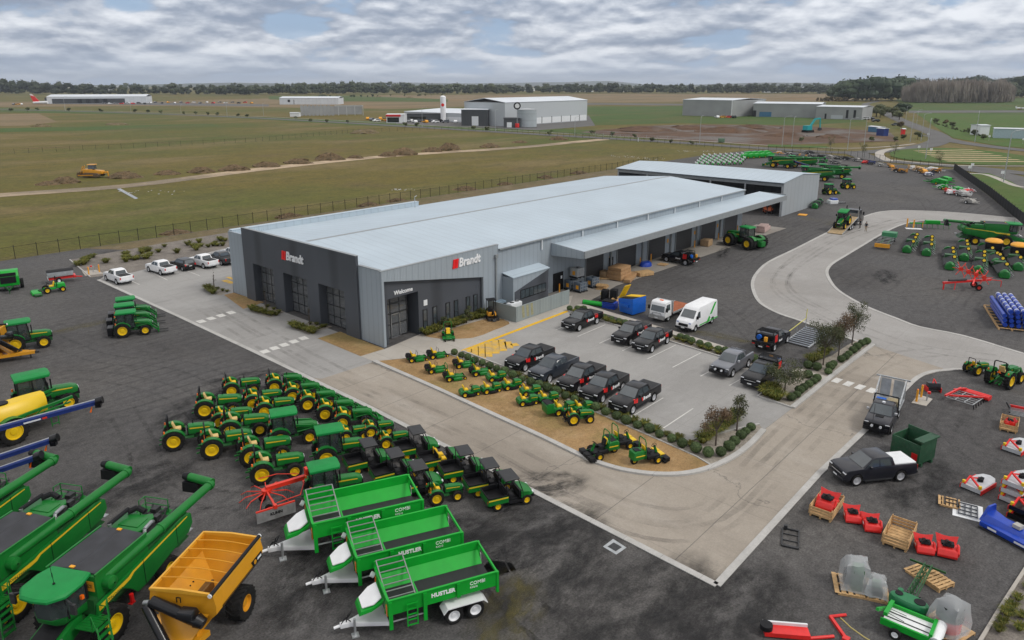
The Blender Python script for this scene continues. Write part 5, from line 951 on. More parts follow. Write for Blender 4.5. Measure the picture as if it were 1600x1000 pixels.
    part('front_sheet', B().add([(2.5, -1.5, 2.4), (2.5, 1.5, 2.4), (3.3, .6, .95), (3.3, -.6, .95), (2.42, -1.5, 2.4), (2.42, 1.5, 2.4), (3.2, .6, .9), (3.2, -.6, .9)], [(0, 3, 2, 1), (4, 5, 6, 7), (0, 1, 5, 4), (1, 2, 6, 5), (2, 3, 7, 6), (3, 0, 4, 7)]), gold, t)
    part('upper_auger', B().cyl((2.85, -1.5, 3.15), (3.0, 1.2, 2.35), .3, .34, n=14).cyl((3.0, 1.1, 2.4), (3.02, 1.5, 2.25), .4, .3, n=14), carblack, t); part('auger_spout', B().box(2.75, 3.5, .2, 1.2, 2.75, 3.1, tx=.1, ty=.1), carblack, t, bev=.05)
    part('lower_auger', B().cyl((2.95, -1.8, 2.9), (4.0, .15, .85), .26, n=14).cyl((3.9, .1, .8), (4.2, .25, .6), .36, n=14), carblack, t); part('auger_hinge', B().cyl((2.85, -1.95, 3.0), (2.9, -1.6, 3.1), .14, n=10), steel, t); part('support_arm', B().bar((3.0, -1.1, 2.5), (4.0, -.25, 1.1), .14), gold, t); part('hose_loop', B().tube([(2.56, -.25, 3.0), (2.56, -.25, 3.3), (2.56, -.02, 3.3), (2.56, -.02, 3.0)], .03, 5), blackp, t)
    return t
def spreader(legs=True):
    t = thing('spreader_trailer', '', 'trailer'); L, w, z = 2.75, 1.36, 1.62 # body coordinates; the body sits .58 m higher on its bogie
    b = B(); 
    for y in (-1, 1): b.prism([(y * w, .86), (y * w, z), (y * (w - .06), z), (y * (w - .06), 1.2), (y * .66, .8), (y * .66, .7)], -L, L, axis='x')
    body = part('body', b, lgreen, t)
    part('front_wall', B().prism([(-w + .07, z), (-w + .07, 1.2), (-.66, .8), (.66, .8), (w - .07, 1.2), (w - .07, z)], L - .07, L, axis='x'), lgreen, t); part('tail_frame', B().box(-L - .12, -L, -w - .05, -w + .1, .5, z + .05).box(-L - .12, -L, w - .1, w + .05, .5, z + .05).box(-L - .1, -L - .02, -w + .1, w - .1, z - .12, z + .03), lgreen, t)
    part('belt', B().box(-L, L - .08, -.66, .66, .72, .79), mat('belt_rubber', (.018, .019, .021), .7, 0, .15), t)
    part('rail', B().box(-L, L, -w - .05, -w + .06, z, z + .08).box(-L, L, w - .06, w + .05, z, z + .08).box(L - .1, L + .02, -w + .06, w - .06, z, z + .08), lgreen, t, bev=.01)
    for y in (-1, 1):
        for x in (L - .12, .95, -.75): part('post', B().box(x - .09, x + .09, min(y * w, y * (w + .1)), max(y * w, y * (w + .1)), .12 if x > .9 else .87, z - .002), lgreen, t)
    part('floor_beam', B().box(-L, L, -.66, -.56, .45, .69).box(-L, L, .56, .66, .45, .69), lgreen, t)
    part('lower_rail', B().bar((L - .2, w + .02, .5), (.9, w + .02, .5), .05).bar((L - .2, -w - .02, .5), (.9, -w - .02, .5), .05), galv, t)
    lad = B().bar((1.35, w + .14, .1), (1.35, w + .14, 1.35), .05).bar((1.85, w + .14, .1), (1.85, w + .14, 1.35), .05)
    for i in range(5): lad.bar((1.35, w + .14, .15 + i * .29), (1.85, w + .14, .15 + i * .29), .05)
    part('ladder', lad, lgreen, t)
    g = B(); A, C = Vector((0, -w + .02, z + .42)), Vector((0, w - .15, z - .3)); A2 = Vector((0, -w + .02, z + .75))
    n = 8
    for i in range(n):
        f = i / (n - 1); p = A.lerp(C, f); g.bar((1.3, p.y, p.z), (L - .1, p.y, p.z), .045, .04)
    g.bar((1.3, A.y, A.z), (1.3, C.y, C.z), .05).bar((L - .1, A.y, A.z), (L - .1, C.y, C.z), .05); part('bale_ladder', g, mat('dull_steel', (.25, .27, .26), .5, .3), t)
    part('side_board', B().box(1.3, L, -w - .02, -w + .02, z + .08, z + .4), lgreen, t); part('cross_beam', B().bar((1.2, -w + .07, z - .2), (1.2, w - .07, z - .2), .08).bar((1.2, w - .1, z - .2), (1.2, .5, .85), .08), lgreen, t)
    part('chute_guard', B().loft([[Vector((x, -.75 * k, zz)), Vector((x, .75 * k, zz)), Vector((x + .1, .75 * k, zz - .2)), Vector((x + .1, -.75 * k, zz - .2))] for x, zz, k in ((2.78, 1.3, 1.0), (3.3, 1.05, 1.0), (3.85, .8, .7))]), lgreen, t)
    part('guard_cover', B().plate([(2.85, -.6, 1.36), (2.85, .6, 1.36), (3.25, .68, 1.14), (3.75, .42, .9), (3.75, -.42, .9), (3.25, -.68, 1.14)], (.55, 0, .83), .05), white, t)
    part('drawbar', B().prism([(2.6, -.8), (4.3, -.14), (4.8, -.1), (4.8, .1), (4.3, .14), (2.6, .8)], .42, .66, axis='z'), white, t, bev=.02); part('hitch', B().cyl((4.8, 0, .54), (5.1, 0, .5), .07, n=8), white, t); part('jack', B().cyl((4.15, .3, .05), (4.15, .3, .95), .06, n=8).box(3.98, 4.32, .13, .47, 0, .05), galv, t)
    part('hose', B().tube([(4.5, .05, .7), (4.4, .12, 1.15), (4.2, .0, 1.2), (4.35, -.15, .8), (4.6, -.1, .75)], .03, 5).tube([(4.3, .1, .7), (4.55, .2, 1.05), (4.75, .1, .7)], .025, 5), blackp, t)
    for y in (-1, 1): part('marker', B().box(2.74, 2.78, y * 1.15 - .1, y * 1.15 + .1, .75, 1.3), orange, t)
    part('hand_wheel', B().cyl((2.8, -1.25, 1.3), (2.95, -1.3, 1.4), .14, n=10), white, t)
    for y in (-1, 1):
        ya, yb_ = min(y * .9, y * 1.62), max(y * .9, y * 1.62)
        part('mudguard', B().prism([(.1, .6), (-.12, .85), (-2.0, .85), (-2.2, .62), (-2.17, .6), (-1.98, .8), (-.14, .8), (.08, .57)], ya, yb_), white, t)
        for x in (-.48, -1.6): wheel(t, x, y * 1.26, .47, .5, white, .62, n=22)
        part('tail_light', B().box(-L - .14, -L - .121, y * 1.25 - .1, y * 1.25 + .1, .55, 1.0), whitep, t)
        lettering('HUSTLER', .29, t, (.02, y * (w + .008), 1.3), (R(90), 0, R(180) if y > 0 else 0), bold=.014, spacing=1.02); lettering('COMBI', .26, t, (-1.75, y * (w + .008), 1.38), (R(90), 0, R(180) if y > 0 else 0)); lettering('RX210', .14, t, (-1.55 if y > 0 else -1.9, y * (w + .008), 1.16), (R(90), 0, R(180) if y > 0 else 0))
    part('axle', B().box(-2.0, -.1, -.9, .9, .4, .9), darkm, t)
    for o in KIDS[t.name]:
        n_ = o.name.split('.')[0]
        if n_ not in ('wheel', 'axle', 'drawbar', 'hitch', 'jack', 'hose'): o.location.z += .22 if n_ == 'mudguard' else .58
    return t
def grain_auger(p1, p2, label, k=1.5, marks=True):
    """long blue auger from its raised head p1 through p2 down to the ground"""
    p1, p2 = Vector(p1), Vector(p2); d = (p2 - p1).normalized(); Ln = (p1.z - .45) / -d.z; Ln = min(Ln, 16)
    t = thing('grain_auger', label, 'grain auger', 'blue grain augers', (p1.x, p1.y, 0), math.atan2(-d.y, -d.x)); el = math.asin(-d.z); c, s = math.cos(el), math.sin(el)
    X = lambda l, y=0, up=0: (-l * c + up * s, y, p1.z - l * s + up * c)
    part('tube', B().cyl(X(.3), X(Ln), .14, n=12).bar(X(.3, 0, -.14), X(Ln, 0, -.14), .24, .2), blue, t)
    part('top_strip', B().bar(X(.3, .03, .13), X(Ln, .03, .13), .15, .07), galv, t); part('head', B().cyl(X(-.1), X(.32), .26, n=12).box(*[v for q in ((X(.3)[0] - .1, X(.3)[0] + .25), (-.16, .16), (p1.z - .5, p1.z - .1)) for v in q]), carblack, t); part('flag', B().prism([(X(.75)[0] - .1, p1.z - .85), (X(.75)[0] + .02, p1.z - .85), (X(.75)[0] + .14, p1.z - .3)], -.03, .03), orange, t)
    m = Ln * .6
    part('leg', B().bar(X(Ln * .42, .12), X(Ln * .78, .9)[:2] + (.4,), .08).bar(X(Ln * .42, -.12), X(Ln * .78, -.9)[:2] + (.4,), .08).bar(X(Ln * .78, .9)[:2] + (.4,), X(Ln * .78, -.9)[:2] + (.4,), .1), galv, t)
    for y in (-1, 1): wheel(t, X(Ln * .78)[0], y * .9, .36, .22, white, .55)
    if marks: part('decal', B().bar(X(3.9, -.16, -.14), X(5.0, -.16, -.14), .03, .1), whitep, t); part('decal_dot', B().bar(X(3.5, -.16, -.14), X(3.8, -.16, -.14), .03, .12), orred, t)
    part('hopper', B().box(-.5, .5, -.5, .5, .05, .5), blue, t, (X(Ln)[0], 0, 0)); return t
def big_sprayer():
    t = thing('trailed_sprayer', 'green trailed sprayer with two yellow tanks and a folded boom', 'sprayer')
    b = B().loft([[Vector((x, y * k, z)) for y, z in ((-.75, 1.3), (-1.05, 1.7), (-.95, 2.35), (-.5, 2.75), (.5, 2.75), (.95, 2.35), (1.05, 1.7), (.75, 1.3))] for x, k in ((-.6, .85), (-.2, 1.0), (1.5, 1.0), (2.4, .8), (2.9, .55))]); tk = part('tank', b, mat('tank_yellow', (.75, .5, .01), .4, 0, .05, 1), t)
    part('tank_lid', B().cyl((.1, 0, 2.72), (.1, 0, 2.86), .42, n=16), blackp, tk)
    b = B().loft([[Vector((x, y * k, z)) for y, z in ((-.75, 1.3), (-1.05, 1.7), (-.95, 2.2), (-.5, 2.55), (.5, 2.55), (.95, 2.2), (1.05, 1.7), (.75, 1.3))] for x, k in ((-3.0, .85), (-2.6, 1.0), (-1.2, 1.0), (-.65, .9))]); tk2 = part('tank', b, MATS['tank_yellow'], t); part('tank_lid', B().cyl((-1.3, 0, 2.55), (-1.3, 0, 2.7), .35, n=16), blackp, tk2)
    part('frame', B().box(-3.2, 3.2, -.6, .6, .95, 1.25).bar((3.2, 0, 1.0), (5.0, 0, .6), .2).box(-.3, .3, -1.5, 1.5, .8, 1.0), green, t)
    for y in (-1, 1):
        bm = B().bar((-4.5, y * 1.35, 1.6), (4.4, y * 1.35, 2.1), .16, .2).bar((-4.5, y * 1.4, 1.3), (4.2, y * 1.4, 1.75), .1)
        for i in range(9): bm.bar((-4.3 + i, y * 1.38, 1.32 + i * .05), (-3.8 + i, y * 1.36, 1.62 + i * .055), .06)
        part('boom', bm, green, t); part('hose', B().tube([(-2.6 + i * .35, y * (1.45 + .05 * (i % 2)), 1.2 + .25 * (i % 3)) for i in range(15)], .04, 5), blackp, t)
        wheel(t, 0, y * 1.5, 1.0, .5, rr=.6, lugs=18, n=26); part('mudguard', arc_shell(B(), 0, 1.0, 1.06, .04, y * 1.25, y * 1.75, 25, 150), green, t)
    part('step', B().bar((2.6, -1.5, .5), (3.1, -1.5, .5), .06).bar((2.6, -1.5, 1.3), (2.6, -1.5, .3), .05).bar((3.1, -1.5, 1.3), (3.1, -1.5, .3), .05), green, t); part('reflector', B().box(-.9, -.4, -1.5, -1.44, 1.75, 1.85), orred, t)
    return t
def draper(n=3, L=12.0):
    """long harvest platform seen end-on: rounded end shields, belts, gauge wheels"""
    t = thing('harvest_header', '', 'harvest header')
    for x in (-L / 2, L / 2):
        s = 1 if x > 0 else -1
        part('end_shield', B().loft([[Vector((x + s * dx, -.1 + y * k, max(.08, .12 + z * k))) for y, z in ((-.62, 0), (-.66, .45), (-.5, .85), (-.15, 1.08), (.2, 1.05), (.5, .8), (.64, .4), (.6, 0))] for dx, k in ((-.5, 1.0), (.0, 1.0), (.18, .85), (.25, .4))]), green, t)
    part('frame', B().box(-L / 2 + .4, L / 2 - .4, -.75, -.5, .35, .6).box(-L / 2 + .4, L / 2 - .4, .35, .5, .2, 1.05).bar((-L / 2, -.7, .2), (L / 2, -.7, .2), .12), dgreen, t)
    for a, c in ((-L / 2 + .5, -.6), (.6, L / 2 - .5)):
        bl = B().add([(a, .36, 1.2), (c, .36, 1.2), (c, -.95, .6), (a, -.95, .6), (a, .36, 1.1), (c, .36, 1.1), (c, -.95, .5), (a, -.95, .5)], [(0, 1, 2, 3), (7, 6, 5, 4), (0, 4, 5, 1), (1, 5, 6, 2), (2, 6, 7, 3), (3, 7, 4, 0)])
        for i in range(9): x = a + (c - a) * (i + .5) / 9; bl.bar((x, .36, 1.22), (x, -.95, .62), .05, .04, 1)
        part('belt', bl, [mat('draper_belt', (.03, .031, .033), .6, 0, .2), darkm], t)
    part('centre_box', B().box(-.55, .55, -.7, .6, .4, 1.15).box(-.4, .4, .6, 1.0, .3, .9), dgreen, t)
    for x in (-L * .36, -L * .12, L * .2, L * .38)[:n]:
        c = part('gauge_wheel', B().cyl((x, .45, 1.25), (x + .2, .45, 1.35), .3, n=14), rubber, t); part('rim', B().cyl((x - .02, .45, 1.24), (x + .22, .45, 1.36), .2, n=12), yellow, c)
    rr = B()
    for i in range(7): x = -L * .42 + i * L * .14; rr.bar((x, .5, .8), (x + .2, 1.05, .35), .08).bar((x + .5, .48, .6), (x + .5, .9, .25), .05)
    part('brace', rr, galv, t); part('reel_arm', B().bar((-L * .42, .75, 1.0), (L * .42, .75, 1.0), .12).bar((-L * .42, .95, .8), (L * .42, .95, .8), .07), dgreen, t)
    return t
def big_artic():
    t = thing('articulated_tractor', 'huge green articulated tractor on dual tyres beside the workshop apron', 'tractor')
    part('hood', B().prism([(.9, 1.35), (.9, 2.35), (3.4, 2.2), (3.7, 1.9), (3.7, 1.3)], -.55, .55), green, t, bev=.06); part('stripe', B().box(1.0, 3.3, .555, .565, 1.85, 1.98).box(1.0, 3.3, -.565, -.555, 1.85, 1.98), stripe_mat(), t)
    part('chassis', B().box(.2, 3.6, -.5, .5, .8, 1.34).box(-2.8, -.2, -.6, .6, .8, 1.5).box(-.2, .2, -.3, .3, .9, 1.3), dgreen, t)
    cb = part('cab', B().bar((.85, .75, 1.6), (.75, .72, 3.2), .1).bar((.85, -.75, 1.6), (.75, -.72, 3.2), .1).bar((-.9, .8, 1.6), (-.9, .75, 3.2), .1).bar((-.9, -.8, 1.6), (-.9, -.75, 3.2), .1).box(-.9, .85, -.75, .75, 1.5, 1.75), blackp, t)
    part('pane', B().prism([(.83, 1.76), (.72, 3.2), (-.88, 3.2), (-.88, 1.76)], -.73, .73), clearg, cb); part('cab_roof', B().box(-1.1, 1.0, -.9, .9, 3.2, 3.42, tx=.12, ty=.12), roofgreen, t, bev=.05); part('exhaust', B().cyl((.95, -.65, 2.2), (.95, -.65, 3.5), .09, n=8), blackp, t)
    part('rear_body', B().box(-2.9, -.95, -.75, .75, 1.5, 1.75).box(-3.4, -2.8, -.5, .5, .6, 1.4), green, t, bev=.03)
    for x in (2.1, -1.7):
        for y in (-1.0, -1.75, 1.0, 1.75): wheel(t, x, y, 1.0, .68, rr=.52, lugs=18, n=24)
        for y in (-1, 1): part('mudguard', arc_shell(B(), x, 1.0, 1.08, .05, y * .7, y * 1.35, 30, 150), green, t)
    part('work_lamp', B().box(3.6, 3.72, -.4, .4, 1.7, 1.85), lampw, t); return t
# ---------------- smaller yard goods
def pallet(b, x, y, z, L=1.2, w=1.1, m=0):
    for i in range(6): yy = y - w / 2 + i * w / 5.2; b.box(x - L / 2, x + L / 2, yy, yy + w * .13, z + .11, z + .135, m)
    for k in (-1, 0, 1): b.box(x + k * (L / 2 - .06) - .05, x + k * (L / 2 - .06) + .05, y - w / 2, y + w / 2, z, z + .109, m)
    return b
def crate(L=2.3, w=1.3, h=.75):
    t = thing('slatted_crate', '', 'crate'); fl = B()
    for i in range(7): fl.box(-L / 2 + .05 + i * (L - .1) / 7, -L / 2 + .05 + (i + .86) * (L - .1) / 7, -w / 2 + .04, w / 2 - .04, .12, .16)
    for k in (-1, 0, 1): fl.box(-L / 2 + .03, L / 2 - .03, k * (w / 2 - .1) - .05, k * (w / 2 - .1) + .05, 0, .119)
    part('base', fl, wood, t)
    for s in (-1, 1):
        a, c = B(), B()
        for zz in (.18, .38, .58): a.box(-L / 2, L / 2, s * w / 2 - .02, s * w / 2 + .02, zz, zz + .13); c.box(s * L / 2 - .02, s * L / 2 + .02, -w / 2 + .03, w / 2 - .03, zz, zz + .13)
        for x in (-L / 2 + .06, 0, L / 2 - .06): a.box(x - .05, x + .05, s * (w / 2 - .045) - .022, s * (w / 2 - .045) + .022, .16, h)
        part('side', a, wood, t); part('side', c, wood, t)
    return t
def mulcher(parent=None, k=1.0, name='flail_mulcher'):
    t = thing(name, '', 'mulcher')
    part('housing', B().prism([(-.5, .15), (-.55, .5), (-.3, .75), (.1, .8), (.5, .62), (.68, .3), (.66, .12)], -.62, .62).prism([(.1, .82), (.16, 1.02), (.3, .98), (.5, .64)], -.62, -.56).prism([(.1, .82), (.16, 1.02), (.3, .98), (.5, .64)], .56, .62), redp, t, bev=.03); part('hood_flap', B().plate([(-.5, -.6, .6), (-.5, .6, .6), (-.78, .72, 1.12), (-.78, .2, 1.0), (-.78, -.2, 1.0), (-.78, -.72, 1.12)], (-.9, 0, -.3), .03), redp, t)
    part('mast', B().bar((.2, -.3, .8), (.3, -.05, 1.25), .08).bar((.2, .3, .8), (.3, .05, 1.25), .08).box(.0, .3, -.14, .14, .82, 1.05), darkm, t); part('gearbox', B().cyl((-.35, 0, .8), (.3, 0, 1.05), .17, n=10).box(-.3, .15, -.4, .4, .8, .92).cyl((.3, -.35, .85), (.3, .35, .85), .06, n=8), blackp, t); part('belt_cover', B().prism([(-.5, .2), (-.4, .75), (.1, .9), (.5, .5), (.4, .2)], .63, .74), redp, t, bev=.03); part('label_plate', B().box(-.3, .1, -.635, -.625, .4, .55), whitep, t); part('roller', B().cyl((-.5, -.6, .12), (-.5, .6, .12), .11, n=10), darkm, t)
    return t
def mower_deck(dark=False):
    t = thing('disc_mower_deck', '', 'mower deck'); c = carblack if dark else mat('deck_grey', (.5, .52, .54), .5, .1, .12)
    part('deck', B().loft([[Vector((x, y * k, z)) for x, y in ((-1.2, -.6), (.7, -.62), (1.2, -.4), (1.38, 0), (1.2, .4), (.7, .62), (-1.2, .6))] for z, k in ((.1, 1), (.32, 1), (.38, .92))]), c, t); part('skirt', B().box(-1.22, .8, -.66, -.62, .05, .34).box(-1.22, .8, .62, .66, .05, .34), redp, t)
    part('frame', B().bar((-1.1, -.5, .45), (-.6, .3, .7), .1).bar((-1.2, .4, .42), (-.5, .4, .75), .1).bar((-.6, .3, .7), (.4, 0, .45), .08), redp, t); part('gearbox', B().cyl((0, 0, .38), (0, 0, .6), .18, n=12).box(-.2, .3, -.1, .1, .45, .6), blackp, t); part('hub', B().cyl((-1.1, -.5, .4), (-1.1, -.5, .6), .1, n=10).cyl((-1.1, .5, .4), (-1.1, .5, .6), .1, n=10), yellow, t)
    return t
# ================================================================ placing the machines
A27 = R(-26)
# open tractors with tan seats, four at the yard end of the block and four behind them
P = Proto(tractor(label=''), (-1.0, -1.0))
G = 'open green tractors with tan seats'
for px, lab in (((411, 759), 'open green tractor with tan seat beside the red rake'), ((394, 731), 'open green tractor with tan seat tucked behind the one beside the red rake'), ((333, 719), 'open green tractor with tan seat, second from the outer corner of the block'), ((273, 706), 'open green tractor with tan seat at the outermost corner of the block'),
                ((361, 690), 'open green tractor with tan seat in mid block beside a green cab roof'), ((321, 656), 'open green tractor with tan seat at the far outer corner of the block')):
    P.put(px, A27, lab, G)
P = Proto(tractor(s=.86, st=seaty, label=''), (-.9, -.85)); G = 'open green tractors with yellow seats'
for px, lab in (((344, 673), 'open green tractor with yellow seat wedged between two tan seat tractors'), ((362, 623), 'open green tractor with yellow seat, farthest and alone at the back'), ((395, 643), 'open green tractor with yellow seat, second of the short middle line'), ((413, 656), 'open green tractor with yellow seat just above the first green cab roof')):
    P.put(px, A27, lab, G)
P = Proto(tractor(s=.86, st=seaty, loader=True, label='', name='loader_tractor'), (-.9, -.85)); G = 'open loader tractors along the driveway'
for i, px in enumerate(((429, 617), (457, 631.5), (481, 645), (508, 660), (535, 674))):
    P.put(px, A27, f'open green loader tractor with yellow seat, {ORD[i]} along the driveway edge from the showroom end', G)
P = Proto(tractor(s=.66, st=seaty, label='', name='compact_tractor'), (-.66, -.62)); G = 'compact green tractors'
for px, a, lab in (((580, 686), A27, 'compact green tractor with yellow seat where the loader tractors end'), ((604, 704), A27, 'compact green tractor with yellow seat beside a black roofed utility vehicle'), ((541, 694), A27, 'compact green tractor squeezed between a cab tractor and the loader tractors'), ((683, 791), R(-28), 'compact green tractor with tan seat at the tail of the green spreader trailers'),
                   ((896.6, 666), R(-30), 'compact green tractor at the head of the mower line on the brown lawn'), ((1528, 588), R(-25), 'compact green tractor with upright roll bar beside the driveway bend')): P.put(px, a, lab, G)
tractor_big = tractor(s=1.0, loader=True, label='', name='loader_tractor')
Proto(tractor_big, (-1.0, -1.0)).put((1580, 609), R(-15), 'open green loader tractor with wide tyres at the photo edge by the driveway bend', 'open green tractors with tan seats')
P = Proto(tractor(cab=True, loader=True, label=''), (-1.0, -1.0)); G = 'green cab tractors'
P.put((439, 703), A27, 'green cab tractor with a loader, farthest of the three plain cab roofs in the block', G)
P.put((1205 + 92, 305), R(-25), 'green cab tractor parked at the far corner of the machinery shed', G)
P = Proto(tractor(cab=True, label=''), (-1.0, -1.0))
P.put((511, 733), A27, 'green cab tractor between the tan seat tractors and the utility vehicles', G)
P.put((503, 797), A27, 'green cab tractor half hidden behind the farthest green spreader trailer', G)
P.put((26, 552), R(-15), 'green cab tractor behind the yellow chaser bin at the yard edge', G, scale=1.15)
P.put(Vector((15.6, 64.6, 0)), R(-8), 'green cab tractor beside the yellow tanked sprayer', G, ref=(0, 0), scale=1.3)
P.put((1324, 296), R(-30), 'green cab tractor with yellow hubs in front of the distant combines', G)
P = Proto(tractor(cab=True, loader=True, forks=True, ballast=True, s=1.02, label='', name='loader_tractor'), (-1.0, -1.0)); G = 'cab loader tractors parked in a tight row of three'
for i, px in enumerate(((193, 528.5), (191.5, 516), (193.5, 505))): P.put(px, R(-24), ('nearest', 'middle', 'farthest')[i] + ' of three green cab tractors with loaders and rear ballast boxes', G)
# utility vehicles
G = 'green utility vehicles with black cargo beds'; P = Proto(utility_vehicle(), (-.98, -.76))
for px, lab in (((636, 722), 'black roofed utility vehicle beside the driveway, nearest the compact tractors'), ((560, 744), 'black roofed utility vehicle beside the second green cab roof'), ((602, 762), 'black roofed utility vehicle in the middle of the three behind the spreader trailers'), ((637, 783), 'black roofed utility vehicle with its bed hidden by a green spreader trailer'), ((709, 757), 'black roofed utility vehicle just ahead of the roofless one'), ((748, 779), 'black roofed utility vehicle, next to last towards the driveway corner'), ((779, 800), 'black roofed utility vehicle at the end of the line, nearest the driveway corner')): P.put(px, R(-24), lab, G)
Proto(utility_vehicle(False, seats2=True), (-.98, -.76)).put((675, 740.5), R(-24), 'roofless utility vehicle with two yellow seats', G)
# mowers on the brown lawn
P = Proto(zero_turn(), (-.55, -.6)); G = 'zero-turn mowers on the brown lawn'
for px, lab in (((643.6, 568), 'zero-turn mower nearest the showroom entry path'), ((676.8, 562.5), 'zero-turn mower beside the first hedge ball'), ((674.4, 585.5), 'zero-turn mower, inner one of the second pair on the lawn'), ((717.6, 577.3), 'zero-turn mower beside the hedge in the second pair on the lawn')): P.put(px, R(-27), lab, G)
P = Proto(zero_turn(True), (-.55, -.6))
for px, a, lab in (((702.6, 598), R(-27), 'zero-turn mower with green roll bar, nearer the driveway kerb'), ((744, 589.5), R(-27), 'zero-turn mower with green roll bar close to the hedge'), ((691, 527), R(-130), 'zero-turn mower with green roll bar standing by the entrance shrubs')): P.put(px, a, lab, G)
P = Proto(ride_on(), (-.58, -.48)); G = 'ride-on mowers on the brown lawn'
for i, px in enumerate(((727, 622.6), (761, 617.5), (793.6, 611.5), (769, 598.5), (817, 636.5), (822, 621), (850, 632.5), (795, 609))):
    if i < 7: P.put(px, R(-26), 'ride-on mower with yellow seat, ' + ('first of the front three towards the kerb', 'middle of the front three', 'third of the front three towards the hedge', 'behind the front three beside the hedge', 'first of the second cluster towards the kerb', 'second cluster, beside the hedge', 'second cluster, just before the bagging mower')[i], G)
Proto(ride_on(True), (-.58, -.48)).put((873, 651.5), R(-26), 'ride-on mower with a tall green grass bagger behind', G, scale=1.15)
Proto(ride_on(), (-.58, -.48)).put((905, 648), R(-26), 'ride-on mower beside the hedge behind the bagging mower', G)
P = Proto(greens_mower(), (.55, -.74)); P2 = Proto(greens_mower(False), (.55, .74)); G = 'three wheeled greens mowers at the lawn tip'
P.put((985, 703), R(-24), 'greens mower farthest from the kerb, nose to the hedge', G); P.put((1029, 725.5), R(-24), 'greens mower nearest the lawn tip', G)
P2.put((938, 721), R(155), 'greens mower turned the other way from its two neighbours', G, ref=(.55, .74))
P = Proto(ute(carblack, brand='front'), (1.6, .93)); G = 'black branded pickup trucks'
for px, lab in (((821, 581), 'black pickup truck with red stripes nearest the yellow hatching'), ((905, 614.5), 'black pickup truck with red stripes beside the plain slate blue one'), ((942, 630), 'black pickup truck with red stripes, second from the vacant bays'), ((989, 647.5), 'black pickup truck with red stripes beside the vacant bays along the front hedge')): P.put(px, R(180), lab, G)
P = Proto(ute(carblack, brand='rear'), (1.6, .93))
for px, lab in (((905.5, 518), 'black pickup truck with red tail stripes alone by the screen wall'), ((985.5, 540), 'black pickup truck with red tail stripes, farther of the two in the back row'), ((1019, 551.5), 'black pickup truck with red tail stripes, nearer of the two in the back row')): P.put(px, R(180), lab, G)
slate = mat('car_slate_blue', (.028, .036, .05), .3, .2, .1, 1, coat=.5); silv = mat('car_grey_metallic', (.2, .21, .235), .3, .5, .08, 1, coat=.4); dkblue = mat('car_dark_blue_black', (.014, .015, .022), .28, .2, .1, 1, coat=.4); dgrey = mat('car_dark_grey', (.045, .047, .05), .3, .3, .1, 1, coat=.4)
Proto(ute(slate), (1.6, .93)).put((859, 598.5), R(180), 'plain slate blue pickup truck between black branded ones', 'parked pickup trucks')
Proto(ute(silv, bull=True), (1.6, .93)).put((1145, 589.5), R(180), 'silver grey pickup truck with a bull bar and driving lamps', 'parked pickup trucks')
sr = ute(carblack, 'tray', name='service_truck'); service_rig(sr); P = Proto(sr, (1.6, .93)); G = 'black service trucks with racks'
P.put((1193.6, 608), R(180), 'black service truck with roof rack parked by the garden bed', G)
P.put((1230, 536), R(0), 'black service truck with blue hose reel, seen from behind near the steel ramp', G, ref=(1.6, -.93))
P.put((1041, 409), R(87), 'black service truck parked at the workshop doors', G, ref=(1.6, .93))
Proto(ute(dkblue, cover=whitep), (1.6, .93)).put((1338, 760), R(142), 'dark pickup truck with a white tub cover on the gravel', 'parked pickup trucks')
ct = ute(dkblue, 'tray', bull=True, name='flat_tray_truck')
part('tray', B().box(-3.6, -1.1, -1.0, 1.0, .85, .95), galv, ct); part('headboard', B().tube([(-1.05, -.9, .9), (-1.05, -.85, 1.95), (-1.05, .85, 1.95), (-1.05, .9, .9)], .05, 6), blackp, ct)
b = B(); 
for y in (-.95, .95): b.bar((-1.3, y, 1.3), (-3.5, y, 2.6), .1).bar((-3.5, y, .95), (-3.5, y, 2.6), .08).bar((-2.4, y, .95), (-2.4, y, 1.95), .06)
b.bar((-3.5, -1.25, 2.6), (-3.5, 1.25, 2.6), .12); part('ramp_frame', b, galv, ct); part('ramp', B().box(-3.45, -3.4, -.85, -.1, .95, 2.5).box(-3.45, -3.4, .1, .85, .95, 2.5), galv, ct)
part('spare_box', B().box(-1.9, -1.3, -.8, -.1, .95, 1.4), bblue, ct, bev=.04); part('tool_chest', B().box(-2.0, -1.25, .0, .8, .95, 1.5), mat('canvas_tan', (.3, .25, .15), .8), ct, bev=.04); part('roof_beacon', B().cyl((.2, 0, 1.79), (.2, 0, 1.9), .12, n=10), lampw, ct); part('hood_scoop', B().box(1.25, 1.7, -.3, .3, 1.13, 1.2, tx=.05, ty=.03), blackp, ct); part('aerial', B().cyl((2.4, -.3, 1.0), (2.35, -.3, 2.4), .015, n=5), blackp, ct)
Proto(ct, (1.6, .93)).put((1392, 678), R(186), 'dark flat tray truck carrying folded steel ramps, on the driveway edge', 'parked pickup trucks')
ww = Proto(ute(white), (-1.62, .93)); G = 'staff cars in the far car park'
for px, lab in (((182, 445), 'white pickup truck alone at the corner of the staff car park'), ((251, 430.5), 'white pickup truck beside the small dark suv'), ((318, 420), 'white pickup truck between the small suv and the grey pickup')): ww.put(px, R(92), lab, G)
Proto(suv(carblack), (-1.35, .88)).put((285, 424), R(92), 'small black suv between two white pickups', G)
gp = Proto(ute(dgrey), (-1.62, .93)); gp.put((346, 415), R(92), 'dark grey pickup truck nearest the showroom wall', G); ww.put((366, 408), R(92), 'white car mostly hidden behind the showroom corner', G)
v = van(); Proto(v, (1.9, .98)).put((1087, 518.5), R(180), v['label']); v = flatbed(); Proto(v, (1.85, .97)).put((1044.5, 502.5), R(180), v['label'])
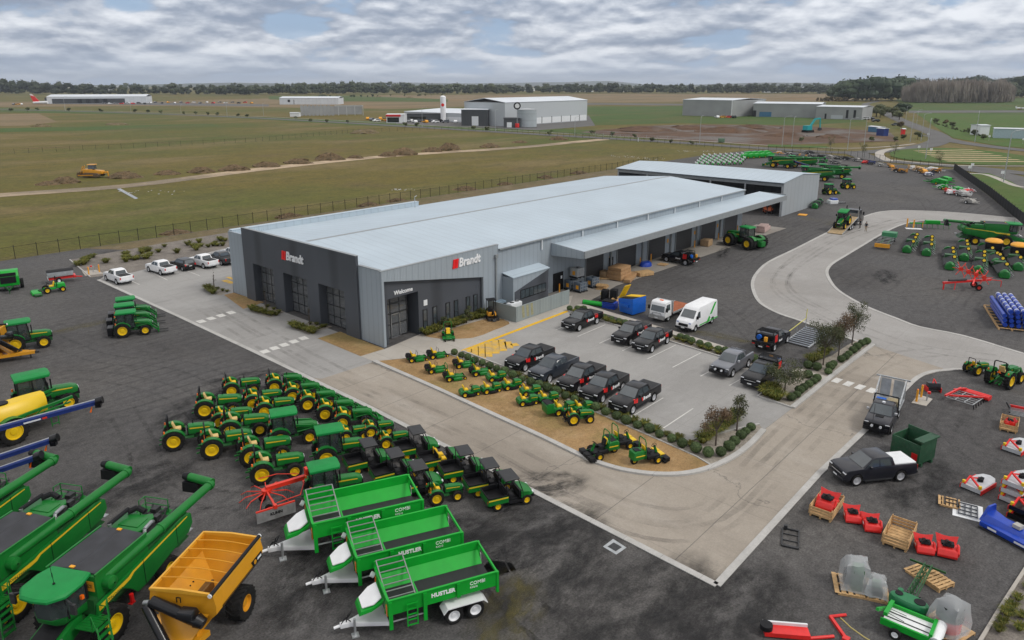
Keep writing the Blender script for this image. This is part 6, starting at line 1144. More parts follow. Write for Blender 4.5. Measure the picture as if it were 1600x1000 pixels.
# combines, bin, trailers, augers
P = Proto(combine(), (.5, 2.0)); G = 'green combine harvesters in the near corner'; HC = R(-151)
P.put((186, 1000), HC, 'green combine harvester beside the yellow chaser bin', G, scale=.95); P.put((36, 968), HC, 'green combine harvester in the middle of the three', G, scale=.95); P.put((-95, 938), HC, 'green combine harvester cut off by the photo edge', G, scale=.95)
P.put((1572, 386.5), R(-64), 'green combine harvester standing behind the harvest headers', 'green combine harvesters elsewhere', ref=(.5, -2.0))
for i, (px, a) in enumerate((((1305, 278), 100), ((1278, 282), 100), ((1255, 262), 110), ((1222, 262), 100))): P.put(px, R(a), f'distant green combine harvester behind the shed, {ORD[i]} from the open yard', 'green combine harvesters elsewhere', ref=(-2, 0))
P = Proto(chaser_bin(), (-.32, 2.1)); P.put((390, 964), R(-147), 'orange yellow chaser bin with open top and black folded auger', 'yellow chaser bins', scale=.86)
P.put((52, 560), R(-33), 'orange yellow chaser bin cut off by the photo edge with its drawbar showing', 'yellow chaser bins', ref=(5.3, 0), scale=.86)
P = Proto(spreader(), (2.77, 1.41)); s3, s2, s1 = at(605, 941, 2.26), at(556, 874, 2.3), at(487, 821, 2.5); G = 'green spreader trailers'
P.put(s3, R(155), 'green spreader trailer nearest the camera with white wheels in view', G, z=0); P.put(s2, R(155), 'green spreader trailer in the middle of the three', G, z=0, scale=1.03); P.put(s1, R(155), 'green spreader trailer farthest back, beside the red rake', G, z=0, scale=1.12)
grain_auger(at(158, 625, 4.2), at(0, 668, 2.9), 'blue grain auger with the longest reach, above the yellow sprayer tanks'); grain_auger(at(88, 684, 4.0), at(0, 713, 3.0), 'blue grain auger in the middle of the three'); grain_auger(at(63, 711, 3.8), at(0, 733, 2.9), 'blue grain auger nearest the combine harvesters')
s_ = big_sprayer(); s_.location = (11.9, 61.4, 0); s_.rotation_euler = (0, 0, R(8))
s_ = big_artic(); Proto(s_, (-1.7, 2.1)).put((1165, 391), R(75), s_['label'])
P = Proto(draper(), (-6.2, 0)); G = 'long green harvest headers set out in lines'; dl_ = [((1417, 396), 9, 'outermost'), ((1448, 401), 9, 'second'), ((1485, 423), 10, 'front row, first'), ((1507, 409), 12, 'third, before the loose wrapping'), ((1529, 429), 12, 'front row, second'), ((1571, 436), 19, 'front row, third'), ((1558, 417), 19, 'behind the third of the front row'), ((1592, 424), 12, 'last, at the photo edge')]
for px, a, lab in dl_: P.put(px, R(a + 180), 'green harvest header with round end shield, ' + lab, G, ref=(6.2, 0))
# tilt tray truck loading a tractor, two people beside it
tt = thing('tilt_tray_truck', 'dark tilt tray truck with its tan bed lowered to load a tractor', 'truck'); el = R(11)
part('bed', B().prism([(-9.2, .06), (-9.2, .16), (0, 1.95), (0, 1.8)], -1.25, 1.25), mat('tan_deck', (.36, .26, .14), .7, 0, .2), tt); part('bed_rail', B().bar((-9.2, 1.28, .14), (0, 1.28, 1.93), .07, .14).bar((-9.2, -1.28, .14), (0, -1.28, 1.93), .07, .14), galv, tt)
part('chassis', B().box(-5.2, 3.0, -.45, .45, .7, .95).box(-1.2, .2, -1.2, -.5, .45, 1.0), darkm, tt); part('cab', B().prism([(1.0, .8), (1.0, 3.0), (2.6, 3.05), (3.0, 2.2), (4.2, 2.0), (4.3, .7)], -1.15, 1.15), carblack, tt, bev=.06); part('rear_window', B().box(.985, .998, -.8, .8, 2.1, 2.8), glassb, tt); part('headboard', B().box(.5, .6, -1.2, 1.2, 1.0, 2.5).box(.3, .5, -1.2, -1.0, 1, 3.2).box(.3, .5, 1.0, 1.2, 1, 3.2), steel, tt)
for y in (-1, 1): part('exhaust', B().cyl((.75, y * 1.1, 1.0), (.75, y * 1.1, 3.8), .09, n=8), blackp, tt); wheel(tt, 3.2, y * 1.0, .5, .32, steel, .55); wheel(tt, -2.6, y * .95, .5, .5, white, .55); wheel(tt, -3.8, y * .95, .5, .5, white, .55); part('mirror', B().box(2.7, 2.85, y * 1.42 - .12, y * 1.42 + .12, 2.0, 2.6), blackp, tt)
Proto(tt, (-9.2, 0)).put((1304, 366), R(2), tt['label'])
tb = at(1304, 366); tr = tractor(cab=True, label='green cab tractor half way up the lowered truck bed'); tag(tr, None, None, 'green cab tractors'); tr.location = (tb.x + 3.9, tb.y + .15, .83); tr.rotation_euler = (0, R(11), R(182)); tr.scale = (1.1, 1.1, 1.1)
tr.rotation_euler = (0, R(11), R(182))
def person(p, rz, top, legs, label, walk=.12, h=1.76):
    sk = {'pel': (0, 0, .95), 'ch': (0, 0, 1.3), 'nk': (.01, 0, 1.5), 'hd': (.03, 0, 1.66), 'lh': (0, .1, .9), 'lk': (walk * .6, .11, .5), 'la': (walk, .11, .08), 'lt': (walk + .16, .12, .03), 'rh': (0, -.1, .9), 'rk': (-walk * .2, -.11, .5), 'ra': (-walk, -.11, .08), 'rt': (-walk + .16, -.12, .03), 'ls': (0, .19, 1.42), 'le': (-.03, .25, 1.15), 'lw': (.1, .24, .92), 'lf': (.14, .23, .82), 'rs': (0, -.19, 1.42), 're': (.02, -.25, 1.15), 'rw': (.14, -.22, .95), 'rf': (.18, -.21, .86)}
    ed = [('pel', 'ch'), ('ch', 'nk'), ('nk', 'hd'), ('pel', 'lh'), ('lh', 'lk'), ('lk', 'la'), ('la', 'lt'), ('pel', 'rh'), ('rh', 'rk'), ('rk', 'ra'), ('ra', 'rt'), ('ch', 'ls'), ('ls', 'le'), ('le', 'lw'), ('lw', 'lf'), ('ch', 'rs'), ('rs', 're'), ('re', 'rw'), ('rw', 'rf')]
    rad = {'pel': .15, 'ch': .155, 'nk': .06, 'hd': .105, 'h': .09, 'k': .065, 'a': .045, 't': .04, 's': .065, 'e': .05, 'w': .035, 'f': .04}
    o = thing('person', label, 'person', None, p, rz); names = list(sk); me = bpy.data.meshes.new('body'); me.from_pydata([sk[n] for n in names], [(names.index(a), names.index(c)) for a, c in ed], [])
    bo = link('body', me, o); m = bo.modifiers.new('skin', 'SKIN'); lay = me.skin_vertices[0].data
    for i, n in enumerate(names): r = rad.get(n, rad.get(n[1:], .06)); lay[i].radius = (r, r)
    lay[0].use_root = True; bo.modifiers.new('sub', 'SUBSURF').levels = 1
    dg = bpy.context.evaluated_depsgraph_get(); m2 = bpy.data.meshes.new_from_object(bo.evaluated_get(dg)); bo.modifiers.clear(); bo.data = m2; m2.name = 'body'
    skin = mat('skin', (.45, .26, .18), .6); m2.materials.clear()
    for q in (skin, top, legs, blackp): m2.materials.append(q)
    for f in m2.polygons: z = f.center.z; f.material_index = 3 if z < .1 else 2 if z < .93 and abs(f.center.y) < .2 else 1 if z < 1.5 and z > .98 or (z < 1.5 and abs(f.center.y) < .2) else 0
    part('hair', B().loft([[Vector((.02 + .115 * k * math.cos(2 * math.pi * i / 10), .105 * k * math.sin(2 * math.pi * i / 10), z)) for i in range(10)] for z, k in ((1.66, 1.0), (1.74, .95), (1.79, .55))]), blackp, o); return o
navy = mat('navy_cloth', (.012, .014, .022), .85, 0, .2); tanp = mat('khaki_cloth', (.3, .22, .13), .85, 0, .15)
person(at(1352.5, 361.5), R(200), navy, tanp, 'person in dark top and pale trousers standing beside the tilt tray truck'); person(at(1343.5, 357), R(120), navy, navy, 'person in dark clothes against the flank of the tilt tray truck')
# ================================================================ yard goods, bins, bollards
def bollard_thing():
    t = thing('bollard', '', 'bollard'); part('post', B().cyl((0, 0, 0), (0, 0, 1.1), .085, n=12), bollard_y, t); part('cap', B().cyl((0, 0, 1.1), (0, 0, 1.16), .09, .05, n=12), mat('bollard_orange', (.85, .22, .05), .5), t); return t
P = Proto(bollard_thing()); G = 'yellow steel bollards'
for i, px in enumerate(((874, 457), (920, 434.5), (947.5, 425), (969, 416.5), (1000, 414.5), (1017, 408.5), (1045, 393.5), (1059.5, 390.5), (1085, 386.5), (1099, 376.5), (1122, 374.5), (1152, 362))): P.put(px, 0, f'yellow bollard guarding the workshop doors, {ORD[i]} from the screen wall', G)
for px, lab in (((1431.6, 628), 'nearer yellow bollard on the hydrant pad by the tray truck'), ((1439, 621), 'farther yellow bollard on the hydrant pad by the tray truck'), ((139, 429.5), 'yellow bollard on the left of the far hydrant'), ((155.5, 425.5), 'yellow bollard on the other side of the far hydrant')): P.put(px, 0, lab, G)
def hydrant():
    t = thing('fire_hydrant', '', 'hydrant'); part('pipe', B().tube([(0, 0, 0), (0, 0, .75), (-.12, 0, .9), (-.3, 0, .9)], .06, 8), galv, t); part('valve', B().cyl((-.3, 0, .82), (-.3, 0, 1.0), .13, n=10), redp, t); return t
P = Proto(hydrant()); P.put((1447.6, 627), R(30), 'grey pipe hydrant with red valve between the nearer bollards', 'hydrants'); P.put((146, 425), R(30), 'grey pipe hydrant with red valve at the far paddock corner', 'hydrants')
# blue bin with yellow lids
bb = thing('rubbish_bin', 'big blue front lift bin with yellow lids, one flung open', 'bin', None, at(987, 488), R(-98)); bb.scale = (1.1, 1.1, 1.1)
part('body', B().prism([(-.75, .15), (-1.0, 1.2), (-1.0, 1.5), (1.0, 1.85), (1.0, .15)], -1.05, 1.05), bblue, bb, bev=.03); part('fork_pocket', B().box(-.6, .5, 1.05, 1.25, .85, 1.15).box(-.6, .5, -1.25, -1.05, .85, 1.15), bblue, bb); part('lid', B().plate([(-1.0, .03, 1.53), (1.0, .03, 1.88), (1.0, 1.0, 1.88), (-1.0, 1.0, 1.53)], (0, 0, 1), .05), seaty, bb); part('lid', B().plate([(-.98, -1.0, 1.56), (-.98, -.03, 1.56), (-.2, -.03, 3.0), (-.2, -1.0, 3.0)], (-1, 0, .5), .05), seaty, bb); part('opening', B().plate([(-.9, -.95, 1.545), (.9, -.95, 1.86), (.9, -.08, 1.86), (-.9, -.08, 1.545)], (0, 0, 1), .012), blackp, bb)
# dark green waste hopper
hp = thing('tipping_hopper', 'dark green steel tipping hopper open at the top', 'hopper', None, at(1424, 716), R(-108)); hg = mat('hopper_green', (.012, .07, .03), .55, 0, .2, 2, dirt=.4)
b = B(); b.box(-1.05, 1.05, -.95, .95, .25, .33).box(-1.05, 1.05, -.95, -.87, .33, 1.65).box(-1.05, 1.05, .87, .95, .33, 2.0).box(-1.05, -.97, -.869, .869, .33, 1.7).box(.97, 1.05, -.869, .869, .33, 1.9); part('body', b, hg, hp, bev=.015); part('hood', B().box(.55, 1.2, -1.0, 1.0, 1.91, 2.0), hg, hp); part('skid', B().box(-1.1, 1.1, -.7, -.5, 0, .249).box(-1.1, 1.1, .5, .7, 0, .249), hg, hp); part('lamp_panel', B().box(.5, .9, -1.0, -.955, .45, .95), redl, hp); part('litter', B().box(-.5, .2, -.3, .4, .34, .7).box(.3, .7, .2, .6, .34, .9), mat('cardboard', (.4, .27, .15), .85, 0, .15), hp)
card = MATS['cardboard']
# crates and red mulchers
P = Proto(crate(2.4, 1.35, .8)); G = 'slatted wooden crates'; P.put((1290.5, 798), R(2), 'slatted wooden crate holding a red mulcher beside the driveway', G); P.put((1404, 842), R(3), 'empty slatted wooden crate among the red mulchers', G); P.put((1576, 668), R(5), 'slatted wooden crate with red parts beside the white mower deck', G, scale=.85)
P = Proto(mulcher()); G = 'red flail mulchers'
P.put((1290.5, 797), R(182), 'red flail mulcher packed inside a wooden crate', G, z=.17, scale=.85)
for px, lab in (((1331, 813), 'red flail mulcher just beside the crated one'), ((1361, 827), 'red flail mulcher next to the empty crate'), ((1443, 861), 'red flail mulcher on the other side of the empty crate')): P.put(px, R(205), lab, G, scale=.72)
P.put((1478, 866), R(200), 'largest red flail mulcher above the green boom frame', G, scale=.8)
P.put((1577, 667), R(120), 'red machine part inside the crate at the photo edge', G, z=.15, scale=.5)
P = Proto(mower_deck()); G = 'red and grey mower decks'; P.put((1530, 760), R(-15), 'grey topped mower deck standing alone on the gravel', G); 
for k in range(3): P.put((1590, 779), R(-14), 'grey topped mower deck, ' + ('lowest', 'middle', 'topmost')[k] + ' in the stack of three', G, z=.56 * k)
P.put((1590, 701), R(-12), 'grey topped mower deck by the wooden crate with red parts', G)
P = Proto(mower_deck(True));
for k in range(2): P.put((1604, 806), R(-14), 'dark mower deck with red frame, ' + ('lower', 'upper')[k] + ' of two', G, z=.5 * k)
bs = thing('rotary_slasher', 'long blue rotary slasher with tapered tail', 'slasher', None, at(1563, 828), R(-112)); bs.scale = (.85, .85, .85); sb = mat('slasher_blue', (.006, .05, .4), .4, 0, .1, 2, coat=.2)
part('deck', B().prism([(-.9, -1.0), (3.4, -1.1), (3.4, 1.1), (-.9, 1.0)], .15, .5, axis='z').loft([[Vector((x, y, z)) for y, z in ((-w, .501), (w, .501), (w * .6, h), (-w * .6, h))] for x, w, h in ((-.9, .95, 1.0), (0, .7, .85), (1.6, .5, .7), (3.3, .4, .6))]), sb, bs, bev=.03); part('mast', B().plate([(-.9, -.9, .5), (-.9, .9, .5), (-.75, .4, 1.5), (-.75, -.4, 1.5)], (-1, 0, .1), .12), sb, bs); part('gearbox', B().box(.8, 1.3, -.25, .25, .8, 1.05), conc, bs); part('decal', B().box(1.5, 2.6, -1.118, -1.11, .25, .4).box(-.3, .3, -1.07, -1.06, .25, .4), whitep, bs); part('chain_guard', B().box(-.9, 3.4, -1.13, -1.1, .02, .149), darkm, bs)
rk = thing('hay_rake', 'red rotary hay rake with spoked arms and a grey side curtain', 'rake', None, at(418, 790), R(-14))
b = B()
for i in range(11): a = 2 * math.pi * i / 11 + .2; c, s = math.cos(a), math.sin(a); b.bar((.1 * c, .1 * s, 1.0), (1.25 * c, 1.25 * s, .95), .05).bar((1.25 * c, 1.25 * s, .95), (1.65 * c, 1.65 * s, .7), .035)
part('rotor', b.cyl((0, 0, .85), (0, 0, 1.15), .28, n=14), orred, rk); tb_ = B()
for i in range(11):
    a = 2 * math.pi * i / 11 + .2; c, s = math.cos(a), math.sin(a)
    for k in range(4): f = 1.2 + k * .13; tb_.cyl((f * c, f * s, .92 - k * .05), ((f + .05) * c, (f + .05) * s, .2), .012, n=4)
part('tine', tb_, darkm, rk); part('beam', B().bar((0, 0, 1.2), (2.6, .1, 1.15), .24, .26), orred, rk); part('headstock', B().box(2.55, 2.75, -.1, .3, .5, 1.75).box(2.5, 2.8, -.5, .7, .45, .6), orred, rk); part('guard_bar', B().tube([(2.3, .6, 1.2), (1.2, 1.75, 1.0), (.0, 1.8, 1.0)], .03, 5).tube([(2.3, -.4, 1.1), (1.7, -1.4, .9), (.2, -1.5, .9)], .03, 5), orred, rk); part('curtain_arm', B().bar((0, 0, 1.1), (-.05, -2.05, 1.0), .09).bar((-1.2, -2.05, 1.0), (1.15, -2.05, 1.0), .09).box(-.15, .05, -2.15, -1.9, .9, 1.15), orred, rk)
part('curtain', B().box(-1.2, 1.15, -2.1, -2.07, .25, .95), mat('grey_curtain', (.22, .22, .22), .6, 0, .2, 4), rk); lettering('KUHN', .26, rk, (-.02, -2.108, .62), (R(90), 0, 0), blackp, .003, bold=.012)
for y in (-.7, .7): wheel(rk, -.1, y, .24, .18, redp, .5)
solid('black_grid', B().bar((-.9, -.45, .06), (.9, -.45, .06), .07).bar((-.9, .45, .06), (.9, .45, .06), .07).bar((-.9, -.45, .06), (-.9, .45, .06), .16, .1).bar((.9, -.45, .06), (.9, .45, .06), .1).bar((-.3, -.45, .06), (-.3, .45, .06), .05).bar((.35, -.45, .06), (.35, .45, .06), .05).box(.8, 1.0, .2, .4, .05, .3), darkm, 'black steel frame lying flat near the driveway edge', 'frame', None, at(1235, 842), R(20))
def wrapped(name, lab, p, rz, core, k=1.0, h=1.5):
    t = thing(name, lab, 'wrapped pallet', 'plastic wrapped pallets', at(*p), rz); b = B(); pallet(b, 0, 0, 0, 1.5 * k, 1.5 * k); part('pallet', b, wood, t); part('goods', core, [dgreen, darkm, redp], t); rnd = random.Random(len(lab))
    rings = []
    for z, s in ((.16, 1.0), (.16 + h * .3, .96), (.16 + h * .62, .86), (.16 + h * .9, .7), (.16 + h, .4)): rings.append([Vector((.74 * k * s * max(-.85, min(.85, 1.25 * math.cos(a))) + rnd.uniform(-.06, .06), .74 * k * s * max(-.85, min(.85, 1.25 * math.sin(a))) + rnd.uniform(-.06, .06), z + rnd.uniform(-.05, .05))) for i, a in ((i, 2 * math.pi * i / 16) for i in range(16))])
    part('plastic_film', B().loft(rings), film, t); return t
wrapped('wrapped_pallet', 'wrapped pallet with a rounded green machine inside', (1334, 918), R(25), B().cyl((-.2, -.3, 1.2), (-.2, .2, 1.2), .4, n=14).box(-.5, .1, -.3, .2, .16, 1.1).box(.0, .5, -.4, .5, .16, .8, 1), 1.15, 1.6)
wrapped('wrapped_pallet', 'smaller wrapped pallet beside the green machine', (1367, 929), R(20), B().box(-.4, .4, -.3, .3, .16, .5, 1).box(-.15, .15, -.2, .2, .5, .85), .85, .95)
t = wrapped('wrapped_pallet', 'wrapped pallet with a red based drum under clear film', (1480, 985), R(-18), B().cyl((0, 0, .16), (0, 0, .8), .55, n=18, m=2).cyl((0, 0, .8), (0, 0, 1.5), .6, .55, n=18, m=1), 1.15, 1.65)
# green mounted sprayer with folded boom, conveyor feeder in front of it
sp = thing('mounted_sprayer', 'green mounted sprayer tank with its boom folded upright behind', 'sprayer', None, (36.3, 5.9, 0), 0); sp.scale = (.62, .62, .62); tg = mat('tank_green', (.01, .16, .055), .4, 0, .06)
part('tank', B().loft([[Vector((.75 * k * math.cos(a), 1.5 * k * math.sin(a), z)) for a in (2 * math.pi * i / 20 for i in range(20))] for z, k in ((.35, .8), (.6, .98), (1.1, 1.0), (1.45, .94), (1.55, .82))]), tg, sp); part('tank_lid', B().cyl((0, -.75, 1.5), (0, -.75, 1.6), .42, n=16).cyl((.1, .8, 1.5), (.1, .8, 1.6), .3, n=14), blackp, sp)
b = B(); rnd = random.Random(5)
for i in range(14): b.bar((.8 + .42 * i, .3 * (i % 2), .5 + .1 * (i % 3)), (1.3 + .42 * i, .3 - .3 * (i % 2), 1.7 - .06 * i), .06)
for y in (-.2, .35): b.bar((.8, y, .7), (6.6, y, .8), .08).bar((.8, y, 1.6), (6.6, y, 1.1), .08)
b.bar((6.4, -1.3, 1.0), (6.4, 1.5, 1.0), .1).bar((6.6, -1.3, .8), (6.6, 1.5, .8), .1); part('boom', b, dgreen, sp); part('hose', B().tube([(.8 + .1 * math.sin(i), -.6 + i * .1, 1.2 + .3 * math.cos(i * 1.3)) for i in range(14)], .04, 5), blackp, sp); part('canister', B().cyl((1.1, .9, .6), (1.1, .9, 1.3), .22, n=12), tg, sp)
cf = thing('bale_feeder', 'bright green conveyor feeder with a white slatted floor', 'feeder', None, (34.95, 5.5, 0), R(92)); cf.scale = (.72, .72, .72)
part('bed', B().box(-1.5, 1.5, -.9, .9, .75, .82), white, cf); part('chain', B().bar((-1.5, -.3, .84), (1.5, -.3, .84), .06).bar((-1.5, .3, .84), (1.5, .3, .84), .06), darkm, cf); part('side_rail', B().box(-1.6, 1.6, .9, 1.05, .6, 1.05).box(-1.6, 1.6, -1.05, -.9, .6, 1.05), lgreen, cf); part('end_guard', B().cyl((-1.65, -1.05, .85), (-1.65, 1.05, .85), .36, n=14), white, cf, bev=0); part('head_frame', B().bar((1.35, -1.1, 1.1), (1.35, 1.1, 1.5), .24).bar((1.6, -.9, .6), (1.9, .8, 1.4), .2).bar((-1.35, -1.0, 1.1), (-1.35, 1.0, 1.2), .2), lgreen, cf); part('drawbar', B().bar((-1.6, .5, .6), (-3.9, .2, .55), .14, .18).bar((-3.3, .25, .05), (-3.3, .25, .9), .12), lgreen, cf); part('hose', B().tube([(-1.7, .6, .9), (-2.5, .7, 1.3), (-2.7, .5, .8)], .035, 5), blackp, cf); part('tine', B().bar((.3, -.3, 1.0), (1.3, -.1, 1.2), .03).bar((.3, .4, 1.0), (1.3, .5, 1.25), .03), darkm, cf)
for y in (-1.2, 1.2): wheel(cf, .6, y, .38, .25, white, .55)
b = B(); pallet(b, 0, 0, 0); pallet(b, 0, .0, .14); sp_ = solid('pallet', b, wood, 'two stacked pale pallets beside the boom frame', 'pallet', 'loose pallets', at(1464, 912), R(-25)); b = B(); pallet(b, 0, 0, 0); solid('pallet', b, wood, 'pallet under the far side of the green boom frame', 'pallet', 'loose pallets', at(1440, 898), R(-25))
solid('boom_section', B().cyl((33.5, 8.7, .08), (34.15, 8.15, .08), .075, n=8).bar((33.5, 8.7, .08), (32.5, 7.65, .08), .14).box(32.3, 32.6, 7.45, 7.75, .02, .16), redp, 'red angled steel arm lying on the gravel with a yellow strap', 'steel arm'); solid('steel_tube', B().cyl((-.6, 0, .08), (.6, 0, .08), .08, n=10), redp, 'short red steel tube on the gravel at the photo bottom', 'steel tube', None, at(1284, 998), R(-42)); solid('strap', B().tube([(0, 0, .03), (.5, -.5, .02), (1.1, -.9, .02), (1.7, -1.2, .03)], .03, 4), mat('strap_yellow', (.5, .42, .15), .7), 'pale yellow strap trailing from the red arm', 'strap', None, at(1313, 966), R(-75))
solid('mower_bar', B().box(-1.2, .9, -.3, .3, .08, .3).box(-1.2, .9, .3, .4, .1, .45, m=1).cyl((-1.1, 0, .3), (-1.1, 0, .55), .3, n=12, m=2), [redp, whitep, blackp], 'red and white mower bar at the photo bottom', 'mower bar', None, at(1233, 993), R(-55))
t = thing('pallet_lifter', 'pallet beside a white sheet with a dark steel grid', 'pallet', 'loose pallets', at(1484, 787), R(12)); b = B(); pallet(b, 0, 0, 0); part('boards', b, wood, t); part('steel_grid', B().bar((-.5, -.4, .18), (.5, -.4, .18), .06).bar((-.5, .3, .18), (.5, .3, .18), .06).bar((-.2, -.4, .18), (-.2, .3, .18), .05).bar((.3, -.4, .18), (.3, .3, .18), .05), darkm, t)
t = thing('parts_sheet', 'white sheet on the gravel under a dark blue grille panel', 'sheet', None, at(1512, 799), R(10)); part('sheet', B().box(-1.0, 1.0, -.8, .8, .01, .03), whitep, t); b = B()
for i in range(4): b.bar((-.7, -.5 + i * .33, .1), (.7, -.5 + i * .33, .1), .07).bar((-.7 + i * .46, -.5, .12), (-.7 + i * .46, .5, .12), .07)
part('grille_panel', b, slate, t)
# red flat harrow, quick hitch, skid frame
t = thing('land_leveller', 'red framed leveller with a grid of steel bars', 'leveller', None, at(1508, 627), R(-10)); b = B()
for i in range(6): b.bar((-1.3 + i * .45, -1.0, .4), (-1.3 + i * .45, 1.0, .4), .05)
for y in (-1, -.35, .35, 1.0): b.bar((-1.3, y, .4), (1.0, y, .4), .06)
part('grid', b, galv, t); part('frame', B().bar((-1.3, 1.1, .5), (1.3, .9, .55), .14).bar((-1.0, .9, .5), (.9, -1.1, .5), .12).bar((.6, 1.2, .5), (1.4, .5, .6), .12), redp, t); part('roller', B().cyl((1.35, -1.3, .3), (1.35, .9, .3), .2, n=12).cyl((1.7, -1.3, .3), (1.7, .9, .3), .2, n=12), redp, t); b = B()
for i in range(5): b.bar((-1.2 + i * .5, -1.0, .4), (-1.2 + i * .5, -1.1, .02), .06)
part('tine', b, blackp, t)
t = thing('rotary_hoe', 'small black and red tillage head beside the hydrant pad', 'tillage head', None, at(1457, 611), R(35)); t.scale = (.72, .72, .85); part('hood', B().prism([(-.5, .3), (-.3, .95), (.35, .9), (.5, .3)], -.7, .7), carblack, t, bev=.04); part('skid', B().box(-.5, .5, -.8, -.71, .0, .5).box(-.5, .5, .71, .8, .0, .5), redp, t); part('mast', B().bar((-.2, -.2, .9), (.1, 0, 1.3), .1).bar((-.2, .2, .9), (.1, 0, 1.3), .1), redp, t)
t = thing('gravel_rake', 'dark and silver rake frame by the crate with red parts', 'rake', None, at(1588, 648), R(8)); b = B()
for i in range(6): b.bar((-.7 + i * .28, -.5, .25), (-.7 + i * .28, .5, .25), .05)
part('grid', b, galv, t); part('frame', B().bar((-.8, .5, .4), (.8, .5, .4), .1).bar((0, .5, .4), (0, .8, .9), .1), darkm, t); part('end_plate', B().box(.8, .9, -.5, .5, .05, .45), redp, t)
# blue roller stack on a timber frame
t = thing('roller_pallet', 'stack of blue and white rollers on a long timber frame', 'roller stack', None, at(1568, 498), R(18)); L_ = 9.5
b = B()
for k in range(4):
    for j in range(4 - (k == 3)): y = -1.2 + j * .62 + .1 * k; b.cyl((-L_ / 2 + .3, y, .55 + k * .5), (L_ / 2 - 1.5, y, .55 + k * .5), .23, n=10)
part('roller', b, sb, t); b = B()
for i in range(6):
    x = -L_ / 2 + .8 + i * 1.35
    for j in range(3): b.cyl((x, -.9 + j * .62, 2.05), (x + .22, -.9 + j * .62, 2.05), .245, n=10)
    for k in range(3): b.cyl((x, -1.2 + .1 * k, .55 + k * .5), (x + .22, -1.2 + .1 * k, .55 + k * .5), .245, n=10)
part('band', b, whitep, t); b = B().bar((-L_ / 2, -1.5, .08), (L_ / 2, -1.5, .08), .16).bar((-L_ / 2, 0, .08), (L_ / 2, 0, .08), .16).bar((-L_ / 2, 1.2, .08), (L_ / 2, 1.2, .08), .16)
for i in range(8): b.bar((-L_ / 2 + .2 + i * 1.3, -1.5, .2), (-L_ / 2 + .2 + i * 1.3, 1.25, .2), .14, .08)
for i in range(6): x = -L_ / 2 + .6 + i * 1.6; b.bar((x, -1.55, .1), (x, -1.55, 1.7), .1).bar((x, -1.55, .2), (x + 1.4, -1.55, 1.5), .08)
b.bar((-L_ / 2, -1.55, 1.3), (L_ / 2 - 1, -1.55, 1.3), .1); part('timber_frame', b, wood, t); part('bearing', B().box(L_ / 2 - 1.3, L_ / 2 - .2, -1.3, .2, .15, 1.5).cyl((L_ / 2 - .2, -.8, .9), (L_ / 2 - .1, -.8, .9), .25, n=12, m=1).cyl((L_ / 2 - .2, -.2, .6), (L_ / 2 - .1, -.2, .6), .2, n=12, m=1), [sb, whitep], t)
# red tedder folded
t = thing('hay_tedder', 'red folded hay tedder beside the blue roller stack', 'tedder', None, at(1522, 453), R(-60)); t.scale = (1.35, 1.35, 1.35); b = B(); rnd = random.Random(8)
for k in range(4):
    cx, cy, cz = .8 - k * .5, .3 + k * .55, 1.2 + .12 * k
    for i in range(6): a = i * math.pi / 3 + k; b.bar((cx, cy, cz), (cx + .75 * math.cos(a), cy + .3 * math.sin(a), cz + .7 * math.sin(a)), .05)
    b.cyl((cx, cy - .1, cz), (cx, cy + .1, cz), .2, n=10)
part('rotor', b, orred, t); part('beam', B().bar((-3.0, -.6, .7), (1.6, .8, .9), .18).bar((-.5, -.8, .7), (.9, 2.2, 1.4), .14).bar((-2.9, -.6, .7), (-2.9, -.6, .05), .1).bar((-1.8, -.3, .7), (-1.9, -.5, .05), .08).bar((1.5, .8, .9), (2.6, .9, .8), .06).bar((2.6, .9, .8), (2.6, .9, .2), .05), redp, t); part('shaft', B().cyl((-2.5, -.5, .95), (-.8, 0, 1.0), .11, n=8), darkm, t)
for y in (-.2, 1.0): wheel(t, .3, y, .3, .2, orred, .5)
# green trailer frame with yellow tail and green hopper
t = thing('implement_carrier', 'long green implement carrier with a yellow tail board', 'carrier', None, at(1384, 382), R(8)); part('frame', B().bar((-4.5, -.5, .6), (4.5, -.5, .6), .14).bar((-4.5, .5, .6), (4.5, .5, .6), .14).box(-4.4, -3.6, -1.0, 1.0, .45, .6), dgreen, t); part('tail_board', B().box(-4.75, -4.6, -1.1, 1.1, .35, .95), bollard_y, t); b = B()
for i in range(5): b.bar((-3 + i * 1.3, -1.2, .8), (-2.6 + i * 1.3, 1.2, .85), .07)
part('cross_bar', b, galv, t); part('hopper', B().box(2.6, 4.6, -1.1, 1.1, .7, 1.5, tx=.1), mat('faded_green', (.03, .2, .08), .5), t); 
for x in (-3.2, 3.2):
    for y in (-1, 1): wheel(t, x, y * .9, .36, .24, galv, .5)
t = thing('tool_bar_planter', 'green and yellow tool bar with narrow legs by the loop road', 'tool bar', None, at(1452, 357), R(-62)); part('bar', B().bar((-3.4, 0, .9), (3.4, 0, .9), .2).box(-.8, 1.6, -.3, .5, 1.0, 1.5), lgreen, t); b = B()
for i in range(8): x = -3.2 + i * .9; b.bar((x, 0, .9), (x, -.5, .1), .09)
part('leg', b, dgreen, t); part('marker_post', B().box(-3.9, -3.7, -.1, .1, .1, 1.7).box(-2.9, -2.7, -.6, -.4, .1, 1.6).box(-1.3, -1.2, -.3, -.2, .2, 1.3), bollard_y, t); part('ground_sheet', B().box(-4.2, -1.5, -1.6, -.3, .01, .03), whitep, t)
